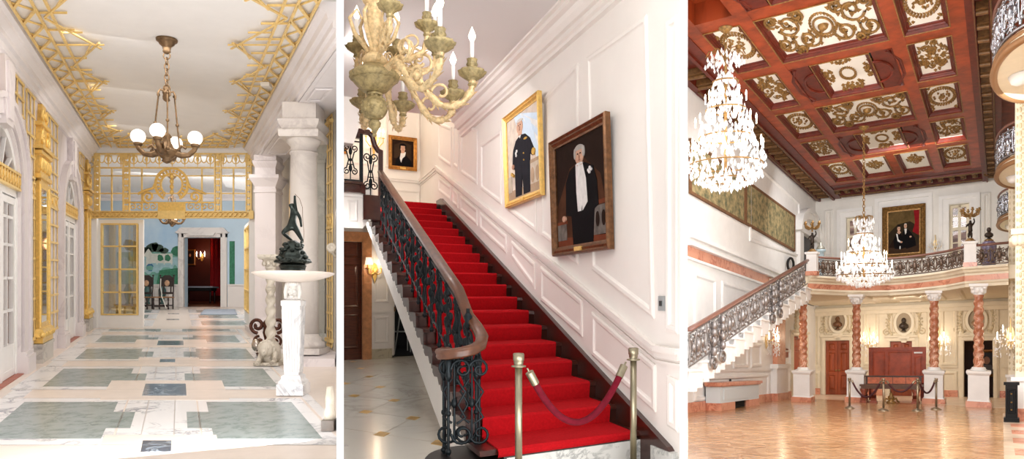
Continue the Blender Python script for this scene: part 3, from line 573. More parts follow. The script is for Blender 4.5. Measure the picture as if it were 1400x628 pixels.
GG = marble('grey_green_stone', (196,196,188), (170,172,166), 1.2, .4); b = MB(); b.square(c, [(.3, 0), (.3, .12), (.26, .2), (.24, .24)]); b.build('base', GG, t); b = MB(); b.square(c, [(.21, .22), (.21, 3.4)]); b.build('shaft', GG, t); b = MB(); b.square(c, [(.23, 3.4), (.23, 3.46), (.31, 3.6), (.33, 3.72), (.22, 3.74), (.22, 4.21)]); b.build('capital', GG, t)
def right_trellis(u0, u1, label, cols):
    b = MB()
    for k in range(cols+1): u = u0+.03+(u1-u0-.06)*k/cols; b.box(WR, u-.026, u+.026, .2, 4.3, .012, .026)
    for k in range(15): h = .2+4.1*k/14; b.box(WR, u0, u1, h-.02, h+.02, .022, .036)
    fret(b, WR, u0, u1, 2.3, 2.55, .026, .04, cols)
    for h in (.3, 4.2): b.box(WR, u0, u1, h-.03, h+.03, 0, .07)
    b.solo('wall_trellis', GOLD, label, 'trellis')
right_trellis(12.9, 13.35, 'gilded trellis strip seen right of the round column', 2)
right_trellis(14.6, 17.4, 'gilded trellis panel glimpsed between stone pier and round column', 6)
b = MB(); b.tube([WR.p(15.05, .3, .2), WR.p(15.05, 3.2, .2)], .055, 10); b.tube([WR.p(16.4, .3, .2), WR.p(16.4, 3.2, .2)], .055, 10); b.ftube(WR, arc(15.72, 3.2, .68, .5, 0, 180, 14), .055, .2, 8); b.solo('mirror_frame', GOLD2, 'slender gilded arched moulding on wall behind the bronze statue', 'moulding')
# ---- caryatid table
c = H.P(1.43, 9.15); K = .0091
t = thing('pedestal_table', 'round white marble table on a fluted pedestal with a carved womans head', 'table', c)
b = MB(); b.square(c, [(.165, 0), (.165, .135), (.15, .14), (.145, .17), (.12, .2), (.118, .235), (.1, .25)]); b.build('base', WHITEM, t)
b = MB(); b.square(c, [(.088, .24), (.112, 1.1), (.122, 1.11), (.122, 1.17), (.1, 1.18)])
for s in range(4):
    R = Matrix.Rotation(s*PI/2, 3, 'Z')
    for k in range(5):
        x = -.075+.0375*k
        b.tube([c+R @ V((x*.85, -.088, .28)), c+R @ V((x*1.1, -.112, 1.06))], .0135, 6)
b.build('fluted_shaft', WHITEM, t)
b = MB(); b.lathe(c+Z*1.17, [(.1, 0), (.098, .03), (.06, .06), (.045, .09)], 16, 1.1, .8); b.ball(c+V((0, -.01, 1.315)), .085, 18, 12, .86, .95, 1.2)
b.ball(c+V((0, -.088, 1.30)), .018, 8, 6, .8, 1, 1.9); b.ball(c+V((0, -.078, 1.255)), .022, 8, 6, 1.2, .6, .5); b.ball(c+V((0, -.07, 1.222)), .028, 8, 6, 1, .8, .7)
for s in (-1, 1): b.ball(c+V((s*.03, -.08, 1.325)), .014, 8, 6, 1.3, .6, .7); b.ball(c+V((s*.035, -.074, 1.288)), .024, 8, 6); b.tube([c+V((s*.075, -.03, 1.38)), c+V((s*.088, -.03, 1.28)), c+V((s*.082, -.05, 1.19))], [.024, .03, .02], 8)
for k in range(9): a = math.radians(200+140*k/8); b.ball(c+V((.078*math.cos(a), .086*math.sin(a), 1.375)), .026, 8, 6)
b.lathe(c+Z*1.39, [(.075, 0), (.09, .02), (.1, .05), (.1, .07)], 16); b.build('carved_head', CARVE, t)
b = MB(); b.lathe(c+Z*1.4, [(.1, 0), (.2, .012), (.33, .04), (.44, .075), (.497, .105), (.5, .118), (.49, .122), (.42, .116), (.05, .114)], 56); b.build('tabletop', mat('warm_marble_top', (240,226,214), .3, var=.06, scale=4), t)
# bronze figure
BRZ = mat('dark_green_bronze', (46,52,48), .35, .75, var=.5, scale=18); c = H.P(1.42, 9.15, 1.516)
t = thing('bronze_statue', 'dark bronze statue of an archer standing on a rocky base on table', 'statue', c)
b = MB(); b.lathe(c, [(.185, 0), (.19, .02), (.15, .035), (.16, .07), (.17, .09), (.15, .11), (.13, .12)], 24, lobes=8, lamp=.03)
b.build('round_base', BRZ, t)
b = MB(); b.lathe(c, [(.14, .11), (.22, .13), (.21, .155), (.17, .17), (.175, .2), (.15, .25), (.12, .29), (.1, .33), (.08, .38), (.03, .41)], 22, lobes=7, lamp=.1)
for k in range(46):
    a = random.uniform(0, 2*PI); h = random.uniform(.13, .36); r = .2-.45*(h-.13); b.ball(c+V((r*math.cos(a), r*math.sin(a), h)), random.uniform(.02, .042), 7, 5, sz=.7)
b.build('rock', BRZ, t)
g = c+Z*.4
J = {'pel': (-.01, 0, .2, .036), 'wa': (0, 0, .27, .032), 'ch': (.015, 0, .345, .046), 'ne': (.0, 0, .405, .018), 'hd': (-.012, -.008, .445, .034), 'ht': (-.016, -.01, .475, .026),
     'sr': (.035, 0, .385, .022), 'er': (.028, 0, .47, .017), 'wr': (.026, 0, .545, .012), 'hr': (.03, -.008, .575, .015), 'sl': (.06, -.01, .36, .022), 'el': (.1, -.02, .28, .016), 'wl': (.115, -.03, .2, .012), 'hl': (.118, -.034, .17, .014),
     'hpr': (.025, 0, .18, .036), 'kr': (.085, -.015, .08, .026), 'ar': (.13, -.01, -.01, .014), 'tr': (.115, -.06, -.02, .014), 'hpl': (-.035, -.01, .17, .034), 'kl': (-.115, -.05, .1, .026), 'al': (-.04, .03, .03, .015), 'tl': (-.01, .04, .0, .013)}
J = {k: (g.x+v[0], g.y+v[1], g.z+v[2], v[3]*1.22) for k, v in J.items()}
skinned('figure', J, [('pel','wa'),('wa','ch'),('ch','ne'),('ne','hd'),('hd','ht'),('ch','sr'),('sr','er'),('er','wr'),('wr','hr'),('ch','sl'),('sl','el'),('el','wl'),('wl','hl'),('pel','hpr'),('hpr','kr'),('kr','ar'),('ar','tr'),('pel','hpl'),('hpl','kl'),('kl','al'),('al','tl')], BRZ, t)
b = MB(); b.tube([g+V((.03, -.01, .59)), g+V((.09, -.02, .53)), g+V((.13, -.03, .42)), g+V((.135, -.03, .25)), g+V((.15, -.03, .1)), g+V((.14, -.02, -.02))], .0035, 5); b.build('bow', mat('bow_brown', (110,84,60), .5), t)
# ---- twisted column with lion
def twisted(b, c, r, h0, h1, turns, amp, seg=28, n=60, lob=2, taper=.12):
    vs = []; fs = []; c = V(c)
    for i in range(n+1):
        t_ = i/n; z = h0+(h1-h0)*t_; rr = r*(1-taper*t_)
        for k in range(seg):
            a = 2*PI*k/seg; q = rr*(1+amp*math.cos(lob*(a-2*PI*turns*t_/lob*1.0))); vs.append(c+V((q*math.cos(a), q*math.sin(a), z)))
    for i in range(n):
        for k in range(seg): fs.append((i*seg+k, i*seg+(k+1) % seg, (i+1)*seg+(k+1) % seg, (i+1)*seg+k))
    b.add(vs, fs, True)
AGED = marble('aged_marble', (206,196,180), (150,138,120), 2.5, .5)
c = H.P(1.5, 12.0); t = thing('twisted_pillar', 'short twisted marble pillar carried by a crouching lion', 'column', c)
b = MB(); b.rbox(c, .2, .24, .05); b.lathe(c+V((.0, .05, .05)), [(.17, 0), (.19, .1), (.15, .26), (.1, .33)], 14, .85, 1.2); b.ball(c+V((-.02, -.17, .26)), .12, 12, 9, 1, .9, 1.05); b.ball(c+V((-.02, -.26, .22)), .06, 10, 7); 
for k in range(16): a = 2*PI*k/16; b.ball(c+V((-.02+.11*math.cos(a), -.13, .27+.11*math.sin(a))), .045, 7, 5)
for s in (-1, 1): b.tube([c+V((s*.1, -.1, .2)), c+V((s*.12, -.2, .08)), c+V((s*.12, -.27, .04))], [.055, .045, .05], 8); b.tube([c+V((s*.13, .15, .16)), c+V((s*.18, .1, .08)), c+V((s*.17, .0, .04))], [.07, .055, .045], 8)
b.build('lion', AGED, t)
b = MB(); twisted(b, c, .075, .34, 1.58, 7, .2); b.build('shaft', AGED, t)
b = MB(); b.lathe(c+Z*1.57, [(.07, 0), (.09, .02), (.08, .04), (.1, .1), (.13, .15), (.14, .17)], 20, lobes=8, lamp=.06); b.square(c+Z*1.73, [(.15, 0), (.165, .03), (.165, .07), (.12, .07)])
for k in range(8): a = 2*PI*k/8; b.ball(c+V((.11*math.cos(a), .11*math.sin(a), 1.66)), .035, 7, 5, sz=1.3)
b.build('capital', AGED, t)
c = H.P(1.62, 13.3); t = thing('carved_stand', 'dark carved wooden stand with brass mounts behind the twisted pillar', 'stand', c)
RBZ = mat('red_bronze', (92,54,40), .3, .6, var=.5, scale=14)
b = MB(); b.lathe(c, [(.2, 0), (.22, .05), (.12, .1), (.07, .3), (.1, .42), (.08, .5), (.12, .58), (.05, .66)], 18); b.build('stem', RBZ, t)
for s in (-1, 1):
    b = MB(); b.tube([c+V((s*(.1+p[0]), -.05, .55+p[1])) for p in spiral(.08, 0, .14, .03, -90, 400, 24)], .032, 8); b.tube([c+V((s*(.1+p[0]), -.05, .25+p[1])) for p in spiral(.05, 0, .11, .02, 90, -380, 24)], .026, 8); b.build('scroll_arm', RBZ, t)
b = MB(); b.ball(c+V((-.17, -.12, .2)), .09, 12, 8, sz=1.35); b.build('brass_boss', mat('silvery_brass', (190,178,166), .2, .9), t)
b = MB(); fr = Fr(at(454, 340, 12.3), X, Z, (0, -1, 0)); b.lathe(fr.p(.0, -.08), [(.03, 0), (.07, .03), (.08, .09), (.06, .14), (.03, .17)], 14)
for k in range(12): a = 2*PI*k/12; b.ball(fr.p(.06*math.cos(a), .01+.05*math.sin(a), .05), .028, 7, 5)
b.tube([fr.p(0, -.05, 0), fr.p(.03, -.12, -.1), fr.p(.06, -.16, -.3)], .03, 8)
b.solo('carved_bracket', AGED, 'carved marble head bracket by the grey green pilaster', 'carving')
c = H.P(1.466, 7.12); t = thing('stone_pedestal', 'carved stone pedestal at bottom right edge of the gallery', 'pedestal', c)
b = MB(); b.rbox(c, .06, .1, .1); b.build('plinth', mat('dark_brown_stone', (96,84,74), .4, var=.3, scale=8), t); b = MB(); b.lathe(c+Z*.1, [(.055, 0), (.058, .06), (.04, .12), (.045, .2), (.03, .32)], 14); b.build('stem', AGED, t)
# ---- pendant lamp
def globe_lamp(c):
    t = thing('globe_chandelier', 'bronze pendant lamp with four lit glass globes hanging in the gallery', 'chandelier', c)   # c: where it meets the ceiling
    b = MB(); b.lathe((0, 0, 0), [(.13, 0), (.145, -.015), (.14, -.04), (.11, -.06), (.1, -.085), (.06, -.12), (.05, -.17), (.055, -.19), (.02, -.22)], 28); b.build('canopy', BRONZE, t, True)
    b = MB(); z = -.2
    for k in range(7):
        R = [V((.032*math.cos(a), 0, z-.045+.052*math.sin(a))) for a in [2*PI*i/14 for i in range(15)]]
        if k % 2: R = [V((0, p.x, p.z)) for p in R]
        if k in (0, 6): R = [V((p.x*1.5, p.y*1.5, p.z)) for p in R]
        b.tube(R, .009, 6, False); z -= .078
    b.build('chain', BRONZE, t, True)
    b = MB(); b.lathe((0, 0, -.9), [(.02, 0), (.045, .02), (.03, .06), (.05, .1), (.06, .13), (.03, .16), (.045, .19), (.02, .22)], 16)
    for k in range(4): a = 2*PI*k/4+PI/4; d = V((math.cos(a), math.sin(a), 0)); b.tube([V((0, 0, -.76))+d*.03, V((0, 0, -.74))+d*.09, V((0, 0, -.8))+d*.12, V((0, 0, -.84))+d*.115], .015, 6)
    b.build('crown', BRONZE, t, True)
    for k in range(3):
        a = 2*PI*k/3-PI/2+.5; d = V((math.cos(a), math.sin(a), 0)); b = MB(); p0 = V((0, 0, -.8))+d*.12; p1 = V((0, 0, -1.6))+d*.21
        b.tube([p0, p1], .011, 6); b.ball(p0+(p1-p0)*.5, .026, 8, 6); b.ball(p0, .024, 8, 6); b.ball(p1, .03, 8, 6); b.build('rod', BRONZE, t, True)
    b = MB(); b.lathe((0, 0, -1.78), [(.01, 0), (.05, .02), (.07, .04), (.05, .06), (.09, .09), (.15, .15), (.16, .18), (.1, .22), (.06, .3), (.05, .36), (.07, .38), (.04, .42), (.0, .45)], 24, lobes=8, lamp=.04); b.build('hub', BRONZE, t, True)
    for k in range(4):
        a = PI*k/2-PI/2+.14; d = V((math.cos(a), math.sin(a), 0)); b = MB()
        b.tube([V((0, 0, -1.62))+d*.1, V((0, 0, -1.66))+d*.2, V((0, 0, -1.65))+d*.3, V((0, 0, -1.58))+d*.37, V((0, 0, -1.53))+d*.385], [.05, .045, .038, .035, .04], 10); b.lathe(V((0, 0, -1.54))+d*.385, [(.045, 0), (.06, .02), (.062, .04), (.05, .05)], 14)
        b.tube([V((0, 0, -1.6))+d*.14, V((0, 0, -1.52))+d*.2, V((0, 0, -1.56))+d*.26], .02, 6); ar = b.build('arm', BRONZE, t, True)
        b = MB(); b.ball(V((0, 0, -1.405))+d*.385, .1, 20, 14); b.build('glass_globe', mat('lit_globe', (255,246,234), .2, emit=1.6), ar, True)
    return t
lamp = globe_lamp(H.P(-.177, 10.4, CH))
lamp['label'] = 'bronze pendant lamp with four white glass globes hanging in gallery foreground'
dup(lamp, H.P(-.25, 25.5, CH), 0, 'second bronze globe lamp partly hidden behind gold screen')
# ================================================================== THE STAIR HALL
S = STAIR; SD = V(S.D)
def clipl(ratio, Y):                       # local (a, d) of the point on a strip filler face at distance Y
    a, d, _ = S.loc(V((ratio*Y, Y, 0))); return a, d
SW = mat('stair_hall_white', (238,232,226), .5, var=.02, scale=2)
FL = Fr(S.O, S.C, S.D, Z)
IVORY = marble('ivory_floor', (226,222,212), (206,200,190), .9, .16)
OCHRE = mat('ochre_inlay', (196,156,84), .3, var=.25, scale=9)
MAHOG = mat('mahogany', (92,42,24), .3, var=.4, scale=6, stretch=(1, 1, 8), coat=.3)
DKWOOD = mat('dark_stair_wood', (62,26,18), .3, var=.4, scale=9, coat=.3)
IRON = mat('black_green_iron', (24,32,36), .42, .6, var=.5, scale=16)
AGILT = mat('antique_gilt', (222,194,146), .5, .15, var=.3, scale=30, bump=.4)
CUPM = mat('antique_gilt_dark', (160,142,98), .5, .2, var=.4, scale=26, bump=.4)
AW, LAND, BACK, CEIL = 3.15, 3.216, 15.2, 4.55; N0 = 4.777; TR, RS = .446, .165
def nose(d): return .246+RS*(d-N0)/TR       # height of the nosing line
# ---- floor
b = MB(); b.prism(FL, [clipl(-.2301, 5.2), clipl(.2299, 5.2), (3.4, 4.2), (3.4, 19), clipl(-.2301, 19.5)], -.2, 0)
b.cur = 1; rows = []
for i in range(-4, 6):
    for j in range(-2, 8):
        a = 1.02+.49*i; d = 7.02+1.42*j+(.71 if i % 2 else 0)
        if not (5.6 < d < 14.9) or a > 1.9: continue
        w = S.P(a, d)
        if w.x/w.y < -.228: continue
        rows.append((a, d)); b.prism(FL, [(a-.095, d), (a, d-.15), (a+.095, d), (a, d+.15)], -.01, .002)
b.cur = 2
for a, d in rows:
    for s in (-1, 1): b.bar(FL, (a+.05*s, d+.075), (a+.44*s, d+.635), .008, -.01, .0015)
b.struct('floor', [IVORY, OCHRE, mat('tile_joint', (176,166,152), .6)], 'pale marble floor with ochre diamond inlays in the stair hall')
# ---- ceiling, cornice
b = MB(); b.prism(FL, [clipl(-.2301, 4.2), clipl(.2299, 4.2), (3.2, 3.2), (3.2, 11.25), clipl(-.2301, 12)], CEIL, CEIL+.3); b.struct('ceiling', mat('stair_ceiling', (226,222,220), .6), 'plain ceiling of the stair hall')
b = MB(); b.prism(FL, [(-.2, 10), (3.4, 10), (3.4, 15.6), (-.2, 15.6)], 7.0, 7.1); b.struct('ceiling', SW, 'high ceiling over the upper landing')
b = MB(); b.sweep(S.P(0, 2.6), S.P(0, 11.25), S.C, Z, [(3.2, 4.2), (3.1, 4.22), (3.1, 4.26), (3.07, 4.28), (3.07, 4.33), (3.03, 4.34), (2.99, 4.39), (2.97, 4.44), (2.92, 4.46), (2.92, 4.51), (2.88, 4.52), (2.88, 4.56), (3.2, 4.56)])
b.struct('trim', SW, 'white stepped crown moulding above the portraits')
b = MB(); b.prism(S.wall(d=10.95), [(.93, CEIL), (.93, 3.82), (1.12, 3.82), (1.26, 4.25), (1.36, CEIL)], -.4, 0); b.struct('trim_beam', SW, 'white beam end at upper left of the stair hall')
# ---- right wall with panels
WA = S.wall(a=AW, out=-1)
def q(px, py, fr=WA): return S.uv(fr, px, py)
b = MB(); b.prism(FL, [(AW, 4.2), (AW, BACK+.2), (AW+.2, BACK+.2), (AW+.2, 4.47)], -.1, 7.0)
PROF = [(0, 0), (.0, .012), (.02, .022), (.05, .02), (.06, .008), (.075, 0)]
def panel(*pts): b.moulding(WA, [q(*p) for p in pts], PROF)
panel((600,167),(617.5,174),(617.5,229),(600,216)); panel((620.7,173),(627.6,165),(627.6,233),(620.7,227)); panel((631,163),(653,178),(653,253),(631,237)); panel((658,197),(686,177),(686,280),(658,259))
panel((692,172),(734,142),(734,318),(692,286)); panel((741,137),(791,86),(791,362),(741,322)); panel((803,79),(885,20),(895,436),(810,369)); panel((911,30),(928,19),(928,457),(911,452))
for k, (x0, x1, t0, t1, b0, b1) in enumerate(((600,617,242,255,262,275),(619.6,626.5,258,264.5,279,285),(630,653,267,286,289,309),(657,693,290,322,314,347),(700,732,329,360,352,396),(740,797,364,411,411,461),(810,897,426,499,486,564))): panel((x0,t0),(x1,t1),(x1,b1),(x0,b0))
panel((913,513),(928,520),(928,592),(913,582))
wr = b.struct('wall_right', SW, 'white panelled wall rising beside the red stairs')
b = MB(); R0, R1, R2 = q(929.5, 481), q(897, 476), q(597, 228); R3 = (BACK, LAND+.84)
def rail(b, p, r_): b.bar(WA, p, r_, .05, 0, .055); b.bar(WA, (p[0], p[1]-.05), (r_[0], r_[1]-.05), .05, 0, .03); b.bar(WA, (p[0], p[1]-.11), (r_[0], r_[1]-.11), .02, 0, .02)
for p, r_ in ((R0, R1), (R1, R2), (R2, R3)): rail(b, p, r_)
b.struct('trim_rail', SW, 'white chair rail climbing with the stairs')
b = MB(); b.box(WA, 4.22, 4.56, 0, .17, 0, .075); b.struct('baseboard_right', marble('grey_white_marble', (206,206,202), (150,152,150), 3, .25), 'grey marble baseboard at the foot of the stairs')
# ---- end wall (ground floor and upper landing)
WBK = S.wall(d=BACK)
def qb(px, py): return S.uv(WBK, px, py)
lo = clipl(-.2301, 15.4)[0]
o0, o1 = qb(536, 400)[0], qb(583, 400)[0]; oh = qb(540, 345)[1]; d0, d1 = qb(468, 400)[0], qb(495, 400)[0]; dh = qb(490, 331)[1]
b = MB(); b.box(WBK, d1, o0, 0, LAND, -.2, 0); b.box(WBK, lo, o0, dh, LAND, -.2, 0); b.box(WBK, o0, o1, oh, LAND, -.2, 0); b.box(WBK, o1, 3.3, 0, LAND, -.2, 0); b.box(WBK, lo, 3.3, LAND, 7.1, -.2, 0)
def pb(u0, u1, v0, v1): b.moulding(WBK, [(u0, v0), (u1, v0), (u1, v1), (u0, v1)], PROF)
pb(*[qb(x, 400)[0] for x in (511, 532)], 1.25, 2.75); pb(*[qb(x, 400)[0] for x in (511, 532)], .35, .95)
u0, u1 = qb(526, 250)[0], qb(574, 250)[0]; pb(u0, u1, LAND+1.08, LAND+2.9); pb(u0, u1, LAND+.2, LAND+.62); pb(qb(478, 250)[0], qb(521, 250)[0], LAND+1.08, LAND+2.9); pb(qb(478, 250)[0], qb(521, 250)[0], LAND+.2, LAND+.62)
b.struct('wall_back', SW, 'white end wall of the stair hall')
b = MB(); b.box(WBK, lo, 3.15, LAND+.83, LAND+.87, 0, .05); b.box(WBK, lo, 3.15, LAND+.78, LAND+.83, 0, .03); b.box(WBK, qb(508, 400)[0], o0, 1.03, 1.08, 0, .04); b.box(WBK, lo, 3.15, LAND-.28, LAND-.1, 0, .06); b.box(WBK, lo, 3.15, LAND-.2, LAND-.1, .06, .12)
for k in range(26): u = lo+.02+.1*k; b.box(WBK, u, u+.05, LAND-.26, LAND-.21, .06, .085)
b.struct('trim', SW, 'white rails and dentil band on the end wall')
b = MB(); b.box(WBK, qb(508, 400)[0], o0, 0, .22, 0, .03); b.struct('baseboard_back', marble('buff_marble', (190,180,156), (150,140,118), 3, .3), 'buff marble baseboard by the door')
b = MB(); b.box(WBK, lo-.05, d1, 0, dh, -.12, -.06)
do = b.struct('door', MAHOG, 'dark mahogany panelled door at the left of stair hall')
b = MB()
for v0, v1 in ((.25, 1.0), (1.15, 2.1), (2.25, 2.65)): b.moulding(WBK, [(d1-.52, v0), (d1-.08, v0), (d1-.08, v1), (d1-.52, v1)], [(0, -.06), (.02, -.03), (.05, -.055), (.08, -.05)])
b.build('door_panel', MAHOG, do)
b = MB(); b.ball(WBK.p(d1-.55, 1.0, -.02), .03); b.build('door_knob', GOLD2, do)
b = MB(); f1 = qb(508, 400)[0]; fh = qb(500, 318)[1]; b.box(WBK, d1, f1, 0, fh, -.05, .05); b.box(WBK, lo, d1, dh, fh, -.05, .05); b.box(WBK, d1+.03, f1-.03, .0, fh-.03, .05, .065); b.struct('trim', mat('orange_brown_marble', (196,136,92), .35, var=.25, scale=9), 'orange brown door surround')
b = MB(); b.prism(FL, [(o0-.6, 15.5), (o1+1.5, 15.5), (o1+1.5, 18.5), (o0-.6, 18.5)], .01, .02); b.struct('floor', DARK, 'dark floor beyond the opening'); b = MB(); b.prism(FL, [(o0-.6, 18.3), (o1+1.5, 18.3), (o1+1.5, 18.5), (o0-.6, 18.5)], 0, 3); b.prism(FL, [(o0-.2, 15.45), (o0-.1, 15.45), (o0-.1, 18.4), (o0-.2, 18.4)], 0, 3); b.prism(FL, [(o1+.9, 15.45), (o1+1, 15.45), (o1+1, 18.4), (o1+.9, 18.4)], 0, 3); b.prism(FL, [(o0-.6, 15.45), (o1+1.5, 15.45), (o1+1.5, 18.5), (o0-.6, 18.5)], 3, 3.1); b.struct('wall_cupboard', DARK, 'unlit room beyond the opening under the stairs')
b = MB(); lf = Fr(WBK.p(o0+.02, 0, -.05), (SD+S.C*.1)*-.0+V((-.05, .45, 0)), Z, S.C); b.box(lf, 0, .9, .05, oh-.05, -.03, .03); b.box(lf, .1, .8, 1.2, oh-.3, .03, .04)
do = b.struct('door', SW, 'white door leaf standing ajar under the stairs'); b = MB(); b.rbox(lf.p(.2, 1.05, .05), .012, .012, .1); b.build('door_handle', BRONZE, do)
c = S.P(o0+.5, 15.85); t = thing('display_easel', 'grey metal easel standing in the dark opening under the stairs', 'easel', c); GM = mat('grey_metal', (176,176,170), .4, .5)
for p0, p1 in (((-.32, 0, 0), (-.1, 0, 1.5)), ((.32, 0, 0), (.1, 0, 1.5)), ((0, .5, 0), (0, .05, 1.45))): b = MB(); b.tube([c+V(p0), c+V(p1)], .016, 8); b.build('leg', GM, t)
b = MB(); b.tube([c+V((-.3, -.03, .55)), c+V((.3, -.03, .55))], .016, 8); b.tube([c+V((0, -.02, .1)), c+V((0, -.02, 1.7))], .014, 8); b.build('ledge', GM, t)
# hall sconce with two shades
c0 = qb(512, 372); t = thing('wall_sconce', 'gilded two light sconce with small white shades beside mahogany door', 'lamp', WBK.p(c0[0], c0[1]-.2))
b = MB(); b.prism(WBK, [(c0[0]+x, c0[1]+y) for x, y in ((0, -.26), (.05, -.1), (.08, .05), (.05, .15), (0, .2), (-.05, .15), (-.08, .05), (-.05, -.1))], 0, .05); b.ball(WBK.p(c0[0], c0[1]+.03, .06), .06); b.build('backplate', GOLD2, t)
for s in (-1, 1):
    b = MB(); b.ftube(WBK, [(c0[0], c0[1]), (c0[0]+s*.07, c0[1]-.06), (c0[0]+s*.14, c0[1]-.02), (c0[0]+s*.145, c0[1]+.06)], .014, .1, 7); p = WBK.p(c0[0]+s*.145, c0[1]+.06, .1); b.lathe(p, [(.02, 0), (.045, .02), (.02, .03), (.012, .04), (.012, .14)], 10); am_ = b.build('arm', GOLD2, t)
    b = MB(); b.lathe(p+Z*.1, [(.085, 0), (.06, .15), (.058, .15), (.083, 0)], 18); b.build('lamp_shade', mat('lit_shade', (255,240,216), .6, emit=1.0), am_)
# ---- upper landing, balcony rail
b = MB(); b.prism(FL, [(clipl(-.2301, 11.6)[0], 11.2), (1.46, 11.2), (1.46, 12.85), (3.15, 12.85), (3.15, BACK), (clipl(-.2301, 15.3)[0], BACK)], LAND-.2, LAND); b.struct('floor_landing', SW, 'white soffited slab of the upper landing')
b = MB(); WB2 = S.wall(d=11.2); lb = clipl(-.2301, 11.75)[0]; b.box(WB2, lb, 1.3, LAND-.13, LAND+.03, 0, .06); b.box(WB2, 1.3, 1.6, LAND-.56, LAND-.16, -.3, .08); b.box(WB2, lb, 1.3, LAND+.0, LAND+.04, .06, .09); b.prism(WB2, [(1.26, LAND-.13), (1.34, LAND-.16), (1.34, LAND+.0), (1.26, LAND+.03)], 0, .07); b.struct('trim', DKWOOD, 'dark wooden fascia of the landing balcony')
def scroll_panel(b, fr, u, v, w, h, r=.011, n=.0):
    for s in (-1, 1):
        b.ftube(fr, [(u+s*w*.22, v+h*.28), (u+s*w*.1, v+h*.5), (u+s*w*.22, v+h*.72)], r, n, 5)
        b.ftube(fr, spiral(u+s*w*.22, v+h*.80, h*.09, h*.02, 270 if s > 0 else 270, 270+s*480, 14), r, n, 5)
        b.ftube(fr, spiral(u+s*w*.22, v+h*.20, h*.09, h*.02, 90, 90-s*480, 14), r, n, 5)
    b.ftube(fr, [(u, v), (u, v+h)], r*.9, n, 5); b.ball(fr.p(u, v+h*.5, n), r*2.6, 8, 5); b.ball(fr.p(u, v+h*.72, n), r*2.8, 8, 5, sz=2); b.ball(fr.p(u, v+h*.28, n), r*2.8, 8, 5, sz=2); b.ftube(fr, [(u-w*.18, v+h*.38), (u+w*.18, v+h*.38)], r*.9, n, 5)
b = MB(); b.prism(WB2, [(lb, LAND-.7), (1.3, LAND-.7), (1.5, LAND-.42), (1.5, LAND-.13), (lb, LAND-.13)], -.12, -.02); b.moulding(WB2, [(lb+.06, LAND-.6), (1.22, LAND-.6), (1.22, LAND-.24), (lb+.06, LAND-.24)], [(0, -.02), (.02, .0), (.04, -.01), (.05, -.02)]); b.struct('trim', SW, 'white panelled face under the landing balcony')
t = thing('balcony_railing', 'black wrought iron railing with scrolls along the upper landing', 'railing', WB2.p(.8, LAND+.03, .03))
b = MB(); b.box(WB2, lb, 1.24, LAND+.74, LAND+.82, -.01, .08); b.box(WB2, 1.18, 1.42, LAND+.82, LAND+.9, -.01, .08); b.ftube(WB2, [(1.40, LAND+.86), (1.46, LAND+.8), (1.5, LAND+.66), (1.56, LAND+.58), (1.62, LAND+.56)], .045, .035, 8); b.build('top_rail', DKWOOD, t)
for u, h in ((1.27, .86), ): b = MB(); b.box(WB2, u-.03, u+.03, LAND-.05, LAND+h, .0, .06); b.build('post', IRON, t)
b = MB(); b.box(WB2, 1.56, 1.64, LAND-.32, LAND+.58, .0, .08); b.build('post', DKWOOD, t)
b = MB(); b.box(WB2, lb, 1.24, LAND+.05, LAND+.075, .02, .045); b.box(WB2, lb, 1.24, LAND+.68, LAND+.7, .02, .045); b.box(WB2, 1.3, 1.56, LAND-.2, LAND-.17, .02, .045); b.build('stringer_bar', IRON, t)
for u in (1.09,): b = MB(); scroll_panel(b, WB2, u, LAND+.08, .3, .62, .011, .03); b.build('scroll_panel', IRON, t)
b = MB(); scroll_panel(b, WB2, 1.43, LAND-.16, .26, .78, .011, .03); b.build('scroll_panel', IRON, t)
# ---- stairs
NS = 19; A0, A1 = 1.515, 3.09
t = thing('staircase', 'long straight staircase with dark wooden ends climbing along the right wall', 'staircase', S.P(2.3, 5.0))
SP = Fr(S.O, S.D, Z, S.C)                   # profile frame: u = d, v = h, n = a
b = MB(); pts = [(N0+.12, 0), (N0+.12, nose(N0+.12)-.24)]
e = N0+TR*(NS-1); pts = [(N0+.03, 0), (N0+.03, .12)]
for k in range(1, NS): pts += [(N0+TR*k+.02, .246+RS*(k-1)-.05), (N0+TR*k+.02, .246+RS*k-.05)]
pts += [(e+.5, LAND-.05), (e+.5, LAND-.2), (e, LAND-.45), (N0+1.25, 0)]
b.prism(SP, pts, A0+.02, A1-.01); b.build('stringer', SW, t, label='white outer string')
b = MB(); pts = [(N0-.15, .176), (N0+.25, .176), (N0+.6, .2)] ; b.prism(SP, [(N0-.5, .17), (N0-.46, .2), (e, nose(e)+.12), (e+.4, LAND+.12), (e+.4, LAND), (e, nose(e)-.3), (N0+.3, .0), (N0-.2, .0), (N0-.2, .17)], A1, AW); b.build('wall_string', DKWOOD, t)
b = MB(); b.prism(SP, [(N0-.02, 0), (N0+.5, 0), (N0+.5, .176), (N0-.02, .176)], 1.72, A1+.05); b.build('marble_step', MATS['grey_white_marble'], t, label='grey marble block under the first step')
for k in range(NS):
    d = N0+TR*k; h = .246+RS*k; b = MB()
    b.prism(SP, [(d-.02, h-.035), (d+.01, h), (d+TR+.02, h), (d+TR+.02, h-.04), (d, h-.04)], A0-.03, A1)
    if k: b.prism(SP, [(d+.0, h-RS), (d+.02, h-RS), (d+.02, h-.04), (d+.0, h-.04)], A0, A1)
    if k: b.prism(SP, [(d, h-.04), (d+TR-.02, h-.04), (d+TR-.02, h-.08), (d+TR-.1, h-.11), (d+.2, h-.1), (d+.13, h-.17), (d+.07, h-.15), (d+.04, h-.2), (d, h-.2)], A0-.025, A0+.02)
    b.build('step', DKWOOD, t)
CARPET = mat('red_carpet', (172,16,24), .95, var=.15, scale=40, bump=.15, spec=.1)
b = MB(); prof = []
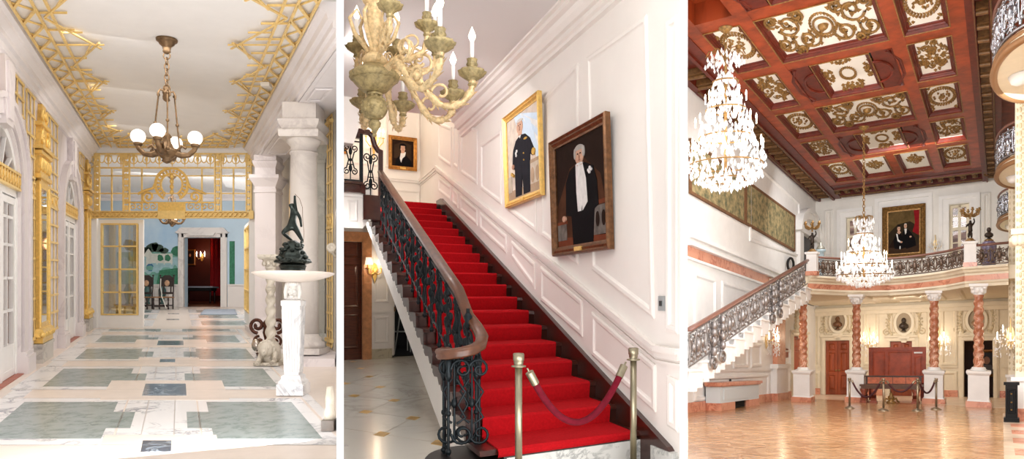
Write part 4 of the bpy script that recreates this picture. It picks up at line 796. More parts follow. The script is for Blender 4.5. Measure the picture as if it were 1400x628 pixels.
for k in range(NS):
    d = N0+TR*k; h = .246+RS*k+.012
    prof += [(d-.02, h-(RS-.002 if k else .07)), (d-.035, h-.05), (d-.04, h-.02), (d-.02, h-.002), (d+.0, h)]
prof += [(e+.9, LAND+.012)]
back = [(u+.012, v-.012) for u, v in prof][::-1]
for k in range(len(prof)-1):
    (u0, v0), (u1, v1) = prof[k], prof[k+1]
    b.add([SP.p(u0, v0, 1.64), SP.p(u1, v1, 1.64), SP.p(u1, v1, 3.0), SP.p(u0, v0, 3.0)], [(0, 1, 2, 3)])
    b.add([SP.p(u0, v0, 1.64), SP.p(u1, v1, 1.64), SP.p(u1+.012, v1-.012, 1.64), SP.p(u0+.012, v0-.012, 1.64)], [(0, 3, 2, 1)]); b.add([SP.p(u0, v0, 3.0), SP.p(u1, v1, 3.0), SP.p(u1+.012, v1-.012, 3.0), SP.p(u0+.012, v0-.012, 3.0)], [(0, 1, 2, 3)])
b.solo('stair_runner', CARPET, 'bright red carpet runner covering the stairs', 'carpet')
# curtail step
cs = (1.43, 5.02); b = MB(); o = thing('curtail_step', 'rounded black wooden bottom step under the stair railing scroll', 'step', S.P(*cs))
def disc(b, r, z0, z1, r2=None):
    pts = [(cs[0]+r*math.cos(2*PI*k/36), cs[1]+r*math.sin(2*PI*k/36)) for k in range(36)]; b.prism(FL, pts, z0, z1)
disc(b, .30, 0, .13); b.build('riser', mat('black_wood', (26,20,18), .35), o)
b = MB(); disc(b, .335, .13, .15); disc(b, .345, .15, .165); disc(b, .33, .165, .178); b.build('tread', mat('black_wood', (26,20,18), .35), o)
# ---- banister
t = thing('stair_banister', 'ornate black iron banister with brown wooden handrail and scrolled end', 'banister', S.P(1.56, 5.2, .2))
HR = mat('handrail_wood', (96,56,34), .38, var=.35, scale=10, coat=.15)
path = [S.P(1.57, d, nose(d)+.88) for d in [10.95-.4*k for k in range(14)]]+[S.P(1.60, 5.5, 1.26), S.P(1.63, 5.32, 1.17), S.P(1.625, 5.15, 1.10), S.P(1.57, 5.03, 1.05), S.P(1.48, 4.97, 1.02), S.P(1.38, 4.97, 1.0), S.P(1.29, 5.04, .985), S.P(1.25, 5.14, .98), S.P(1.27, 5.24, .98), S.P(1.34, 5.28, .98)]
b = MB()
def rail_sweep(b, path, prof):              # rail section carried along the path, upright
    n = len(path); m = len(prof); vs = []
    for i in range(n):
        d = path[min(i+1, n-1)]-path[max(i-1, 0)]; s = V((d.y, -d.x, 0)).normalized()
        for a, h in prof: vs.append(path[i]+s*a+Z*h)
    b.add(vs, [(i*m+k, i*m+(k+1) % m, (i+1)*m+(k+1) % m, (i+1)*m+k) for i in range(n-1) for k in range(m)]+[tuple(range(m-1, -1, -1)), tuple(range((n-1)*m, n*m))], True)
rail_sweep(b, path, [(-.03, -.05), (.03, -.05), (.045, -.035), (.04, -.02), (.052, 0), (.045, .02), (.025, .032), (0, .036), (-.025, .032), (-.045, .02), (-.052, 0), (-.04, -.02), (-.045, -.035)]); b.build('handrail', HR, t)
b = MB(); b.tube([S.P(1.57, d, nose(d)+.16) for d in (10.9, 5.35)], .013, 6); b.tube([S.P(1.57, d, nose(d)+.76) for d in (10.9, 5.5)], .013, 6); b.build('guide_rail', IRON, t)
def baluster_mesh(hh, slope, kind):
    b = MB(); fr = Fr((0, 0, 0), S.D+Z*(slope-S.sl)*0, Z, S.C); sl = lambda u, v: (u, v+u*slope)
    b.tube([(0, 0, 0), (0, 0, hh)], .017, 7); b.ball((0, 0, .03), .028, 8, 5); b.ball((0, 0, hh*.5), .04, 9, 6, sz=1.5); b.lathe((0, 0, hh*.78), [(.012, 0), (.035, .03), (.028, .08), (.04, .12), (.012, .16)], 9)
    if kind == 0:
        for s in (-1, 1):
            b.ftube(fr, [sl(*p) for p in spiral(s*.085, hh*.73, .075, .015, 180 if s > 0 else 0, (180-430) if s > 0 else 430, 14)], .011, 0, 5); b.ftube(fr, [sl(*p) for p in spiral(s*.09, hh*.24, .085, .015, 180 if s > 0 else 0, (180+430) if s > 0 else -430, 14)], .011, 0, 5)
            b.ftube(fr, [sl(s*.0, hh*.55), sl(s*.1, hh*.5), sl(s*.12, hh*.42), sl(s*.02, hh*.36)], .01, 0, 5)
            b.ball(fr.p(*sl(s*.1, hh*.6), 0), .028, 7, 5, sz=1.7)
    else:
        for s in (-1, 1):
            b.ftube(fr, [sl(0, hh*.9), sl(s*.1, hh*.8), sl(s*.05, hh*.65), sl(s*.12, hh*.52), sl(s*.05, hh*.4), sl(s*.1, hh*.25), sl(0, hh*.1)], .0115, 0, 5); b.ball(fr.p(*sl(s*.11, hh*.52), 0), .03, 7, 5, sz=1.6); b.ball(fr.p(*sl(s*.08, hh*.86), 0), .026, 7, 5)
        b.lathe((0, 0, hh*.55), [(.015, 0), (.05, .05), (.03, .12), (.015, .2)], 9)
    return b
BALS = [baluster_mesh(.84, RS/TR, k) for k in (0, 1)]; meshes = [x.mesh('baluster', V((0, 0, 0))) for x in BALS]
for m_ in meshes: m_.materials.append(IRON)
k = 0; d = 5.42
while d < 10.9:
    o = bpy.data.objects.new('baluster', meshes[k % 2]); COL.objects.link(o); o.parent = t; o.location = S.P(1.57, d, nose(d)-.0)-t.location; d += TR*.85; k += 1
for a, d in ((1.6, 5.22), (1.58, 5.1), (1.53, 5.03), (1.29, 5.06), (1.27, 5.14), (1.3, 5.22)):
    b = MB(); p = S.P(a, d, .178); b.tube([p, p+Z*.83], .0125, 7); b.ball(p+Z*.03, .026, 8, 5); b.ball(p+Z*.33, .022, 8, 6, sz=1.2); b.lathe(p+Z*.58, [(.012, 0), (.028, .05), (.018, .1), (.03, .15), (.012, .2)], 9); b.build('baluster', IRON, t)
for i, (a, d) in enumerate(((1.34, 5.05), (1.48, 4.99))):
    b = MB(); fr = Fr(S.P(a, d, .178), (1, 0, 0), Z, (0, -1, 0))
    for s in (-1, 1):
        b.ftube(fr, spiral(s*.06, .68, .085, .015, 180 if s > 0 else 0, -300 if s > 0 else 480, 16), .012, .02*s, 6); b.ftube(fr, spiral(s*.065, .17, .09, .015, 180 if s > 0 else 0, 640 if s > 0 else -460, 16), .012, .02*s, 6); b.ftube(fr, [(s*.02, .6), (s*.09, .5), (s*.03, .4), (s*.09, .3), (s*.02, .25)], .011, .02*s, 6)
    b.tube([fr.p(0, .1), fr.p(0, .82)], .011, 6); b.ball(fr.p(0, .82*.5), .026, 8, 6, sz=1.6); b.build('newel_scroll', IRON, t)
# ---- stanchions and rope
BRS = mat('brushed_brass', (150,141,118), .34, .8, var=.15, scale=8)
def stanchion(p, label, group=None, m=BRS, k=1.0):
    t = thing('rope_stanchion', label, 'stanchion', p, 0, group)
    b = MB(); b.lathe((0, 0, 0), [(.165*k, 0), (.17*k, .012), (.15*k, .03), (.1*k, .055), (.05*k, .075), (.03, .085)], 32); b.build('base', m, t, True)
    b = MB(); b.lathe((0, 0, .08), [(.027, 0), (.027, .85)], 20); po_ = b.build('post', m, t, True)
    b = MB(); b.lathe((0, 0, .9), [(.03, 0), (.055, .005), (.055, .015), (.03, .02), (.036, .03), (.036, .05), (.042, .055), (.042, .1), (.036, .108), (.01, .11)], 24); b.build('cap', m, po_, True); return t
pl = V(at(709, 481.4, 5.45)); pl.z = S.P(*S.loc(pl)[:2], 0).z; pr_ = V(at(866, 473, 6.0)); pr_.z = S.P(*S.loc(pr_)[:2], 0).z
stanchion(pl, 'brass rope stanchion at the left, before the middle of red stairs'); stanchion(pr_, 'brass rope stanchion at the right, by the white panelled wall')
def rope(p0, p1, sag, r, label, m, fm, name='barrier_rope', fl=.085, n=26):
    pts = [p0.lerp(p1, i/n)-Z*(sag*4*(i/n)*(1-i/n)) for i in range(n+1)]
    t = thing(name, label, 'rope', pts[n//2]-Z*r); b = MB(); b.tube(pts, r, 12); vr_ = b.build('velvet_rope', m, t)
    for e, s in ((0, 1), (n, -1)):
        b = MB(); d = (pts[e+s*2]-pts[e]).normalized(); b.tube([pts[e]-d*.02, pts[e]+d*fl], r*1.18, 12); b.tube([pts[e]-d*.055, pts[e]-d*.015], r*.3, 7); b.build('end_cap', fm, vr_)
    return t
a0 = pl+Z*.905+V((.06, .02, 0)); a1 = pr_+Z*.905+V((-.06, -.02, 0))
rope(a0+V((.03, .02, -.06)), a1+V((-.03, -.02, -.06)), .40, .027, 'dark red velvet rope hanging between the two brass stanchions', mat('wine_velvet', (98,14,30), .9, var=.2, scale=20, spec=.15), BRS)
# ---- portraits
def picture(name, room, fr, c, fw, depth, fmat, label, paint, slots, plate=None, tilt=0, lean=None):
    us = [room.uv(fr, *p) for p in c]; u0, u1 = sorted(((us[0][0]+us[3][0])/2, (us[1][0]+us[2][0])/2)); v0 = (us[2][1]+us[3][1])/2; v1 = (us[0][1]+us[1][1])/2
    f2 = Fr(fr.p(0, v0), fr.u, fr.v+fr.n*tilt, fr.n); hh = v1-v0; t = thing(name, label, 'painting', f2.p((u0+u1)/2, 0, .02))
    b = MB(); b.moulding(f2, [(u0, 0), (u1, 0), (u1, hh), (u0, hh)], [(0, .01), (0, depth*.8), (fw*.15, depth), (fw*.35, depth*.75), (fw*.55, depth*.85), (fw*.8, depth*.55), (fw, depth*.5), (fw, .02)]); b.build('frame', fmat, t)
    flip = us[1][0] < us[0][0]
    i0, i1, j0, j1 = u0+fw, u1-fw, fw, hh-fw; b = MB(); nlay = [0]
    def M(x, y): return ((i1-x*(i1-i0)) if flip else (i0+x*(i1-i0)), j0+y*(j1-j0))
    def poly(m, *pts): nlay[0] += 1; b.cur = m; b.prism(f2, [M(*p) for p in pts], .015, .025+.0008*nlay[0])
    def oval(m, x, y, rx, ry, a0=0, a1=340): poly(m, *arc(x, y, rx, ry, a0, a1, 16))
    paint(poly, oval); b.build('canvas', slots, t)
    if plate: b = MB(); b.box(f2, (u0+u1)/2-plate, (u0+u1)/2+plate, fw*.25, fw*.7, depth*.6, depth*.95); b.build('name_plate', GOLD2, t)
    return t
PM = lambda n, c, v=.15, s=9: mat('paint_'+n, c, .75, var=v, scale=s, spec=.06)
FULL = [(0, 0), (1, 0), (1, 1), (0, 1)]
def paint_tails(poly, oval):
    poly(0, *FULL); poly(1, (0, .05), (0, .4), (.3, .75), (.6, .8), (.9, .6), (1, .3), (1, .1))
    poly(5, (0, 0), (1, 0), (1, .05), (0, .09)); poly(6, (.62, .06), (1, .06), (1, .32), (.62, .32)); poly(5, (.6, .33), (1, .33), (1, .37), (.6, .36))
    for k in range(3): oval(0, .72+.11*k, .2, .035, .07)
    poly(6, (0, .06), (.2, .06), (.2, .22), (0, .22)); poly(5, (0, .22), (.22, .22), (.22, .25), (0, .25))
    poly(2, (.2, .3), (.22, .62), (.3, .72), (.44, .76), (.62, .75), (.78, .69), (.84, .55), (.86, .33), (.78, .3), (.74, 0), (.34, 0), (.32, .28))
    poly(3, (.44, .76), (.58, .76), (.64, .6), (.66, .38), (.56, .31), (.46, .31), (.44, .5)); poly(2, (.535, .31), (.555, .31), (.55, .36))
    oval(4, .52, .83, .085, .075); poly(4, (.47, .74), (.57, .74), (.58, .8), (.46, .8)); oval(7, .52, .885, .095, .05, 0, 180); oval(7, .435, .86, .022, .05); oval(7, .605, .86, .022, .05)
    poly(3, (.45, .755), (.52, .735), (.59, .755), (.56, .765), (.48, .765)); oval(0, .495, .85, .012, .006); oval(0, .55, .85, .012, .006); oval(8, .525, .815, .01, .02); oval(8, .525, .79, .025, .006)
    for x, y in ((.7, .66), (.73, .68), (.72, .64), (.75, .66)): oval(3, x, y, .018, .014)
    oval(4, .17, .27, .035, .03)
picture('portrait_painting', S, WA, [(760.6,199.5),(837.3,153.8),(844.9,339.5),(764.6,351.8)], .1, .09, mat('dark_bronze_frame', (122,84,54), .35, .5, var=.4, scale=20), 'large dark framed portrait of grey haired person in black tailcoat', paint_tails,
        [PM('umber', (40,26,20)), PM('brown', (78,48,32), .35, 3), PM('black', (20,18,20)), PM('shirt', (232,230,228)), PM('skin', (206,164,140)), PM('rail', (118,62,42)), PM('grey', (112,104,98), .4), PM('grey_hair', (178,172,166)), PM('skin_shade', (176,130,108))], .09, .04)
def paint_uniform(poly, oval):
    poly(0, *FULL)
    for k in range(5): poly(1 if k % 2 else 2, (.25, 1-.0), (.45, 1), (1, .86-.1*k), (1, .76-.1*k), (.5, .9-.06*k))
    poly(2, (.55, .95), (.75, .85), (.95, .5), (.95, .3), (.8, .55)); poly(5, (0, .0), (1, 0), (1, .1), (0, .12)); poly(6, (.68, .1), (1, .1), (1, .34), (.68, .34)); poly(5, (.66, .34), (1, .34), (1, .38), (.66, .38))
    for x in (.78, .92): oval(5, x, .2, .05, .09)
    poly(6, (0, .1), (.12, .1), (.12, .3), (0, .3))
    poly(3, (.16, .4), (.2, .6), (.3, .7), (.45, .74), (.6, .72), (.74, .64), (.86, .48), (.8, .42), (.72, .46), (.72, .36), (.7, .02), (.5, .02), (.47, .3), (.44, .02), (.24, .02), (.24, .36))
    oval(4, .44, .84, .095, .085); poly(4, (.39, .74), (.5, .74), (.5, .8), (.39, .8)); oval(7, .44, .9, .1, .035, 0, 180); poly(1, (.41, .735), (.44, .7), (.48, .735)); oval(3, .41, .86, .012, .006); oval(3, .47, .86, .012, .006); oval(8, .445, .825, .01, .02); oval(8, .445, .8, .025, .006)
    for x, y in ((.3, .55), (.33, .57), (.31, .52)): oval(1, x, y, .022, .018)
    oval(8, .2, .4, .04, .03); oval(9, .84, .46, .045, .04); oval(9, .62, .66, .05, .012); oval(9, .55, .5, .01, .01); oval(9, .55, .42, .01, .01); poly(9, (.14, .34), (.22, .3), (.2, .27), (.12, .31))
picture('portrait_painting', S, WA, [(696.1,162),(744.7,128),(747.8,266.5),(696.9,285.5)], .085, .08, GOLD2, 'gold framed portrait of a person in dark uniform before pale striped flag', paint_uniform,
        [PM('pale', (214,200,186)), PM('white', (232,232,230)), PM('sky', (204,220,236), .06), PM('navy', (38,38,44)), PM('skin', (206,164,140)), PM('beige', (176,150,126)), PM('stone', (196,182,164)), PM('white_hair', (206,202,196)), PM('skin_shade', (176,130,108)), PM('braid', (196,158,82))], .07, .04)
def paint_cravat(poly, oval):
    poly(0, *FULL); poly(4, (.1, .3), (.9, .25), (.9, .85), (.5, .95), (.1, .8))
    poly(1, (.12, 0), (.18, .25), (.36, .42), (.5, .48), (.68, .42), (.9, .22), (.95, 0)); poly(2, (.4, .5), (.5, .58), (.64, .55), (.6, .4), (.48, .3), (.42, .14), (.36, .3)); oval(3, .5, .7, .125, .13); poly(3, (.42, .5), (.58, .52), (.58, .64), (.42, .64)); oval(1, .5, .8, .15, .075, -10, 190); oval(1, .375, .74, .03, .09); oval(1, .63, .74, .03, .09)
    oval(1, .46, .72, .018, .008); oval(1, .55, .72, .018, .008); oval(5, .505, .67, .015, .03); oval(5, .505, .62, .035, .009)
picture('portrait_painting', S, WBK, [(531.9,185.5),(570,189.3),(569.4,234.5),(529.8,231.5)], .085, .07, mat('orange_gilt_frame', (190,132,62), .35, .5, var=.35, scale=16), 'small gilt framed portrait of dark haired person in white cravat upstairs', paint_cravat,
        [PM('umber', (40,26,20)), PM('black', (20,18,20)), PM('shirt', (232,230,228)), PM('skin', (206,164,140)), PM('olive', (62,46,34), .2), PM('skin_shade', (176,130,108))], .07)
picture('portrait_painting', S, WBK, [(466.5,188),(474.5,189),(474,211),(466,210)], .05, .06, MATS['orange_gilt_frame'], 'sliver of a gilt framed picture at upper left edge of landing', lambda poly, oval: poly(0, *FULL), [PM('umber', (40,26,20))])
b = MB(); u0, v0 = q(901, 425); u1, v1 = q(910, 405); t = thing('light_switch', 'small grey metal light switch plate on the white panelled wall', 'switch', WA.p((u0+u1)/2, v0)); b.box(WA, min(u0, u1), max(u0, u1), v0, v1, 0, .012); b.build('plate', mat('steel_plate', (176,180,180), .4, .2), t); b = MB(); um = (u0+u1)/2; vm = (v0+v1)/2; b.box(WA, um-.012, um+.012, vm-.022, vm+.022, .012, .03); b.build('toggle', mat('dark_toggle', (60,60,60), .4), t)
# ---- upstairs sconce
c0 = qb(511, 192); t = thing('wall_sconce', 'gilded branching wall sconce with lit candles on the upper landing wall', 'lamp', WBK.p(c0[0], c0[1]-.25))
b = MB(); b.prism(WBK, [(c0[0]+x, c0[1]+y) for x, y in ((0, -.42), (.04, -.15), (.07, .05), (.04, .25), (0, .42), (-.04, .25), (-.07, .05), (-.04, -.15))], 0, .04); b.build('backplate', GOLD2, t)
for dx, dy, n in ((-.2, .02, .15), (.2, .02, .15), (-.1, .0, .25), (.1, .0, .25), (0, .16, .2)):
    b = MB(); p = WBK.p(c0[0]+dx, c0[1]+dy, n); b.tube([WBK.p(c0[0], c0[1]-.12, .03), WBK.p(c0[0]+dx*.5, c0[1]-.16, n*.7), WBK.p(c0[0]+dx, c0[1]+dy-.08, n), p], .012, 6); b.lathe(p, [(.012, 0), (.04, .015), (.015, .03)], 10); a_ = b.build('arm', GOLD2, t)
    b = MB(); b.lathe(p+Z*.02, [(.014, 0), (.014, .11)], 8); b.build('candle', WHITE, a_); b = MB(); b.lathe(p+Z*.13, [(.006, 0), (.022, .03), (.014, .06), (.002, .1)], 8); b.build('flame', BULB, a_)
# ---- gilt chandelier
c = V(at(512, 105, 6.0)); zb = c.z
t = thing('gilt_chandelier', 'large antique gilded chandelier with candle arms hanging before the stairs', 'chandelier', V((c.x, c.y, S.P(*S.loc(c)[:2], CEIL).z)))
b = MB(); L = lambda p, m=1, lob=0, lamp=.0: b.lathe(V((c.x, c.y, zb)), p, 28, lobes=lob, lamp=lamp)
L([(.19, -.03), (.205, 0), (.2, .02), (.16, .05), (.1, .08), (.07, .1)], 1, 14, .03); L([(.06, -.13), (.1, -.12), (.15, -.07), (.175, -.04), (.19, -.03)], 1, 18, .025); L([(.05, -.16), (.07, -.15), (.06, -.13)]); b.build('bowl', CUPM, t)
b = MB(); b.ball((c.x, c.y, zb-.255), .106, 24, 16); b.lathe((c.x, c.y, zb-.36), [(.012, -.11), (.02, -.09), (.045, -.05), (.05, -.02), (.035, 0), (.03, .02)], 14, lobes=7, lamp=.08); b.ball((c.x, c.y, zb-.48), .018)
for k in range(26): a = random.uniform(0, 2*PI); e_ = random.uniform(-1.1, 1.1); b.ball(V((c.x+.1*math.cos(a)*math.cos(e_), c.y+.1*math.sin(a)*math.cos(e_), zb-.255+.1*math.sin(e_))), .018, 6, 4)
b.build('finial', CUPM, t)
b = MB(); top = t.location.z-zb; L([(.06, .08), (.09, .1), (.1, .14), (.07, .18), (.045, .2), (.04, .3), (.06, .38), (.075, .46), (.06, .52), (.045, .55), (.1, .62), (.13, .7), (.12, .78), (.06, .85), (.04, .9), (.03, top-.12), (.1, top-.08), (.12, top)], 1, 9, .04)
for k in range(6): a = 2*PI*k/6+.3; dv = V((math.cos(a), math.sin(a), 0)); b.tube([V((c.x, c.y, zb+.2))+dv*.05, V((c.x, c.y, zb+.34))+dv*.16, V((c.x, c.y, zb+.46))+dv*.2, V((c.x, c.y, zb+.54))+dv*.14, V((c.x, c.y, zb+.46))+dv*.1], [.016, .018, .016, .012, .01], 6)
b.build('stem', AGILT, t)
CUP = [(.018, -.1), (.034, -.09), (.026, -.07), (.03, -.055), (.06, -.035), (.105, .0), (.112, .022), (.08, .04), (.04, .05), (.03, .06), (.046, .075), (.036, .1), (.042, .125)]
def carm(ang, r, zc, z0, dip, thick, k=1.0):
    d = V((math.cos(math.radians(ang)), math.sin(math.radians(ang)), 0)); o = V((c.x, c.y, zb)); e_ = V((-d.y, d.x, 0)); b = MB()
    P_ = lambda q_, z: o+d*q_+Z*z
    path = [P_(.13, z0), P_(.13+(r-.13)*.25, z0+.05), P_(.13+(r-.13)*.45, (z0+dip)*.5), P_(.13+(r-.13)*.65, dip), P_(.13+(r-.13)*.88, dip+.03), P_(r, zc-.12), P_(r, zc-.05)]
    sm = []
    for i in range(len(path)-1):
        for j in range(3):
            t_ = j/3; p0 = path[max(i-1, 0)]; p1 = path[i]; p2 = path[i+1]; p3 = path[min(i+2, len(path)-1)]
            sm.append(.5*((2*p1)+(p2-p0)*t_+(2*p0-5*p1+4*p2-p3)*t_*t_+(3*p1-p0-3*p2+p3)*t_**3))
    sm.append(path[-1]); n = len(sm); b.tube(sm, [thick*(.8+.25*math.sin(i*1.9)) for i in range(n)], 9)
    for i in range(2, n-1, 1):                                          # acanthus leaves wrapped round the arm
        tg = (sm[min(i+1, n-1)]-sm[i-1]).normalized(); nb = e_.cross(tg)
        for w_ in range(3):
            o1 = (e_*math.cos(w_*2.1+i)+nb*math.sin(w_*2.1+i)); p0 = sm[i]+o1*thick*.7; b.add([p0-tg*.02, p0+e_.cross(o1)*.014+o1*.004, p0+tg*.05+o1*thick*.75, p0-e_.cross(o1)*.014+tg*.012, p0-o1*thick*.4], [(0, 1, 2), (0, 2, 3), (4, 2, 1), (4, 3, 2)])
    b.tube([P_(x, z) for x, z in [(p[0]+.13+(r-.13)*.38, p[1]+z0+.02) for p in spiral(0, .1, .1, .02, -90, 330, 14)]], thick*.42, 6); b.tube([P_(x, z) for x, z in [(p[0]+.13+(r-.13)*.62, p[1]+dip) for p in spiral(0, .11, .1, .025, -90, -480, 14)]], thick*.38, 6)
    p = P_(r, zc); o_ = b.build('candle_arm', AGILT, t); b = MB(); b.lathe(p, [(x*k, z*k) for x, z in CUP], 33, lobes=11, lamp=.09); b.build('drip_pan', CUPM, o_, label='greenish leaf shaped drip pan')
    b = MB(); b.lathe(p+Z*.1*k, [(.017, 0), (.017, .17)], 10); b.build('candle', WHITE, o_)
    b = MB(); b.lathe(p+Z*(.1*k+.165), [(.012, 0), (.026, .03), (.03, .05), (.018, .085), (.006, .11), (.001, .125)], 12); b.build('flame_bulb', BULB, o_)
for ang, r in ((0, .8), (43, .82), (84, .92), (108, .86), (-47, .88)): carm(ang, r, .02, .0, -.24, .033)
for ang, r in ((-12, .45), (38, .58), (-66, .5), (120, .46), (78, .5)): carm(ang, r, .38, .1, .14, .024, .85)
# ================================================================== THE BALLROOM
G = BALL; G.eye = 1.13; G.O = V((0, 0, ZC-G.eye)); AL, DB, AR, CB = -6.55, 27.3, .5, 8.18
GF = Fr(G.O, G.C, G.D, Z)
def clipp(pts, ratio=.2402, right=False):   # plan polygon cut by the face of the strip filler
    out = []; f = lambda p: (lambda w: w.x-ratio*w.y)(G.P(p[0], p[1]))
    for i in range(len(pts)):
        p, q_ = pts[i], pts[(i+1) % len(pts)]; a, b_ = f(p), f(q_)
        if a >= 0: out.append(p)
        if (a >= 0) != (b_ >= 0): t_ = a/(a-b_); out.append((p[0]+(q_[0]-p[0])*t_, p[1]+(q_[1]-p[1])*t_))
    return out
BWALL = mat('ballroom_white', (236,234,232), .55, var=.04, scale=3)
BCREAM = mat('ballroom_cream', (226,214,190), .55, var=.06, scale=3)
PINKM = marble('pink_marble', (214,150,122), (176,104,80), 3, .25, .09)
TWISTM = marble('salmon_marble', (188,116,84), (230,190,164), 6, .2, .08, .25)
RWOOD = mat('red_brown_wood', (150,62,28), .4, var=.4, scale=3, stretch=(1, 1, .25), spec=.3)
RWOOD2 = mat('red_brown_moulding', (98,32,18), .42, var=.35, scale=6, spec=.3)
BDOOR = mat('ballroom_door_wood', (152,72,40), .4, var=.35, scale=4, stretch=(1, 1, .2))
GOLDB = mat('dull_gold_relief', (146,110,58), .45, .25, var=.45, scale=18)
GOLDC = mat('cornice_gold', (112,78,42), .5, .2, var=.4, scale=14)
IRONB = mat('grey_brown_iron', (146,140,138), .38, .6, var=.4, scale=12)
# ---- floor
def parquet():
    m = bpy.data.materials.new('parquet'); m.use_nodes = True; nt = m.node_tree; N = nt.nodes; L = nt.links; bs = N['Principled BSDF']; bs.inputs['Roughness'].default_value = .19; bs.inputs['Specular IOR Level'].default_value = .5
    tc = N.new('ShaderNodeTexCoord'); mp = N.new('ShaderNodeMapping'); mp.inputs['Rotation'].default_value = (0, 0, math.radians(12)); L.new(tc.outputs['Object'], mp.inputs['Vector'])
    ck = N.new('ShaderNodeTexChecker'); ck.inputs['Scale'].default_value = 1.1; L.new(mp.outputs[0], ck.inputs['Vector'])
    outs = []
    for r in (45, -45):
        m2 = N.new('ShaderNodeMapping'); m2.inputs['Rotation'].default_value = (0, 0, math.radians(r)); L.new(mp.outputs[0], m2.inputs['Vector'])
        br = N.new('ShaderNodeTexBrick'); br.inputs['Scale'].default_value = 2.2; br.inputs['Color1'].default_value = lin((206,164,122)); br.inputs['Color2'].default_value = lin((170,120,78)); br.inputs['Mortar'].default_value = lin((126,84,50)); br.inputs['Mortar Size'].default_value = .012; L.new(m2.outputs[0], br.inputs['Vector']); outs.append(br)
    mx = N.new('ShaderNodeMix'); mx.data_type = 'RGBA'; L.new(ck.outputs['Fac'], mx.inputs[0]); L.new(outs[0].outputs['Color'], mx.inputs[6]); L.new(outs[1].outputs['Color'], mx.inputs[7])
    L.new(mx.outputs[2], bs.inputs['Base Color']); return m
b = MB(); b.prism(GF, clipp([(-9, 5), (2, 5), (2, 28), (-9, 28)]), -.2, 0); b.struct('floor', parquet(), 'polished parquet floor of the ballroom')
b = MB(); b.cur = 0; b.prism(GF, [(.02, 7), (.55, 7), (.55, 18), (.02, 18)], -.01, .004)
for k in range(7): d = 8+1.5*k; b.cur = 1; b.prism(GF, [(.14, d), (.5, d), (.5, d+.75), (.14, d+.75)], -.01, .008)
b.cur = 0; b.prism(GF, clipp([(-3.4, 22.6), (-.2, 20.5), (.3, 20.5), (.3, DB), (AL, DB), (AL, 23.4)]), -.01, .006)
b.struct('trim', [mat('pale_border_marble', (214,190,166), .25, var=.15, scale=3), PINKM], 'pale and pink marble border of the ballroom floor')
# ---- walls
LW = G.wall(a=AL); BW = G.wall(d=DB); RWL = G.wall(a=AR, out=-1)
def ql(px, py): return G.uv(LW, px, py)
def qk(px, py): return G.uv(BW, px, py)
PRB = [(0, 0), (0, .03), (.04, .05), (.09, .05), (.11, .02), (.13, 0)]
b = MB(); ul = 14.55
dl0, dl1 = ql(1082, 500)[0], ql(1101, 500)[0]; dlh = ql(1090, 460)[1]
b.box(LW, ul, dl0, -.1, CB+.5, -.3, 0); b.box(LW, dl1, DB, -.1, CB+.5, -.3, 0); b.box(LW, dl0, dl1, dlh, CB+.5, -.3, 0)
for P_ in ([(948, 372), (978, 381.5), (978, 470), (948, 470)], [(986, 384), (1030, 397.5), (1030, 470), (986, 470)], [(948, 515), (1050, 511), (1050, 545), (948, 549)], [(1002, 470), (1022, 470), (1022, 503), (1002, 504)], [(1026, 470), (1040, 470), (1040, 502), (1026, 503)], [(1062, 478), (1080, 478), (1080, 500), (1062, 500)]):
    b.moulding(LW, [ql(*p) for p in P_], PRB)
b.moulding(LW, [ql(*p) for p in ((1024, 214), (1092, 277), (1092, 352), (1024, 330))], PRB)
b.struct('wall_left', BWALL, 'white left wall of the ballroom')
b = MB(); s0 = ql(941, 341); s1 = ql(1058, 381)
hp = (s0[1]+s1[1])/2
for h0, h1, n in ((hp+.02, hp+.1, .16), (hp+.1, hp+.2, .1), (hp+.2, hp+.27, .2), (hp+.27, hp+.34, .14), (hp-.32, hp-.26, .08)): b.box(LW, ul, 26, h0, h1, 0, n)
b.box(LW, ul, dl0-.2, 1.02, 1.1, 0, .05); b.struct('trim_stringcourse', BWALL, 'white moulded stringcourse on the left wall')
b = MB(); b.box(LW, ul, 26, hp-.26, hp+.02, 0, .05); b.struct('trim_band', PINKM, 'pink marble band on the left wall')
b = MB(); b.box(LW, ul, dl0-.2, 0, .25, 0, .06); b.struct('baseboard_left', PINKM, 'pink marble baseboard of the left wall')
b = MB(); p0, p1 = ql(1056.5, 500)[0], ql(1067.5, 500)[0]; b.box(LW, p0, p1, 1.25, 3.4, 0, .16); b.cur = 1; b.box(LW, p0-.2, p1+.2, .25, 1.15, 0, .2); b.box(LW, p0-.28, p1+.28, 1.1, 1.25, 0, .26); b.cur = 2; b.box(LW, p0-.24, p1+.24, 0, .25, 0, .24); b.cur = 1; b.box(LW, p0-.2, p1+.2, 3.35, 3.6, 0, .24)
b.solo('wall_pilaster', [PINKM, BWALL, PINKM], 'pink marble pilaster on white pedestal at the left wall under stair top', 'pilaster')
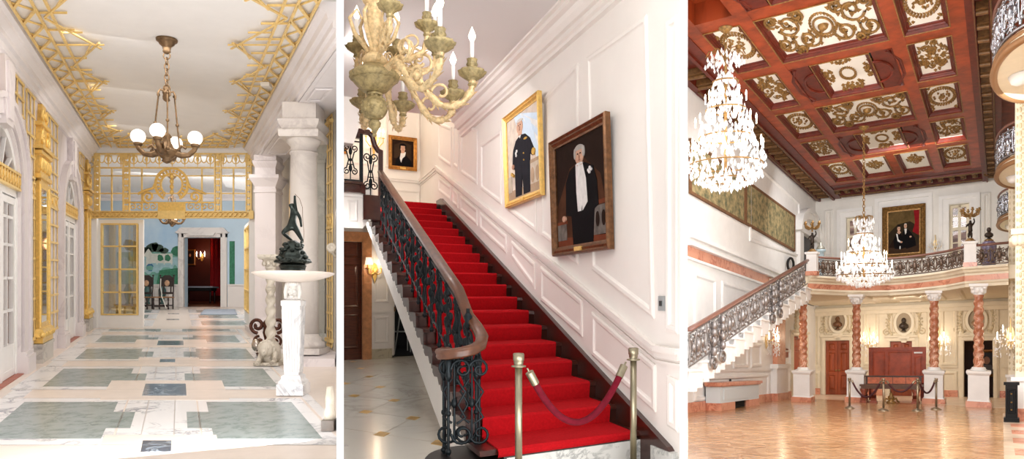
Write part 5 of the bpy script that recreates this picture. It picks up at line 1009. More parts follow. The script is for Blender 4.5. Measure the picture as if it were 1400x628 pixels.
def wood_door(fr, u0, u1, h, label, leaves=2, knob=True):
    b = MB(); b.box(fr, u0, u1, 0, h, -.2, -.12); o = b.struct('door', BDOOR, label); w = (u1-u0)/leaves
    for k in range(leaves):
        b = MB(); a = u0+w*k; b.frame(fr, a+.01, a+w-.01, 0.01, h-.01, .1, -.12, -.085)
        for v0, v1 in ((.22, h*.36), (h*.42, h*.78), (h*.82, h-.12)): b.moulding(fr, [(a+.1, v0), (a+w-.1, v0), (a+w-.1, v1), (a+.1, v1)], [(0, -.09), (.03, -.12), (.07, -.1), (.09, -.095)]); b.box(fr, a+.19, a+w-.19, v0+.09, v1-.09, -.12, -.095)
        b.box(fr, a+.1, a+w-.1, h*.36, h*.42, -.12, -.087); b.box(fr, a+.1, a+w-.1, h*.78, h*.82, -.12, -.087); lf_ = b.build('door_leaf', BDOOR, o)
        if knob: b = MB(); b.ball(fr.p(a+(w-.06 if k == 0 else .06), h*.45, -.05), .045, 10, 7); b.build('door_knob', GOLDB, lf_)
    return o
def door_case(fr, u0, u1, h, label, w=.16, m=BCREAM):
    b = MB()
    for n0, n1, i in ((0, .06, 0), (.06, .1, .05)): b.box(fr, u0-w+i, u0-i*.4, 0, h, n0, n1); b.box(fr, u1+i*.4, u1+w-i, 0, h, n0, n1); b.box(fr, u0-w+i, u1+w-i, h+i*.4, h+w-i, n0, n1)
    b.box(fr, u0-w-.05, u1+w+.05, h+w, h+w+.07, 0, .14); b.struct('trim', m, label)
wood_door(LW, dl0, dl1, dlh, 'dark wooden door in the left wall beneath the balcony', 1, False); door_case(LW, dl0, dl1, dlh, 'cream door surround in the left wall beneath the balcony', .14)
# back wall with openings
xs = {'dA': (1128.5, 1161.5, 466), 'dB': (1217, 1247, 467), 'dC': (1318, 1358, 466)}
D_ = {}
for k, (x0, x1, y) in xs.items(): D_[k] = (qk(x0, 500)[0], qk(x1, 500)[0], qk((x0+x1)/2, y)[1])
W_ = {}
for k, (x0, x1, y0, y1) in {'wA': (1157, 1180, 297, 353), 'wB': (1298, 1325, 279, 352)}.items():
    W_[k] = (qk(x0, 300)[0], qk(x1, 300)[0], qk((x0+x1)/2, y1)[1], qk((x0+x1)/2, y0)[1])
b = MB(); us = [AL]+[x for k in ('dA', 'dB', 'dC') for x in D_[k][:2]]+[AR+.2]; HM = 3.9
for k in range(0, len(us), 2): b.box(BW, us[k], us[k+1], 0, HM, -.3, 0)
for k in D_: b.box(BW, D_[k][0], D_[k][1], D_[k][2], HM, -.3, 0)
b.cur = 0
def pk(x0, x1, y0, y1):
    u0, v1 = qk(x0, y0); u1, v0 = qk(x1, y1); b.moulding(BW, [(u0, v0), (u1, v0), (u1, v1), (u0, v1)], PRB)
for a_ in ((1112, 1121, 424, 502), (1180, 1202, 425, 500), (1252, 1272, 422, 500), (1286, 1309, 420, 500), (1286, 1309, 508, 538), (1127, 1164, 424, 458), (1216, 1250, 422, 459), (1311, 1357, 420, 458), (1112, 1121, 508, 536), (1357, 1366, 420, 505)): pk(*a_)
b.struct('wall_back', BCREAM, 'cream lower back wall under the balcony')
b = MB(); ws = [AL]+[x for k in ('wA', 'wB') for x in W_[k][:2]]+[AR+.2]
for k in range(0, len(ws), 2): b.box(BW, ws[k], ws[k+1], HM, CB+.5, -.3, 0)
for k in W_: b.box(BW, W_[k][0], W_[k][1], W_[k][3], CB+.5, -.3, 0); b.box(BW, W_[k][0], W_[k][1], HM, W_[k][2], -.3, 0)
pk(1127, 1139, 288, 352); pk(1342, 1355, 264, 345)
b.struct('wall_back', mat('upper_wall_white', (230,226,220), .55, var=.05, scale=2), 'white upper back wall above the balcony')
b = MB()
for k in ('dA', 'dB', 'dC'): pass
for k in range(0, len(us), 2): b.box(BW, us[k]+(.2 if k else 0), us[k+1]-.2, .0, .26, 0, .06)
b.struct('baseboard_back', PINKM, 'pink marble baseboard of the back wall')
b = MB()
for k in range(0, len(us), 2): b.box(BW, us[k]+(.2 if k else 0), us[k+1]-.2, 1.13, 1.2, 0, .05)
b.box(BW, AL, AR, 3.3, 3.45, 0, .12); b.box(BW, AL, AR, 3.45, 3.6, 0, .22); b.struct('trim_rail', BCREAM, 'cream rails on the lower back wall')
wood_door(BW, *D_['dA'], 'reddish brown double door to the right of the leftmost twisted column'); wood_door(BW, *D_['dB'], 'reddish brown double door half hidden by the standing wooden panel')
for k, n in (('dA', 'cream door surround left of the second twisted column'), ('dB', 'cream door surround behind the wooden panel'), ('dC', 'cream surround of the dark open doorway')): door_case(BW, *D_[k], n)
# dark room through the open doorway
u0, u1, hh = D_['dC']
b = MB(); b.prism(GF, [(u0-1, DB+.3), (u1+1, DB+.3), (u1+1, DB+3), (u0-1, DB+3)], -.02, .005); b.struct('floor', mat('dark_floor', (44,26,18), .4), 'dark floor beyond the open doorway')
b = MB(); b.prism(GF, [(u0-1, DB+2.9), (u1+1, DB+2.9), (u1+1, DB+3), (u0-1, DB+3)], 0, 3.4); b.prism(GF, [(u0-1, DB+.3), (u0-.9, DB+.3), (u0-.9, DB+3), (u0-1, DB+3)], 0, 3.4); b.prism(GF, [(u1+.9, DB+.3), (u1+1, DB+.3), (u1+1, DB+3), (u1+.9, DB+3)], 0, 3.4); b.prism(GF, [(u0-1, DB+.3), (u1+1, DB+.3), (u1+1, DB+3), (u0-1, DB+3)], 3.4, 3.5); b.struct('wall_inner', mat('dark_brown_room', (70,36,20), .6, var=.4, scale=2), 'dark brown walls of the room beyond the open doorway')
DBW = G.wall(d=DB+2.9); b = MB(); c0 = G.uv(DBW, 1349, 497); b.box(DBW, c0[0]-.42, c0[0]+.42, c0[1]-.5, c0[1]+.5, .02, .05); b.cur = 1; b.moulding(DBW, [(c0[0]-.48, c0[1]-.56), (c0[0]+.48, c0[1]-.56), (c0[0]+.48, c0[1]+.56), (c0[0]-.48, c0[1]+.56)], [(0, 0), (0, .09), (.06, .11), (.12, .05)]); b.cur = 2; b.prism(DBW, arc(c0[0], c0[1]+.12, .12, .16, 0, 340, 14), .05, .054); b.cur = 3; b.prism(DBW, [(c0[0]-.28, c0[1]-.44), (c0[0]+.28, c0[1]-.44), (c0[0]+.16, c0[1]-.06), (c0[0]-.16, c0[1]-.06)], .05, .053)
b.solo('framed_portrait', [MATS['portrait_dark'], MATS['old_gold_frame'], MATS['portrait_skin'], mat('portrait_grey', (120,112,104), .5)], 'gold framed portrait hanging in the dark room beyond open doorway', 'painting')
# windows above the balcony
for i, k in enumerate(('wA', 'wB')):
    u0, u1, v0, v1 = W_[k]; b = MB(); b.frame(BW, u0-.35, u1+.35, v0-.4, v1+.35, .13, 0, .1); b.frame(BW, u0-.22, u1+.22, v0-.3, v1+.22, .2, 0, .05); b.struct('trim', BWALL, ['broad white surround of the left balcony window', 'broad white surround of the right balcony window'][i])
    b = MB(); b.frame(BW, u0, u1, v0, v1, .1, -.28, -.2); b.box(BW, (u0+u1)/2-.05, (u0+u1)/2+.05, v0, v1, -.28, -.2); b.box(BW, u0, u1, v0+(v1-v0)*.52, v0+(v1-v0)*.58, -.28, -.19); b.box(BW, u0, u1, v0+(v1-v0)*.28, v0+(v1-v0)*.3, -.27, -.21); b.box(BW, u0, u1, v0+(v1-v0)*.78, v0+(v1-v0)*.8, -.27, -.21)
    w_ = b.struct('window', BCREAM, ['cream framed window behind the far crystal chandelier', 'cream framed window right of the large portrait'][i]); b = MB(); b.box(BW, u0+.05, u1-.05, v0+.05, v1-.05, -.245, -.24); b.build('pane', CLEAR, w_)
b = MB(); b.box(G.wall(d=DB+1.2), -6.5, .6, 3.6, 8, -.1, 0); b.struct('wall_outer', mat('pinkish_masonry', (196,156,146), .8, col2=(96,72,66), scale=2.2, stretch=(1, 1, 2)), 'pinkish patterned wall seen through the balcony windows')
# ---- ceiling
CF = G.level(CB, -1)
FIELD = mat('coffer_white', (232,228,220), .6)
cols = [(-5.4, -4.35), (-4.35, -1.87), (-1.87, -.75)]; rows = [9.9, 12.35, 14.8, 17.3, 19.85, 22.3, 25.1]
b = MB(); b.prism(CF, clipp([(-7, 8.5), (AR, 8.5), (AR, DB), (-7, DB)]), -.5, -.45); ceil = b.struct('ceiling', RWOOD, 'carved red brown coffered ballroom ceiling')
b = MB()
for i, a in enumerate((-5.4, -4.35, -1.87, -.75)): b.prism(CF, clipp([(a-.14, 8.6), (a+.14, 8.6), (a+.14, 25.3), (a-.14, 25.3)]), -.46, .003*i)
for d in rows: b.prism(CF, clipp([(-5.5, d-.2), (-.65, d-.2), (-.65, d+.2), (-5.5, d+.2)]), -.46, -.004)
b.prism(CF, [(-3.25, 22.4), (-2.97, 22.4), (-2.97, 25), (-3.25, 25)], -.46, -.007)
b.build('beam', RWOOD, ceil)
CMP = [(0, .0), (.02, .012), (.04, -.02), (.05, -.05), (.07, -.05), (.085, -.085), (.11, -.1), (.12, -.13), (.135, -.135)]
FZ = -.125
def bead(b, P): 
    n = len(P)
    for i in range(n):
        p, q_ = V(P[i]), V(P[(i+1) % n]); b.tube([CF.p(p.x, p.y, .008), CF.p(q_.x, q_.y, .008)], .014, 5)
def leafy(b, x, y, l, w, ang, n=-.11):
    # a small modelled leaf lying on the coffer field
    c_, s_ = math.cos(ang), math.sin(ang); pts = [(0, 0), (.35*l, w), (l, .15*w), (.4*l, -w)]; q_ = [(x+c_*p[0]-s_*p[1], y+(s_*p[0]+c_*p[1])*2.0) for p in pts]
    m = (x+c_*.45*l, y+s_*.45*l*2.0); vs = [CF.p(u, v, n-.02) for u, v in q_]+[CF.p(m[0], m[1], n+.035)]; b.add(vs, [(0, 1, 4), (1, 2, 4), (2, 3, 4), (3, 0, 4)])
def st(pts, x, y): return [(x+p[0], y+p[1]*2.0) for p in pts]
def orn_flower(b, x, y, r):
    for k in range(84):
        a = random.uniform(0, 2*PI); q_ = r*random.uniform(.05, 1)**.7*(.75+.25*math.cos(2*a)**2); leafy(b, x+q_*math.cos(a)*.85, y+q_*math.sin(a)*1.75, r*random.uniform(.22, .36), r*.11, a+random.uniform(-.7, .7))
    for k in range(8): a = 2*PI*k/8+.2; b.ftube(CF, st(spiral(.6*r*math.cos(a), .6*r*math.sin(a), .2*r, .04*r, math.degrees(a)+90, math.degrees(a)-270, 10), x, y), r*.035, -.105, 4, False)
    for k in range(5): b.ball(CF.p(x+r*.16*math.cos(k*1.26), y+r*.32*math.sin(k*1.26), -.11), r*.1, 7, 5)
def orn_oval(b, x, y, r):
    for k in range(30): a = 2*PI*k/30; leafy(b, x+r*.66*math.cos(a), y+r*1.3*math.sin(a), r*.22, r*.08, a+1.2); leafy(b, x+r*.66*math.cos(a), y+r*1.3*math.sin(a), r*.2, r*.07, a+2.4)
    for k in range(18): a = random.uniform(0, 2*PI); q_ = r*.34*random.random()**.5; leafy(b, x+q_*math.cos(a), y+2*q_*math.sin(a), r*.18, r*.09, a)
    for sx_ in (-1, 1):
        for sy_ in (-1, 1):
          for k in range(12): a = random.uniform(0, 6.28); q_ = .22*r*random.random()**.5; leafy(b, x+sx_*r*.8+q_*math.cos(a), y+sy_*r*1.6+2*q_*math.sin(a), r*.2, r*.08, a)
          b.ftube(CF, st(spiral(sx_*r*.8, sy_*r*.78, .15*r, .03*r, 0, 400*sx_*sy_, 10), x, y), r*.04, -.105, 4, False)
    b.ball(CF.p(x, y, -.11), r*.16, 8, 5)
def orn_scroll(b, x, y, rx, r):
    for s in (-1, 1):
        for k, (dx, dy, q_, a0) in enumerate(((.36, .38, .46, 200), (.62, -.36, .48, 20), (.86, .42, .4, 210), (.38, -.66, .28, 40), (.9, -.62, .26, 90), (.62, .78, .24, 0))):
            P = st([(s*(p[0]), p[1]) for p in spiral(dx*rx, dy*r, q_*r, .06*r, a0, a0+(500 if k % 2 else -500), 18)], x, y); b.ftube(CF, P, r*.06, -.1, 5, False)
            for i in range(0, len(P), 2): leafy(b, P[i][0], P[i][1], r*.26, r*.1, i*.9)
    for k in range(26): a = 2*PI*k/26; leafy(b, x+r*.45*math.cos(a), y+r*.95*math.sin(a), r*.18, r*.07, a+1.3)
    b.ftube(CF, st(arc(0, 0, r*.36, r*.36, 0, 360, 20), x, y), r*.05, -.1, 5, False); b.ball(CF.p(x, y, -.11), r*.22, 10, 6)
def orn_cross(b, x, y, r):
    b.ftube(CF, st(arc(0, 0, r*.34, r*.34, 0, 360, 18), x, y), r*.04, -.1, 5, False)
    for k in range(24): a = 2*PI*k/24; leafy(b, x+r*.24*math.cos(a), y+r*.48*math.sin(a), r*.16, r*.07, a)
    for a0 in range(4):
        for k in range(34): a = a0*PI/2+random.uniform(-.45, .45); q_ = random.uniform(.6, 1.2)*r; leafy(b, x+q_*math.cos(a), y+q_*math.sin(a)*1.6, r*.24, r*.1, a+random.uniform(-1, 1))
GC = 0
for ri in range(6):
    d0, d1 = rows[ri]+.2, rows[ri+1]-.2
    for ci, (a0, a1) in enumerate(cols):
        cells = [(a0+.14, a1-.14)] if not (ci == 1 and ri == 5) else [(a0+.14, -3.25), (-2.97, a1-.14)]
        for c0, c1 in cells:
            lob = ci == 1 and ri in (0, 2, 4)
            P = [(c0, d0), (c1, d0), (c1, d1), (c0, d1)]
            if len(clipp(P)) < 3: continue
            w = [G.P(*p) for p in P]
            if min(q_.x/q_.y for q_ in w) < .236: continue
            x, y = (c0+c1)/2, (d0+d1)/2
            if lob:                                                    # lobed centre panel between two curved side panels
                hw = .62; P2 = [(x-hw, d0), (x+hw, d0)]+arc(x+hw, y, .3, .55, -90, 90, 10)[0:]+[(x+hw, d1), (x-hw, d1)]+arc(x-hw, y, .3, .55, 90, 270, 10)
                b = MB(); b.moulding(CF, [(x-hw, d0), (x+hw, d0), (x+hw, d1), (x-hw, d1)], CMP); 
                for s in (-1, 1): b.prism(CF, [(x+s*hw, y-.5)]+[(x+s*(p[0]), p[1]) for p in arc(hw, y, .3, .5, -90, 90, 12)]+[(x+s*hw, y+.5)], -.3, -.03); b.ftube(CF, [(x+s*p[0], p[1]) for p in arc(hw, y, .34, .58, -90, 90, 12)], .035, .0, 6)
                for s in (-1, 1):                                      # side panels
                    e = c0 if s < 0 else c1; Q = [(e, d0), (e, d1), (x+s*(hw+.36), d1), (x+s*(hw+.5), y+.35), (x+s*(hw+.5), y-.35), (x+s*(hw+.36), d0)]; b.moulding(CF, Q if s < 0 else Q, [(0, 0), (.03, .02), (.05, -.06), (.08, -.1), (.1, -.2)]); b.ftube(CF, [(x+s*(hw+.36), d0+.1), (x+s*(hw+.56), y-.4), (x+s*(hw+.56), y+.4), (x+s*(hw+.36), d1-.1)], .05, -.03, 6)
                    b.prism(CF, [(x+s*(hw+.04), d0), (x+s*(hw+.36), d0), (x+s*(hw+.5), y-.35), (x+s*(hw+.5), y+.35), (x+s*(hw+.36), d1), (x+s*(hw+.04), d1)], -.4, -.01)
                b.build('coffer', RWOOD2, ceil)
                b = MB(); bead(b, [(x-hw, d0), (x+hw, d0), (x+hw, d1), (x-hw, d1)]); orn_cross(b, x, y, .5); b.build('ornament', GOLDB, ceil)
                b = MB(); b.prism(CF, [(x-hw+.06, d0+.06), (x+hw-.06, d0+.06), (x+hw-.06, d1-.06), (x-hw+.06, d1-.06)], -.3, -.125); b.build('field', FIELD, ceil)
                continue
            b = MB(); b.moulding(CF, P, CMP); b.build('coffer', RWOOD2, ceil)
            b = MB(); b.prism(CF, [(c0+.06, d0+.06), (c1-.06, d0+.06), (c1-.06, d1-.06), (c0+.06, d1-.06)], -.3, -.125); b.build('field', FIELD, ceil)
            b = MB(); bead(b, P); r = min((c1-c0)/2-.2, .48)
            if ci == 1 and ri < 5: orn_scroll(b, x, y, (c1-c0)/2-.12, .5)
            elif ci == 1: orn_flower(b, x, y, r*1.0)
            elif ri % 2: orn_oval(b, x, y, .44)
            else: orn_flower(b, x, y, .43)
            b.build('ornament', GOLDB, ceil)
# wooden cornice with corbels
b = MB()
def cornice_strip(b, side):                # side: 'l', 'r', 'b'
    if side == 'l': S_ = lambda t0, t1, d0, d1, n0, n1: b.prism(CF, clipp([(-5.54-t1, d0), (-5.54-t0, d0), (-5.54-t0, d1), (-5.54-t1, d1)]), n0, n1)
    W = [(0, .25, -.46, .02), (.25, .33, -.46, .07), (.33, .8, -.46, -.12), (.8, .88, -.46, .05), (.88, 1.2, -.46, .0)]
    for t0, t1, n0, n1 in W:
        if side == 'l': b.prism(CF, clipp([(-5.54-t1, 9), (-5.54-t0, 9), (-5.54-t0, DB), (-5.54-t1, DB)]), n0, n1)
        if side == 'r': k = .5; b.prism(CF, [(-.61+t0*k, 9), (-.61+t1*k, 9), (-.61+t1*k, DB), (-.61+t0*k, DB)], n0, n1-.003)
        if side == 'b': k = 1.75; b.prism(CF, clipp([(-5.5, 25.3+t0*k), (-.6, 25.3+t0*k), (-.6, 25.3+t1*k), (-5.5, 25.3+t1*k)]), n0, n1-.005)
for s in 'lrb': cornice_strip(b, s)
b.build('cornice', RWOOD2, ceil)
b = MB()
d = 11.0
while d < 27:
    for a0, a1 in ((-6.33, -5.9), (-.43, -.22)):
        w = G.P(a0, d)
        if w.x/w.y > .237: b.prism(CF, [(a0, d), (a1, d), (a1, d+.26), (a0, d+.26)], -.2, .02); b.tube([CF.p(a0, d+.13, .03), CF.p(a1, d+.13, .05)], .06, 6)
    d += .62
for k in range(15): a = -5.6+.36*k; b.prism(CF, [(a, 26.0), (a+.18, 26.0), (a+.18, 26.6), (a, 26.6)], -.2, .02); b.ball(CF.p(a+.09, 26.3, .02), .09, 8, 5)
for t0 in (.29, .86):
    b.tube([CF.p(-5.54-t0, 15, .06), CF.p(-5.54-t0, 27, .06)], .03, 6); b.tube([CF.p(-5.5, 25.3+t0*1.75, .06), CF.p(-.6, 25.3+t0*1.75, .06)], .04, 6); b.tube([CF.p(-.61+t0*.5, 10, .05), CF.p(-.61+t0*.5, 27, .05)], .02, 6)
b.build('corbel', GOLDC, ceil)
# ---- tapestries
TAP = mat('tapestry', (176,156,112), .95, col2=(88,92,66), scale=4.5, stretch=(1, 1, 1.3), detail=8, bump=.2); TAPE = mat('tapestry_border', (118,82,52), .9, var=.3, scale=10)
for i, (x0, x1, ya, yb, yc, yd) in enumerate(((941, 1016.5, 190, 244, 307, 264.5), (1017.5, 1085, 244.5, 296, 344, 307.5))):
    P = [ql(x0, yd), ql(x1, yc), ql(x1, yb), ql(x0, ya)]; h1 = (P[2][1]+P[3][1])/2; h0 = (P[0][1]+P[1][1])/2; Q = [(P[0][0], h0), (P[1][0], h0), (P[1][0], h1), (P[0][0], h1)]
    t = thing('wall_tapestry', ['large woven tapestry on left wall behind the near crystal chandelier', 'large woven tapestry on left wall to the right of the near chandelier'][i], 'tapestry', LW.p((Q[0][0]+Q[1][0])/2, h0, .03))
    b = MB(); b.prism(LW, [(Q[0][0]+.06, h0+.06), (Q[1][0]-.06, h0+.06), (Q[1][0]-.06, h1-.06), (Q[0][0]+.06, h1-.06)], .02, .05); b.build('cloth', TAP, t); b = MB(); b.moulding(LW, Q, [(0, .01), (0, .07), (.07, .07), (.09, .04)]); b.build('border', TAPE, t)
# arched upper doorway in left wall
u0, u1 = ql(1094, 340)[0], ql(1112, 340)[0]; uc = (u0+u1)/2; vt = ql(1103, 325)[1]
b = MB(); b.box(LW, u0-.5, u0, 3.7, vt, 0, .14); b.box(LW, u1, u1+.5, 3.7, vt, 0, .14); b.band(LW, arc(uc, vt, (u1-u0)/2+.5, .95, 0, 180, 18), arc(uc, vt, (u1-u0)/2+.2, .68, 0, 180, 18), 0, .18); b.band(LW, arc(uc, vt, (u1-u0)/2+.7, 1.1, 0, 180, 18), arc(uc, vt, (u1-u0)/2+.5, .95, 0, 180, 18), 0, .26); b.box(LW, u0-.5, u1+.5, vt-.02, vt+.16, 0, .2)
b.struct('trim', BWALL, 'white arched surround of the upper doorway in the left wall'); b = MB(); b.box(LW, u0, u1, 3.7, vt, 0, .02); b.struct('door', mat('upper_doorway_shade', (40,40,44), .5), 'dark upper doorway at the stair head')  # flat dark slab, its colour stands in for the shaded opening
b = MB(); p = [LW.p(*ql(1077+4*math.cos(a), 362+8.5*math.sin(a)), .1) for a in [2*PI*k/20 for k in range(21)]]; b.tube(p, .045, 7, False); b.solo('wall_loop', DARK, 'small black oval loop hanging on left wall above the stair rail', 'ornament')
# ---- staircase
AS0, AS1 = -5.2, -6.5; SR, ST = .186, .614; ds0 = 11.75; hs0 = 1.1
SG = Fr(G.O, G.D, Z, G.C)
def hn(d): return hs0+(d-ds0)*SR/ST
NSTP = 15; HB = 4.14
t = thing('ballroom_staircase', 'white stone staircase climbing along the left wall to the balcony', 'staircase', G.P(-5.6, 14.5, 1.0))
for k in range(NSTP):
    d = ds0+ST*k; h = hn(d); P = clipp([(AS1, d), (AS0, d), (AS0, d+ST+.04), (AS1, d+ST+.04)]); P2 = clipp([(AS1, d), (AS0+.05, d-.05), (AS0+.05, d+ST+.02), (AS1, d+ST)])
    b = MB()
    if len(P) > 2: b.prism(GF, P, h-SR-.02, h-.04)
    if len(P2) > 2: b.prism(GF, P2, h-.05, h)
    Q = clipp([(AS0-.12, d), (AS0+.02, d), (AS0+.02, d+ST), (AS0-.12, d+ST)])
    if len(Q) > 2: b.prism(GF, Q, h-SR-.2, h-.04); Q2 = clipp([(AS0-.1, d+.05), (AS0+.035, d+.05), (AS0+.035, d+.3), (AS0-.1, d+.3)]); 
    if len(Q) > 2 and len(Q2) > 2: b.prism(GF, Q2, h-SR-.27, h-SR-.1)
    b.build('step', BWALL, t)
b = MB(); vs = []; Pa = clipp([(AS1, ds0), (AS0-.05, ds0), (AS0-.05, ds0+ST*NSTP), (AS1, ds0+ST*NSTP)]); b.add([G.P(a, d, hn(d)-SR-.16) for a, d in Pa]+[G.P(a, d, hn(d)-SR-.02) for a, d in Pa], [tuple(range(len(Pa)))[::-1], tuple(range(len(Pa), 2*len(Pa)))]+[(i, (i+1) % len(Pa), len(Pa)+(i+1) % len(Pa), len(Pa)+i) for i in range(len(Pa))]); b.build('soffit', BCREAM, t)
def srail(d, h): return G.P(AS0+.02, d, hn(d)+h)
dstart = G.loc(G.onwall(941.5, 450, G.P(AS0+.02, 0), G.D))[1]; dend = 20.55
t = thing('stair_railing', 'ornate grey wrought iron railing rising with the white staircase', 'railing', srail(14, 0))
b = MB(); rail_sweep(b, [srail(dstart+(dend-dstart)*k/20, .80) for k in range(21)], [(-.05, -.03), (.05, -.03), (.06, 0), (.04, .04), (-.04, .04), (-.06, 0)]); b.build('handrail', mat('railing_wood', (122,84,72), .35), t)
b = MB(); b.tube([srail(dstart, .06), srail(dend, .06)], .018, 6); b.tube([srail(dstart, .72), srail(dend, .72)], .018, 6); b.build('guide_rail', IRONB, t)
sl = SR/ST
def iron_panel(fr, w, h, sl=0, r=.014, k=1):
    b = MB(); f = lambda u, v: (u, v+u*sl)
    for s in (-1, 1):
        for P in (spiral(s*w*.25, h*.72, h*.17, h*.03, 90, 90+s*520, 16), spiral(s*w*.25, h*.27, h*.19, h*.03, -90, -90-s*520, 16), [(s*w*.08, h*.1), (s*w*.16, h*.5), (s*w*.06, h*.9)], [(s*w*.48, h*.05), (s*w*.4, h*.5), (s*w*.48, h*.95)]): b.ftube(fr, [f(*p) for p in P], r, 0, 5)
        b.ball(fr.p(*f(s*w*.25, h*.5)), r*3, 7, 5, sz=1.6); b.ball(fr.p(*f(s*w*.4, h*.78)), r*2.4, 7, 5); b.ball(fr.p(*f(s*w*.4, h*.2)), r*2.4, 7, 5)
    b.ftube(fr, [f(0, 0), f(0, h)], r*1.2, 0, 5); b.ball(fr.p(*f(0, h*.5)), r*4, 8, 6, sz=1.8); b.ball(fr.p(*f(0, h*.82)), r*2.6, 7, 5); b.ball(fr.p(*f(0, h*.2)), r*2.6, 7, 5)
    return b
d = dstart+.42
while d < dend-.2: fr = Fr(srail(d, .05), G.D, Z, G.C); iron_panel(fr, .86, .68, sl, .022).build('scroll_panel', IRONB, t); d += .86
for px in (971, 983, 1053, 1063):
    d = G.loc(G.onwall(px, 440, G.P(AS0+.02, 0), G.D))[1]; b = MB(); b.tube([srail(d, .78), srail(d, -.1)], .035, 7); fr = Fr(srail(d, -.18)+G.C*.08, G.D, Z, G.C)
    for q_ in (0, .1): b.ftube(fr, arc(0, -.0, .13-q_, .11-q_*.9, 0, 360, 14), .035, 0, 6, False)
    for h in (.1, .3, .5, .65): b.ball(fr.p(0, h+.15), .075, 8, 6, sz=1.4)
    for s in (-1, 1): b.ftube(fr, spiral(s*.14, .55, .12, .03, 180 if s > 0 else 0, 180+s*480, 12), .025, 0, 5)
    b.build('pendant_scroll', IRONB, t)
# ---- balcony
path0 = [(1104, 23.9), (1118, 24.05), (1137, 24.3), (1156, 24.45), (1185, 24.5), (1215, 24.4), (1237, 24.1), (1258, 23.7), (1278, 23.25), (1296, 22.8), (1310, 22.3), (1321, 21.9), (1330, 21.8), (1352, 21.55), (1379, 21.25)]
BP = []
for px, Y in path0: w = at(px, HY, Y); a, d, _ = G.loc(w); BP.append((a, d))
def bpath(h, off=0):
    o = []
    for i, (a, d) in enumerate(BP): p = G.P(a, d, h); t_ = V(G.P(*BP[min(i+1, len(BP)-1)])-G.P(*BP[max(i-1, 0)])); n = V((t_.y, -t_.x, 0)).normalized(); o.append(p+n*off)   # towards the room
    return o
def bsweep(b, prof):                         # profile [(out, h)] closed, carried along the balcony edge
    R = [bpath(h, o) for o, h in prof]; n = len(BP); m = len(prof); vs = [R[k][i] for i in range(n) for k in range(m)]
    b.add(vs, [(i*m+k, i*m+(k+1) % m, (i+1)*m+(k+1) % m, (i+1)*m+k) for i in range(n-1) for k in range(m)]+[tuple(range(m-1, -1, -1)), tuple(range((n-1)*m, n*m))])
b = MB(); poly = BP+[(AR, BP[-1][1]), (AR, DB), (AL, DB), (AL, BP[0][1])]; b.prism(GF, [p for p in poly], HB-.42, HB-.02)
bsweep(b, [(-.1, HB), (.16, HB), (.18, HB-.06), (.12, HB-.1), (.1, HB-.16), (.04, HB-.2), (.04, HB-.26), (-.1, HB-.26)]); bsweep(b, [(-.1, HB-.42), (.05, HB-.42), (.08, HB-.48), (.04, HB-.52), (.04, HB-.6), (-.35, HB-.6), (-.35, HB-.42)])
for k, (i0, i1) in enumerate(((1, 4), (4, 7), (7, 11))):
    pa = [BP[i] for i in range(i0, i1+1)]; inn = [(a+.3, d+1.0) if True else 0 for a, d in pa]
    c0 = V(pa[0]); c1 = V(pa[-1]); b.moulding(Fr(G.P(0, 0, HB-.42), G.C, G.D, -Z), [(c0.x+.3, max(c0.y, c1.y)+.7), (c1.x-.2, max(c0.y, c1.y)+.7), (c1.x-.2, DB-.6), (c0.x+.3, DB-.6)], [(0, 0), (.05, .05), (.15, .05), (.2, 0)])
b.struct('floor_balcony', BCREAM, 'curved cream balcony slab carried by twisted columns')
b = MB(); bsweep(b, [(-.1, HB-.26), (.06, HB-.26), (.06, HB-.42), (-.1, HB-.42)]); b.struct('trim_band', PINKM, 'pink marble band round the curved balcony edge')
t = thing('balcony_railing', 'curved bronze coloured scroll railing along the balcony above the columns', 'railing', G.P(BP[5][0], BP[5][1], HB))
IRONC = mat('bronzed_iron', (112,94,82), .38, .6, var=.4, scale=12)
cut = 12
b = MB(); pp = bpath(HB+.62, 0)[1:cut]; rail_sweep(b, pp, [(-.04, -.03), (.04, -.03), (.05, 0), (.035, .04), (-.035, .04), (-.05, 0)]); b.build('handrail', mat('railing_wood', (122,84,72), .35), t)
b = MB(); b.tube(bpath(HB+.05, 0)[1:cut], .018, 5); b.tube(bpath(HB+.54, 0)[1:cut], .016, 5); b.build('guide_rail', IRONC, t)
def panels_on(i0, i1, w, t, m, r=.016):
    P = bpath(HB+.05, 0)[i0:i1+1]; L_ = [0]
    for i in range(len(P)-1): L_.append(L_[-1]+(P[i+1]-P[i]).length)
    n = max(1, round(L_[-1]/w)); w = L_[-1]/n
    def pt(s):
        for i in range(len(P)-1):
            if s <= L_[i+1] or i == len(P)-2: return P[i].lerp(P[i+1], (s-L_[i])/(L_[i+1]-L_[i]))
    for k in range(n):
        p0, p1 = pt(w*k), pt(w*(k+1)); u = (p1-p0).normalized(); fr = Fr((p0+p1)/2, u, Z, V((u.y, -u.x, 0))); iron_panel(fr, w, .5, 0, r).build('scroll_panel', m, t)
panels_on(1, 11, .46, t, IRONC)
t = thing('balcony_railing', 'short straight scroll railing right of the right balcony pillar', 'railing', G.P(BP[13][0], BP[13][1], HB))
b = MB(); rail_sweep(b, bpath(HB+.62, 0)[12:], [(-.04, -.03), (.04, -.03), (.05, 0), (.035, .04), (-.035, .04), (-.05, 0)]); b.build('handrail', MATS['railing_wood'], t); b = MB(); b.tube(bpath(HB+.05, 0)[12:], .018, 5); b.build('guide_rail', IRONC, t); panels_on(12, 14, .46, t, IRONC)
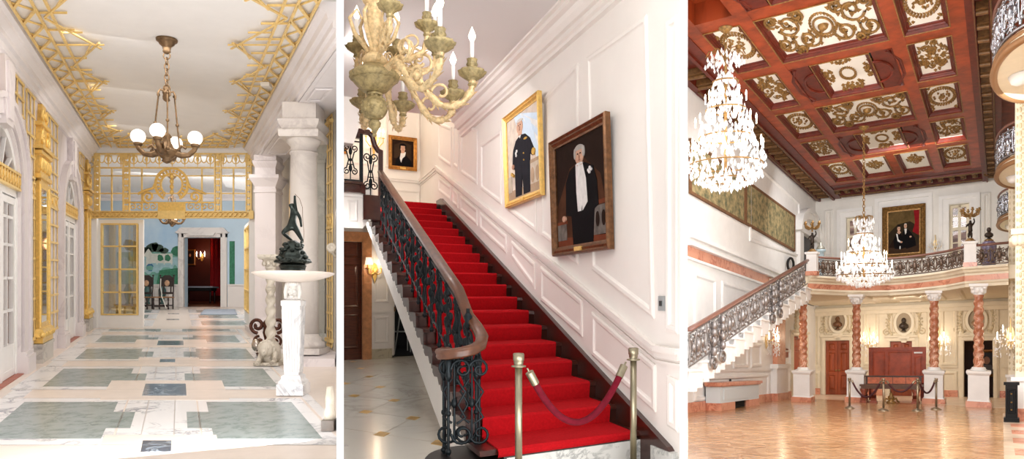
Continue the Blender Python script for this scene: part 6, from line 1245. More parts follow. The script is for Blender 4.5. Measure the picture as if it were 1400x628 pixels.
def pillar(i, px, label):
    w = at(px, HY, path0[i][1]); a, d, _ = G.loc(w); c = G.P(a, d, HB); rz = math.atan2(G.C.y, G.C.x); t = thing('balcony_pillar', label, 'pillar', c)
    b = MB(); b.square(c, [(.17, .14), (.155, .16), (.155, .68), (.2, .7), (.2, .76), (.17, .77)], rz); b.build('shaft', BWALL, t); b = MB(); b.square(c, [(.18, 0), (.18, .14)], rz); b.build('base', PINKM, t); return c+Z*.77
cL = pillar(0, 1110.5, 'white pillar at the left end of balcony, at the stair head'); cR = pillar(11, 1326.5, 'white pillar at the right end of the curved balcony railing')
def candelabrum(c, label):
    t = thing('candelabra', label, 'candelabra', c); BR = mat('dark_bronze', (54,44,38), .4, .6, var=.4, scale=14)
    b = MB(); b.lathe(c, [(.13, 0), (.14, .03), (.09, .06), (.07, .1)], 14); b.build('base', GOLDB, t)
    J = {'pel': (0, 0, .34, .055), 'ch': (.0, 0, .5, .06), 'ne': (0, 0, .58, .03), 'hd': (0, -.01, .64, .045), 'l1': (.03, 0, .22, .04), 'l2': (.04, .0, .1, .025), 'r1': (-.04, 0, .22, .04), 'r2': (-.05, .0, .1, .025), 'a1': (.09, 0, .52, .03), 'a2': (.13, 0, .6, .02), 'a3': (.1, 0, .7, .02), 'b1': (-.09, 0, .5, .03), 'b2': (-.13, 0, .42, .02)}
    skinned('figure', {k: (c.x+v[0], c.y+v[1], c.z+v[2], v[3]) for k, v in J.items()}, [('pel','ch'),('ch','ne'),('ne','hd'),('pel','l1'),('l1','l2'),('pel','r1'),('r1','r2'),('ch','a1'),('a1','a2'),('a2','a3'),('ch','b1'),('b1','b2')], BR, t, sub=1)
    b = MB(); b.tube([c+Z*.66, c+Z*.82], .025, 7); b.ball(c+Z*.8, .06, 8, 6); b.build('stem', GOLDB, t)
    for k in range(6):
        a = 2*PI*k/6+.2; d = V((math.cos(a), math.sin(a), 0)); b = MB(); b.tube([c+Z*.78, c+Z*.74+d*.12, c+Z*.8+d*.22, c+Z*.9+d*.24], .022, 6); b.lathe(c+Z*.9+d*.24, [(.02, 0), (.055, .03), (.03, .05), (.03, .1)], 9)
        for q_ in range(4): b.ball(c+Z*(.77+.03*q_)+d*(.06+.05*q_), .032, 6, 4)
        b.build('arm', GOLDB, t)
candelabrum(cL, 'gilded candelabra with dark figure on the left balcony pillar'); candelabrum(cR, 'gilded candelabra with dark figure on the right balcony pillar')
c = at(1122, 353, 25.2); a, d, _ = G.loc(c); c = G.P(a, d, HB); t = thing('lantern_cylinder', 'pale blue cylindrical stand behind the left balcony pillar', 'stand', c); b = MB(); b.lathe(c, [(.14, 0), (.15, .1), (.11, .14), (.11, .95), (.16, 1.0), (.17, 1.06)], 16); b.build('body', mat('pale_blue_enamel', (166,184,192), .35, var=.2, scale=8), t); b = MB(); b.lathe(c+Z*1.06, [(.16, 0), (.12, .08), (.06, .14), (.05, .22), (.01, .3)], 14); b.build('lid', mat('dull_pewter', (150,148,138), .4, .5), t)
c = at(1352, 360, 22.6); a, d, _ = G.loc(c); c = G.P(a, d, HB); t = thing('painted_urn', 'violet blue painted cylindrical urn stand behind the right balcony railing', 'urn', c); b = MB(); b.lathe(c, [(.22, 0), (.24, .06), (.18, .12), (.19, .5), (.21, .75), (.17, .86), (.1, .92)], 20); b.build('body', mat('violet_glaze', (128,116,138), .3, col2=(84,78,108), scale=10), t); b = MB(); b.lathe(c+Z*.9, [(.12, 0), (.13, .02), (.1, .05)], 16); b.build('rim', GOLDB, t)
b = MB(); e = c+Z*.95; b.lathe(e, [(.07, 0), (.08, .02), (.04, .05), (.04, .07)], 12); b.lathe(e+Z*.06, [(.09, 0), (.13, .06), (.12, .12), (.05, .17), (.04, .21)], 14, 1, .7); b.ball(e+Z*.3, .07, 12, 8, .85, .95, 1.15); b.ball(e+V((0, -.065, .29)), .016, 6, 5, sz=1.6); b.solo('bronze_bust', mat('bust_bronze', (62,50,44), .4, .6), 'small dark bust standing on the violet painted urn', 'bust')
# ---- twisted columns
cpos = [(1098, 24.2), (1171, 24.1), (1277, 22.9), (1338, 21.0)]; cl = ['twisted salmon marble column farthest left, below the stair head', 'twisted salmon marble column between double door and wooden panel', 'twisted salmon marble column just right of the wooden panel', 'twisted salmon marble column in front of the dark open doorway']
for (px, Y), lb_ in zip(cpos, cl):
    a, d, _ = G.loc(at(px, HY, Y)); c = G.P(a, d); rz = math.atan2(G.C.y, G.C.x); t = thing('twisted_column', lb_, 'column', c)
    b = MB(); b.square(c, [(.31, 0), (.31, .17), (.29, .18)], rz); b.build('plinth', PINKM, t)
    b = MB(); b.square(c, [(.29, .17), (.27, .2), (.255, .22), (.255, .92), (.28, .95), (.3, .99), (.3, 1.04), (.26, 1.05)], rz); b.lathe(c+Z*1.05, [(.2, 0), (.21, .03), (.17, .05), (.18, .08), (.14, .1)], 18); b.build('pedestal', BWALL, t)
    b = MB(); twisted(b, c, .126, 1.14, 3.24, 10, .11, 24, 120, 2, .1); b.build('shaft', TWISTM, t)
    b = MB(); b.lathe(c+Z*3.22, [(.12, 0), (.14, .02), (.12, .04), (.14, .12), (.2, .24)], 18); b.square(c+Z*3.44, [(.2, 0), (.23, .03), (.23, .1)], rz)
    for k in range(8): q_ = 2*PI*k/8; b.ball(c+V((.15*math.cos(q_), .15*math.sin(q_), 3.33)), .05, 7, 5, sz=1.6)
    for k in range(4): q_ = 2*PI*k/4+rz+PI/4; b.ball(c+V((.22*math.cos(q_), .22*math.sin(q_), 3.42)), .055, 8, 6)
    b.build('capital', BWALL, t)
# ---- niches with busts over the doors
def niche(fr, px, py, k, label, hue):
    cx, cy = G.uv(fr, px, py); t = thing('niche_bust', label, 'bust', fr.p(cx, cy-.3*k, .12))
    b = MB(); b.band(fr, arc(cx, cy, .36*k, .5*k, 0, 360, 28), arc(cx, cy, .27*k, .4*k, 0, 360, 28), 0, .09); b.box(fr, cx-.2*k, cx+.2*k, cy-.62*k, cy-.5*k, 0, .13); b.prism(fr, [(cx-.14*k, cy-.62*k), (cx+.14*k, cy-.62*k), (cx+.08*k, cy-.78*k), (cx-.08*k, cy-.78*k)], 0, .1); b.build('oval_frame', mat('carved_cream', (232,222,200), .6), t)
    b = MB(); b.prism(fr, arc(cx, cy, .28*k, .41*k, 0, 350, 28), .0, .015); b.build('niche', mat('niche_shade', (176,158,132), .7), t)
    b = MB()
    for s in (-1, 1):
        for q_ in range(9): a = math.radians(-70+17*q_); x, y = cx+s*(.38*k+.16*k*math.cos(a)), cy+.46*k*math.sin(a); b.ball(fr.p(x, y, .03), .055*k, 7, 5, sz=1.3); b.ball(fr.p(x+s*.1*k*math.cos(a*2), y+.05*k, .02), .04*k, 6, 4)
        b.ftube(fr, spiral(cx+s*.62*k, cy-.35*k, .14*k, .02, 90, 90-s*480, 14), .022, .03, 5); b.ftube(fr, spiral(cx+s*.52*k, cy+.42*k, .1*k, .02, -90, -90+s*400, 12), .02, .03, 5)
    b.band(fr, arc(cx, cy, .4*k, .54*k, 0, 360, 28), arc(cx, cy, .34*k, .48*k, 0, 360, 28), 0, .02)
    b.build('wreath', mat('carved_buff', (206,190,158), .6, var=.15, scale=8), t)
    p = fr.p(cx, cy-.33*k, .12); b = MB(); b.lathe(p, [(.1*k, 0), (.06*k, .04*k), (.05*k, .1*k)], 12); b.lathe(p+Z*.1*k, [(.1*k, 0), (.19*k, .06*k), (.17*k, .16*k), (.07*k, .24*k), (.05*k, .3*k)], 16, 1, .7); b.ball(p+Z*.42*k, .1*k, 12, 9, .85, .95, 1.2); b.ball(p+V((-.02, -.09*k, .41*k)), .025*k, 6, 5, sz=1.5); b.build('bust', mat('bust_'+hue, dict(dark=(58,48,40), brown=(112,76,50), pale=(150,124,96))[hue], .4, .3, var=.3, scale=10), t)
niche(BW, 1146, 440, 1.0, 'brown bust in an oval wreathed niche above the left double door', 'brown'); niche(BW, 1236, 442, 1.0, 'dark bust in an oval wreathed niche above the wooden panel', 'dark'); niche(BW, 1335, 438, 1.0, 'bust in an oval wreathed niche above the dark open doorway', 'pale'); niche(LW, 1092, 437, .95, 'dark bust in an oval niche above the left wall door', 'dark')
b = MB(); u0, v0 = ql(1071, 489); u1, v1 = ql(1076, 477); b.box(LW, u0, u1, v0, v1, 0, .04); b.moulding(LW, [(u0, v0), (u1, v0), (u1, v1), (u0, v1)], [(0, .04), (.03, .055), (.06, .04)]); b.solo('wall_plaque', BDOOR, 'small brown wooden plaque on wall left of the leftmost twisted column', 'plaque')
b = MB(); u0, v0 = ql(1067.5, 536); u1, v1 = ql(1075, 513); b.frame(LW, u0, u1, v0, v1, .06, 0, .05); b.box(LW, u0, u1, v0, v1, 0, .02)
for k in range(5): b.box(LW, u0, u1, v0+(v1-v0)*(k+.5)/5-.02, v0+(v1-v0)*(k+.5)/5+.02, .02, .04)
b.solo('wall_grille', mat('dark_brass_grille', (84,70,52), .5, .4), 'dark metal wall grille below the small brown plaque', 'grille')
# ---- radiator bench on the left
c = LW; _f = Fr(G.P(AL+.46, 0), G.D, Z, G.C); u0, u1 = G.uv(_f, 983, 550)[0], G.uv(_f, 1039, 546)[0]; 
t = thing('radiator_bench', 'low grey white radiator cover with pink marble top against left wall', 'radiator cover', LW.p((u0+u1)/2, 0, .3)); n0 = .07; n1 = .46
b = MB(); b.box(LW, u0+.1, u1-.1, .2, .64, n0, n1); b.box(LW, u0+.3, u1-.9, .27, .56, n1, n1+.02); b.build('case', mat('pale_grey_paint', (206,212,214), .5), t)
b = MB(); b.box(LW, u0, u1, .66, .74, n0, n1+.08); b.box(LW, u0+.05, u1-.05, .63, .67, n0, n1+.04); b.build('top', PINKM, t)
for a0, a1 in ((u0+.1, u0+1.1), (u1-1.0, u1-.1)): b = MB(); b.box(LW, a0, a1, 0, .2, n0, n1+.02); b.build('foot', PINKM, t)
b = MB(); b.box(LW, u0+1.1, u1-1.0, .0, .2, n0, n1-.12)
for k in range(5): b.box(LW, u0+1.1, u1-1.0, .02+.035*k, .035+.035*k, n1-.12, n1-.08)
b.build('grille', DARK, t)
b = MB(); fr = LW; p = ql(997, 522); b.lathe(LW.p(p[0], p[1], .03), [(.02, 0), (.035, .02), (.03, .06), (.01, .07)], 8); b.solo('valve_knob', DARK, 'tiny dark knob on wall above the radiator cover', 'knob')
# ---- crystal sconces
CRY = mat('crystal', (250,250,252), .1, spec=1.0, trans=.12)
BULB2 = mat('crystal_bulb', (255,238,210), .3, emit=7)
def drop(b, p, r, l): b.add([p, p+V((r, 0, -l*.6)), p+V((0, r, -l*.6)), p+V((-r, 0, -l*.6)), p+V((0, -r, -l*.6)), p-Z*l], [(0, 1, 2), (0, 2, 3), (0, 3, 4), (0, 4, 1), (5, 2, 1), (5, 3, 2), (5, 4, 3), (5, 1, 4)])
def crystal_sconce(fr, px, py, k, label, n=5, lit=True):
    cx, cy = G.uv(fr, px, py); t = thing('crystal_sconce', label, 'lamp', fr.p(cx, cy-.3*k, .05)); b = MB(); b.prism(fr, arc(cx, cy, .09*k, .3*k, 0, 345, 16), 0, .05); b.tube([fr.p(cx, cy-.2*k, .05), fr.p(cx, cy+.5*k, .12)], .02, 6)
    arms = [(-.28, -.05, .18), (-.16, .12, .28), (0, -.1, .34), (.16, .12, .28), (.28, -.05, .18)][:n]
    for dx, dy, dn in arms: b.tube([fr.p(cx, cy-.12*k, .05), fr.p(cx+dx*k*.6, cy+dy*k-.12*k, dn*k), fr.p(cx+dx*k, cy+dy*k, dn*k)], .012, 5)
    bk_ = b.build('bracket', mat('pale_gilt', (226,200,150), .35, .3), t); b = MB()
    for q_ in range(150): dx, dy, dn = random.choice(arms); a = random.uniform(0, 6.28); drop(b, fr.p(cx+dx*k+.08*k*math.cos(a), cy+dy*k-random.uniform(-.12, .42)*k, dn*k+.05*math.sin(a)), .016, .075)
    o = b.build('crystal_drops', CRY, t); o['kind'] = 'stuff'
    for dx, dy, dn in arms: b = MB(); p = fr.p(cx+dx*k, cy+dy*k, dn*k); b.lathe(p, [(.011, 0), (.011, .1*k), (.02, .13*k), (.014, .17*k), (.002, .21*k)], 8); b.build('candle_bulb', BULB2 if lit else WHITE, bk_)
crystal_sconce(LW, 1047, 463, 1.15, 'lit crystal sconce on white wall beneath the staircase'); crystal_sconce(BW, 1189, 467, 1.1, 'lit crystal sconce right of the second twisted column'); crystal_sconce(BW, 1284, 467, 1.1, 'lit crystal sconce right of the third twisted column'); crystal_sconce(BW, 1279, 336, .8, 'small unlit sconce on upper wall beside the large portrait', 5, False)
# ---- big portrait upstairs
def paint_couple(poly, oval):
    poly(0, *FULL); poly(1, (0, .5), (.3, .7), (.7, .75), (1, .6), (1, 1), (0, 1)); poly(2, (.82, 1), (1, 1), (1, .4), (.9, .44), (.78, .5), (.86, .7)); poly(6, (0, 0), (1, 0), (1, .2), (0, .22))
    poly(3, (.2, .12), (.14, .3), (.26, .48), (.34, .52), (.42, .46), (.5, .3), (.6, .14), (.4, .1)); poly(3, (.42, .3), (.46, .5), (.54, .58), (.64, .56), (.74, .48), (.86, .34), (.9, .16), (.6, .1), (.5, .16)); poly(7, (.0, .16), (.16, .34), (.2, .14))
    oval(4, .34, .6, .05, .065); oval(3, .34, .645, .055, .035, -10, 190); poly(4, (.28, .5), (.32, .56), (.36, .56), (.41, .5), (.36, .46)); oval(4, .555, .645, .048, .06); oval(8, .555, .685, .045, .02, 0, 180); poly(5, (.52, .58), (.6, .58), (.585, .48), (.55, .44)); poly(5, (.25, .48), (.3, .47), (.33, .34), (.42, .28), (.4, .25), (.3, .3)); oval(4, .42, .27, .04, .022); oval(4, .72, .38, .035, .02); oval(5, .38, .14, .02, .04)
    oval(3, .33, .605, .01, .006); oval(3, .36, .605, .01, .006); oval(3, .545, .65, .01, .005); oval(3, .575, .65, .01, .005)
b = MB(); f0, f1 = qk(1196, 270)[0], qk(1275, 270)[0]; hv0, hv1 = qk(1235, 360)[1], qk(1235, 268)[1]; b.frame(BW, f0, f1, hv0, hv1, .14, 0, .08); b.box(BW, f0+.1, f1-.1, hv0, hv1-.1, 0, .008); b.struct('trim', BWALL, 'white panelled surround of the large portrait')
picture('double_portrait', G, BW, [(1206,283.5),(1265,280),(1266.5,351),(1207,357)], .22, .16, mat('carved_old_gold', (150,112,62), .4, .5, var=.5, scale=16, bump=.4), 'huge carved gilt framed portrait of a seated couple in dark clothes', paint_couple,
        [PM('dark_olive', (52,42,30)), PM('ochre_brown', (104,84,52), .3, 4), PM('crimson', (140,28,34)), PM('black', (20,18,20)), PM('skin', (206,164,140)), PM('shirt', (232,230,228)), PM('floor_brown', (64,46,34)), PM('umber', (40,26,20)), PM('white_hair', (206,202,196))])
# ---- wooden screen, console and barrier
def yaw(): return math.atan2(G.C.y, G.C.x)
fr = Fr(G.P(0, 23.4), G.C, Z, G.D*(-1/G.D.length)); u0 = G.uv(fr, 1188, 520)[0]; u1 = G.uv(fr, 1266, 520)[0]; ht = G.uv(fr, 1227, 475)[1]
SCR = mat('screen_wood', (164,70,40), .4, var=.3, scale=4)
t = thing('wooden_screen', 'large red brown panelled wooden board standing behind the console table', 'screen', fr.p((u0+u1)/2, 0))
b = MB(); b.box(fr, u0, u1, .62, ht, -.05, .02); b.build('board', SCR, t)
for a0, a1 in ((u0, u0+.1), (u1-.16, u1)): b = MB(); b.box(fr, a0, a1, 0, .62, -.045, .015); b.build('leg', RWOOD2, t)
for k, (a0, a1, v0, v1) in enumerate(((.12, .5, .75, ht-.15), (.6, (u1-u0)*.76, .75, ht-.15), ((u1-u0)*.8, (u1-u0)-.12, .75, ht-.32))): b = MB(); b.moulding(fr, [(u0+a0, v0), (u0+a1, v0), (u0+a1, v1), (u0+a0, v1)], [(0, .02), (.015, .035), (.035, .035), (.05, .02)]); b.build('panel', SCR, t)
b = MB(); b.frame(fr, u0, u1, .62, ht, .1, .02, .05); b.build('frame', SCR, t)
b = MB(); q0 = u0+(u1-u0)*.8; b.box(fr, q0, q0+.25, ht-.22, ht-.17, .05, .07); b.build('paper_label', WHITE, t)
fr = Fr(G.P(0, 21.6), G.C, Z, G.D*(-1/G.D.length)); u0 = G.uv(fr, 1177, 540)[0]; u1 = G.uv(fr, 1262, 540)[0]; h1 = G.uv(fr, 1220, 526)[1]; h2 = G.uv(fr, 1220, 514)[1]; W = u1-u0
t = thing('console_table', 'long dark console table with red inlaid back panels behind the ropes', 'table', fr.p((u0+u1)/2, 0))
b = MB(); b.box(fr, u0, u1, h1-.06, h1, -.3, .3); b.box(fr, u0+.04, u1-.04, h1-.14, h1-.06, -.27, .27); b.build('tabletop', mat('brown_veneer', (96,64,46), .4, var=.3, scale=8), t)
b = MB(); b.box(fr, u0+.12, u1-.06, h1, h2-.03, -.25, -.18); b.box(fr, u0+.08, u1-.02, h2-.04, h2, -.3, -.12); b.build('back_rail', mat('dark_walnut', (70,46,36), .4), t)
for k in range(4): a = u0+.16+(W-.3)*k/4; b = MB(); b.box(fr, a+.05, a+W/4-.1, h1+.04, h2-.07, -.18, -.16); b.frame(fr, a+.02, a+W/4-.07, h1+.02, h2-.05, .03, -.18, -.15); b.build('inlay_panel', mat('red_inlay', (204,112,76), .35, var=.3, scale=9), t)
for k, a in enumerate((.1, .4, W-.2)):
    for n in ((.18,) if k == 1 else (.18, -.2)): b = MB(); b.square(fr.p(u0+a, 0, n), [(.1, 0), (.1, .05), (.075, .08), (.085, .14), (.06, .16)], yaw()); b.lathe(fr.p(u0+a, .15, n), [(.07, 0), (.075, .1), (.075, h1-.5), (.06, h1-.45), (.1, h1-.34), (.1, h1-.29)], 12); b.build('leg', mat('red_marble_leg', (142,72,52), .35, var=.3, scale=9), t)
c = fr.p(u0+W*.5, 0, .05); t = thing('brass_fender', 'small ornate brass firedog on the floor under the console table', 'ornament', c); b = MB(); b.lathe(c, [(.14, 0), (.15, .04), (.06, .1), (.09, .16), (.1, .2), (.04, .26), (.05, .3), (.01, .36)], 14); b.build('urn', GOLDB, t)
for s in (-1, 1): b = MB(); b.tube([c+V((s*.05, 0, .1)), c+V((s*.16, 0, .16)), c+V((s*.2, 0, .06)), c+V((s*.26, 0, .03))], .03, 6); b.build('scroll', GOLDB, t)
posts = []; PB = mat('pewter_brass', (150,136,116), .35, .8)
for px, py, lb_ in ((1161.5, 559, 'rope stanchion farthest left, before the second twisted column'), (1208, 562, 'rope stanchion in front of console table, left of centre'), (1254.5, 562.5, 'rope stanchion before the right end of console table'), (1280, 560.5, 'rope stanchion at right, before the third twisted column')):
    w = G.onlevel(px, py); posts.append(w); b_ = stanchion(w, lb_, 'rope stanchions before the console table', PB, .8)
    b_.scale = (1, 1, .84)
NAV = mat('dark_rope', (66,24,30), .8)
for i, (s, lb_) in enumerate(((.42, 'dark velvet rope between leftmost ballroom stanchion and console left end'), (.32, 'dark velvet rope sagging before the middle of console table'), (.3, 'dark velvet rope between the two rightmost ballroom stanchions'))): p0, p1 = posts[i]+Z*.76, posts[i+1]+Z*.76; dd = (p1-p0).normalized(); rope(p0+dd*.09, p1-dd*.09, s*min(1, (p1-p0).length), .024, lb_, NAV, PB, 'barrier_rope', .05, 20)
# ---- right wall with balconies
b = MB(); b.box(RWL, 8.5, DB, -.1, CB+.5, -.2, 0); b.struct('wall_right', BCREAM, 'cream right wall of the ballroom seen edge on')
def carved_pilaster(d, w, a0, label):
    t = thing('carved_pilaster', label, 'pilaster', G.P((a0+AR)/2, d+w/2)); b = MB(); b.prism(GF, [(a0, d), (AR-.01, d), (AR-.01, d+w), (a0, d+w)], .9, CB-.6); b.build('shaft', BCREAM, t)
    b = MB(); b.prism(GF, [(a0-.05, d-.1), (AR-.01, d-.1), (AR-.01, d+w+.1), (a0-.05, d+w+.1)], .25, .9); b.prism(GF, [(a0-.08, d-.15), (AR-.01, d-.15), (AR-.01, d+w+.15), (a0-.08, d+w+.15)], .84, .92); b.build('pedestal', BWALL, t); b = MB(); b.prism(GF, [(a0-.07, d-.14), (AR-.01, d-.14), (AR-.01, d+w+.14), (a0-.07, d+w+.14)], 0, .25); b.build('base', PINKM, t)
    b = MB(); am = (a0+AR)/2; h = 1.1
    fr = Fr(G.P(0, d), G.C, Z, G.D*-1)
    while h < CB-.9:
        for s in (-1, 1): b.ball(fr.p(am+s*.04, h, .0), .034, 6, 5, sz=1.9); b.ball(fr.p(a0+.03 if s < 0 else AR-.05, h, .0), .02, 6, 4, sz=2.4)
        b.ball(fr.p(am, h+.08, .0), .026, 6, 5); h += .17
    b.build('relief', MATS['carved_buff'], t)
    for hh in (4.0, CB-.75):
        b = MB(); b.prism(GF, [(a0-.08, d-.15), (AR-.01, d-.15), (AR-.01, d+w+.15), (a0-.08, d+w+.15)], hh, hh+.12)
        for k in range(4): b.ball(fr.p(a0+(AR-a0)*k/3, hh-.1, .06), .09, 8, 6, sz=1.5); b.ball(fr.p(a0-.04, hh-.1, -.15*k), .08, 8, 6)
        b.build('capital', BCREAM, t)
carved_pilaster(16.0, .5, .24, 'carved cream pilaster behind the black cabinet on the right wall'); carved_pilaster(21.9, .5, .16, 'carved cream pilaster at the right end of the balcony')
SILV = mat('silvered_iron', (176,178,186), .25, .85, var=.4, scale=10)
HBX = G.eye+4.9
for k, (d, lb_) in enumerate(((12.4, 'nearest small round balcony with silvered railing high on right wall'), (18.9, 'middle small round balcony with silvered railing on right wall'), (25.3, 'farthest small round balcony on right wall near the back corner'))):
    ra, rd = .62, 1.35; E_ = lambda k_, h, n=24: [G.P(AR-ra*k_*math.sin(PI*i/n), d-rd*k_*math.cos(PI*i/n), h) for i in range(n+1)]
    t = thing('round_balcony', lb_, 'balcony', G.P(AR-.3, d, HBX)); b = MB(); pl_ = [(AR-ra*math.sin(PI*i/24), d-rd*math.cos(PI*i/24)) for i in range(25)]
    b.prism(GF, pl_, HBX+.02, HBX+.2); b.build('slab', BCREAM, t); b = MB(); b.tube(E_(1.0, HBX+.04), .06, 8); b.tube(E_(.97, HBX+.16), .05, 8); b.build('edge_moulding', mat('brown_gilt', (150,110,72), .45, .3), t)
    b = MB(); b.lathe(G.P(AR-.25, d, HBX-.16), [(.04, 0), (.1, .05), (.14, .18)], 10, 1, 1.8); b.build('light_box', BWALL, t)
    b = MB(); b.tube(E_(.98, HBX+1.0), .035, 6); b.build('handrail', mat('railing_wood', (122,84,72), .35), t); b = MB(); b.tube(E_(1.0, HBX+.25), .025, 6); b.tube(E_(1.0, HBX+.85), .02, 6); b.build('guide_rail', SILV, t)
    P = E_(1.0, HBX+.26, 7)
    for i in range(7): u = (P[i+1]-P[i]); w = u.length; u.normalize(); iron_panel(Fr((P[i]+P[i+1])/2, u, Z, V((u.y, -u.x, 0))), w, .66, 0, .017).build('scroll_panel', SILV, t)
fr = Fr(G.P(0, 21.7), G.C, Z, G.D*(-1/G.D.length))
crystal_sconce(fr, 1381.5, 462, 1.15, 'lit crystal sconce at the right edge on carved pilaster')
w = G.onlevel(1383, 578); a, d, _ = G.loc(w); fr = Fr(G.P(0, d), G.C, Z, G.D*(-1/G.D.length)); u0 = G.uv(fr, 1373, 550)[0]; u1 = G.uv(fr, 1393, 550)[0]; hh = G.uv(fr, 1383, 523)[1]
t = thing('black_cabinet', 'tall narrow black cabinet with gilt mounts at the right edge', 'cabinet', fr.p((u0+u1)/2, 0, -.2)); BLK = mat('ebony', (12,11,12), .5, spec=.2)
b = MB(); b.box(fr, u0+.02, u1-.02, .08, hh-.06, -.4, 0); b.build('body', BLK, t); b = MB(); b.box(fr, u0-.01, u1+.01, hh-.06, hh, -.43, .03); b.build('top', BLK, t); b = MB(); b.box(fr, u0-.01, u1+.01, 0, .09, -.43, .03); b.build('base', BLK, t); b = MB(); b.moulding(fr, [(u0+.05, .18), (u1-.05, .18), (u1-.05, hh-.14), (u0+.05, hh-.14)], [(0, 0), (.01, .02), (.03, .02), (.04, 0)]); b.build('door', BLK, t)
for v in (.26, hh*.5, hh-.24): b = MB(); b.ball(fr.p((u0+u1)/2, v, .005), .016, 8, 6, 1.3, .4); b.build('gilt_mount', GOLDB, t)
# ---- crystal chandeliers
def crystal_chandelier(px, Y, ytop, spec, label, crown, ncan):
    K = Y/1000; hz = lambda y: V(at(px, y, Y)).z; cx = at(px, 300, Y); c = V((cx.x, cx.y, hz(ytop)))
    a, d, _ = G.loc(cx); t = thing('crystal_chandelier', label, 'chandelier', V((cx.x, cx.y, G.P(a, d, CB-.26).z))); zt = t.location.z
    b = MB(); z = zt-.12; zb = hz(crown[0]); i = 0
    while z > zb: R = [V((cx.x+.03*math.cos(q_)*(i % 2), cx.y+.03*math.cos(q_)*(1-i % 2), z+.055*math.sin(q_)-.05)) for q_ in [2*PI*k/10 for k in range(11)]]; b.tube(R, .011, 5, False); z -= .09; i += 1
    b.lathe(V((cx.x, cx.y, zt-.12)), [(.03, 0), (.1, .06), (.13, .1), (.14, .12)], 14); b.build('chain', GOLDB, t)
    b = MB(); z0, z1 = hz(crown[0]), hz(spec[-1][1]); b.tube([V((cx.x, cx.y, z0)), V((cx.x, cx.y, z1+.1))], .03, 8)
    for k in range(10): q_ = 2*PI*k/10; dv = V((math.cos(q_), math.sin(q_), 0)); r = crown[2]*K; zc = hz(crown[1]); b.tube([V((cx.x, cx.y, zc-.1)), V((cx.x, cx.y, zc+.12))+dv*r*.5, V((cx.x, cx.y, zc+.1))+dv*r*.85, V((cx.x, cx.y, zc-.02))+dv*r], .012, 5)
    for r, y in spec[1::2]: b.tube([V((cx.x+r*K*.93*math.cos(q_), cx.y+r*K*.93*math.sin(q_), hz(y))) for q_ in [2*PI*k/28 for k in range(29)]], .016, 5, False)
    fm_ = b.build('frame', GOLDB, t)
    b = MB()
    for k in range(90): q_ = random.uniform(0, 2*PI); r = crown[2]*K*random.uniform(.25, 1.08); drop(b, V((cx.x+r*math.cos(q_), cx.y+r*math.sin(q_), hz(crown[1])+.12*math.sin(r*5)-random.uniform(0, .28))), .026, .12)
    for i in range(len(spec)-1):
        (r0, y0), (r1, y1) = spec[i], spec[i+1]; n = int(22+2.6*max(r0, r1)*K/.04)
        for k in range(n):
            f_ = random.random(); q_ = random.uniform(0, 2*PI); r = (r0+(r1-r0)*f_)*K*random.uniform(.86, 1.04); z = hz(y0+(y1-y0)*f_); drop(b, V((cx.x+r*math.cos(q_), cx.y+r*math.sin(q_), z)), random.uniform(.02, .034), random.uniform(.09, .16))
            if k % 2: r *= random.uniform(.5, .9); drop(b, V((cx.x+r*math.cos(q_+1), cx.y+r*math.sin(q_+1), z)), .03, .13)
    o = b.build('crystal_drops', CRY, t); o['kind'] = 'stuff'
    for r, y, n in ncan:
        for k in range(n):
            q_ = 2*PI*(k+.5)/n; p = V((cx.x+r*K*math.cos(q_), cx.y+r*K*math.sin(q_), hz(y))); b = MB(); b.lathe(p, [(.012, 0), (.012, .1), (.021, .125), (.015, .17), (.002, .21)], 7); b.build('candle_bulb', BULB2, fm_)
    return t
crystal_chandelier(992, 14.6, 60, [(6, 98), (18, 112), (20, 130), (28, 150), (36, 170), (38, 188), (50, 205), (52, 225), (46, 238), (34, 246), (16, 254)], 'large crystal chandelier blazing at left before the woven tapestry', (60, 78, 27), [(27, 140, 8), (40, 172, 10), (49, 205, 14)])
crystal_chandelier(1181, 20.6, 294, [(3, 313), (12, 320), (17, 330), (20, 345), (27, 352), (30, 362), (36, 368), (36, 376), (28, 381), (18, 385), (8, 388)], 'crystal chandelier hanging before the middle of curved balcony', (293, 301, 12.5), [(19, 336, 8), (28, 354, 10), (35, 367, 14)])
# ------------------------------------------------------------------ partition wedges over the white strips between image panels
def filler(x0, x1, top, nm):  # added, not in the place: covers a white image strip, tapers along camera rays
    ya, yb = 5.3, 44
    pts = [at(x0, HY, ya), at(x1, HY, ya), at(x1, HY, yb), at(x0, HY, yb)]
    b = MB(); b.prism(Fr((0, 0, 0), (1, 0, 0), (0, 1, 0), (0, 0, 1)), [(p.x, p.y) for p in pts], -4, top)
    b.struct(nm, mat('strip_white', (252,252,252), .9), 'narrow white partition wedge over the white strip between two image panels')
filler(460, 470, 9, 'wall_strip_filler')
filler(930, 940, 12, 'wall_strip_filler')
# ------------------------------------------------------------------ light
w = bpy.data.worlds.new('world'); SC.world = w; w.use_nodes = True
w.node_tree.nodes['Background'].inputs[0].default_value = (1, .98, .96, 1); w.node_tree.nodes['Background'].inputs[1].default_value = 1.0
def area(name, loc, target, sx, sy, power, col=(1, 1, 1), spread=180):
    l = bpy.data.lights.new(name, 'AREA'); l.shape = 'RECTANGLE'; l.size = sx; l.size_y = sy; l.energy = power; l.color = col; l.spread = math.radians(spread)
    o = bpy.data.objects.new(name, l); COL.objects.link(o); o.location = loc; o.rotation_euler = (V(target)-V(loc)).to_track_quat('-Z', 'Z').to_euler(); return o
def point(name, loc, power, col=(1, .75, .5), r=.05):
    l = bpy.data.lights.new(name, 'POINT'); l.energy = power; l.color = col; l.shadow_soft_size = r
    o = bpy.data.objects.new(name, l); COL.objects.link(o); o.location = loc; return o
SC.view_settings.exposure = 0.0
DAY = (1, .985, .97); WARM = (1, .86, .7)
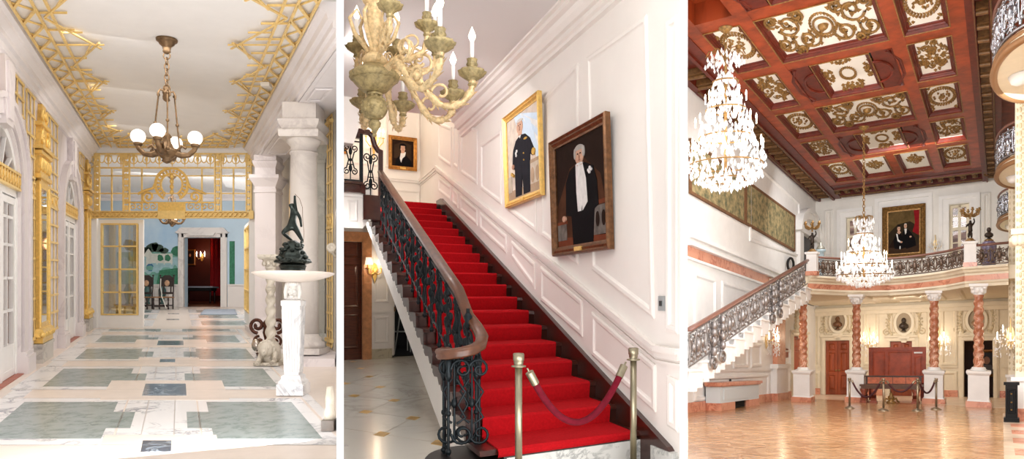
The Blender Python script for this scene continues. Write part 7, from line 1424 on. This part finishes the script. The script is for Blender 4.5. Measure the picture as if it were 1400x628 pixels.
def lamp_area(room, name, p, q_, sx, sy, power, col=DAY, spread=180): return area(name, room.P(*p), room.P(*q_), sx, sy, power, col, spread)
for d, w_ in ((6.8, 34), (10, 46), (13, 45), (16.4, 50)): lamp_area(H, 'hall_ceiling_fill', (-.2, d, 4.55), (-.2, d+2.0, 0), 2.8, 1.0, w_*.95)  # added fill under the ceiling, turned away from the camera; no fixture there
lamp_area(H, 'mural_room_fill', (0, 20.6, 4.5), (0, 25, .5), 5, 1.2, 190); lamp_area(H, 'mural_room_fill', (0, 25, 4.6), (0, 30, .5), 5, 1.2, 170)  # two unseen fill panels added to brighten the mural room
lamp_area(H, 'hall_window', (2.2, 10.3, 2.2), (-1, 10.9, 0), 1.0, 2.4, 28)
lamp_area(H, 'hall_window', (2.6, 16.3, 2.2), (-2, 16.8, .6), 1.8, 2.6, 50)
lamp_area(H, 'hall_up_fill', (-.2, 6.0, .2), (-.2, 12, 4.8), 2.4, .8, 110)  # fill added near the floor to lift the ceiling; no lamp stands here
point('red_room_light', H.P(1.15, 36.0, 2.6), 34, (1, .4, .18), .3)
lamp_area(S, 'stair_fill', (1.6, 3.6, 4.2), (2.0, 8, 1.0), 2.4, 1.2, 52)  # added fill high at the front of the stair hall
lamp_area(S, 'stair_fill', (1.2, 8.2, 4.4), (1.1, 11.5, .4), 1.2, 1.2, 85)  # second added fill, brightens the floor at lower left
lamp_area(S, 'stair_fill', (1.4, 12.2, 3.0), (1.5, 14.5, .4), .8, .8, 40)  # third added fill, below the landing, for the end wall
lamp_area(S, 'landing_fill', (2.2, 12.4, 6.5), (2.3, 15, 3.8), 2, 1, 46, WARM)  # warm fill added above the landing; no fixture there
lamp_area(S, 'stair_up_fill', (1.8, 3.6, .5), (2.2, 9, 4.6), 2, .8, 30)  # fill added low down to reach the stair hall ceiling
for d, w_ in ((9.5, 190), (15, 170)): lamp_area(G, 'ball_ceiling_fill', (-3.2, d, 7.4), (-3.2, d+3.4, 0), 4.5, 2, w_)  # unseen fills added high in the ballroom, aimed at the floor
lamp_area(G, 'ball_side_fill', (-.3, 12.2, 3.8), (-6.5, 17.5, 2.2), 4.5, 5, 420, (.96, .98, 1))  # side fill added to whiten the left wall; no window here
lamp_area(G, 'ball_up_fill', (-2.6, 5.6, .2), (-3, 15, 8), 5, 1.5, 340)  # low fill added to brighten the coffered ceiling
lamp_area(G, 'balcony_fill', (-3, 21.5, 7.7), (-3, 26, 3.5), 5, 1, 230)  # added fill for the upper back wall and balcony
lamp_area(G, 'under_balcony_fill', (-3, 24.7, 3.45), (-3, 26.8, .6), 5, .5, 150, (1, .92, .82))  # sourceless warm fill added for the wall under the balcony
lamp_area(G, 'ball_side_fill', (-.3, 9.2, 3.6), (-5.5, 13.5, 0), 3, 3, 240, (.97, .98, 1))  # second added side fill, for the floor at left

for fr_, px, py in ((LW, 1047, 459), (BW, 1189, 463), (BW, 1284, 463)):
    u_, v_ = G.uv(fr_, px, py); point('sconce_glow', fr_.p(u_, v_, .45), 9, (1, .82, .6), .06)
point('sconce_glow', at(1377, 458, 21.0), 7, (1, .82, .6), .06)
u_, v_ = S.uv(WBK, 512, 364); point('sconce_glow', WBK.p(u_, v_, .3), 5, (1, .8, .58), .05)
u_, v_ = S.uv(WBK, 511, 190); point('sconce_glow', WBK.p(u_, v_, .35), 6, (1, .8, .58), .05)
point('chandelier_glow', at(988, 190, 14.6), 60, (1, .9, .76), .25); point('chandelier_glow', at(1181, 355, 20.6), 50, (1, .9, .76), .25)
point('doorway_glow', G.P((D_['dC'][0]+D_['dC'][1])/2+.3, DB+1.6, 2.6), 12, (1, .62, .36), .1)
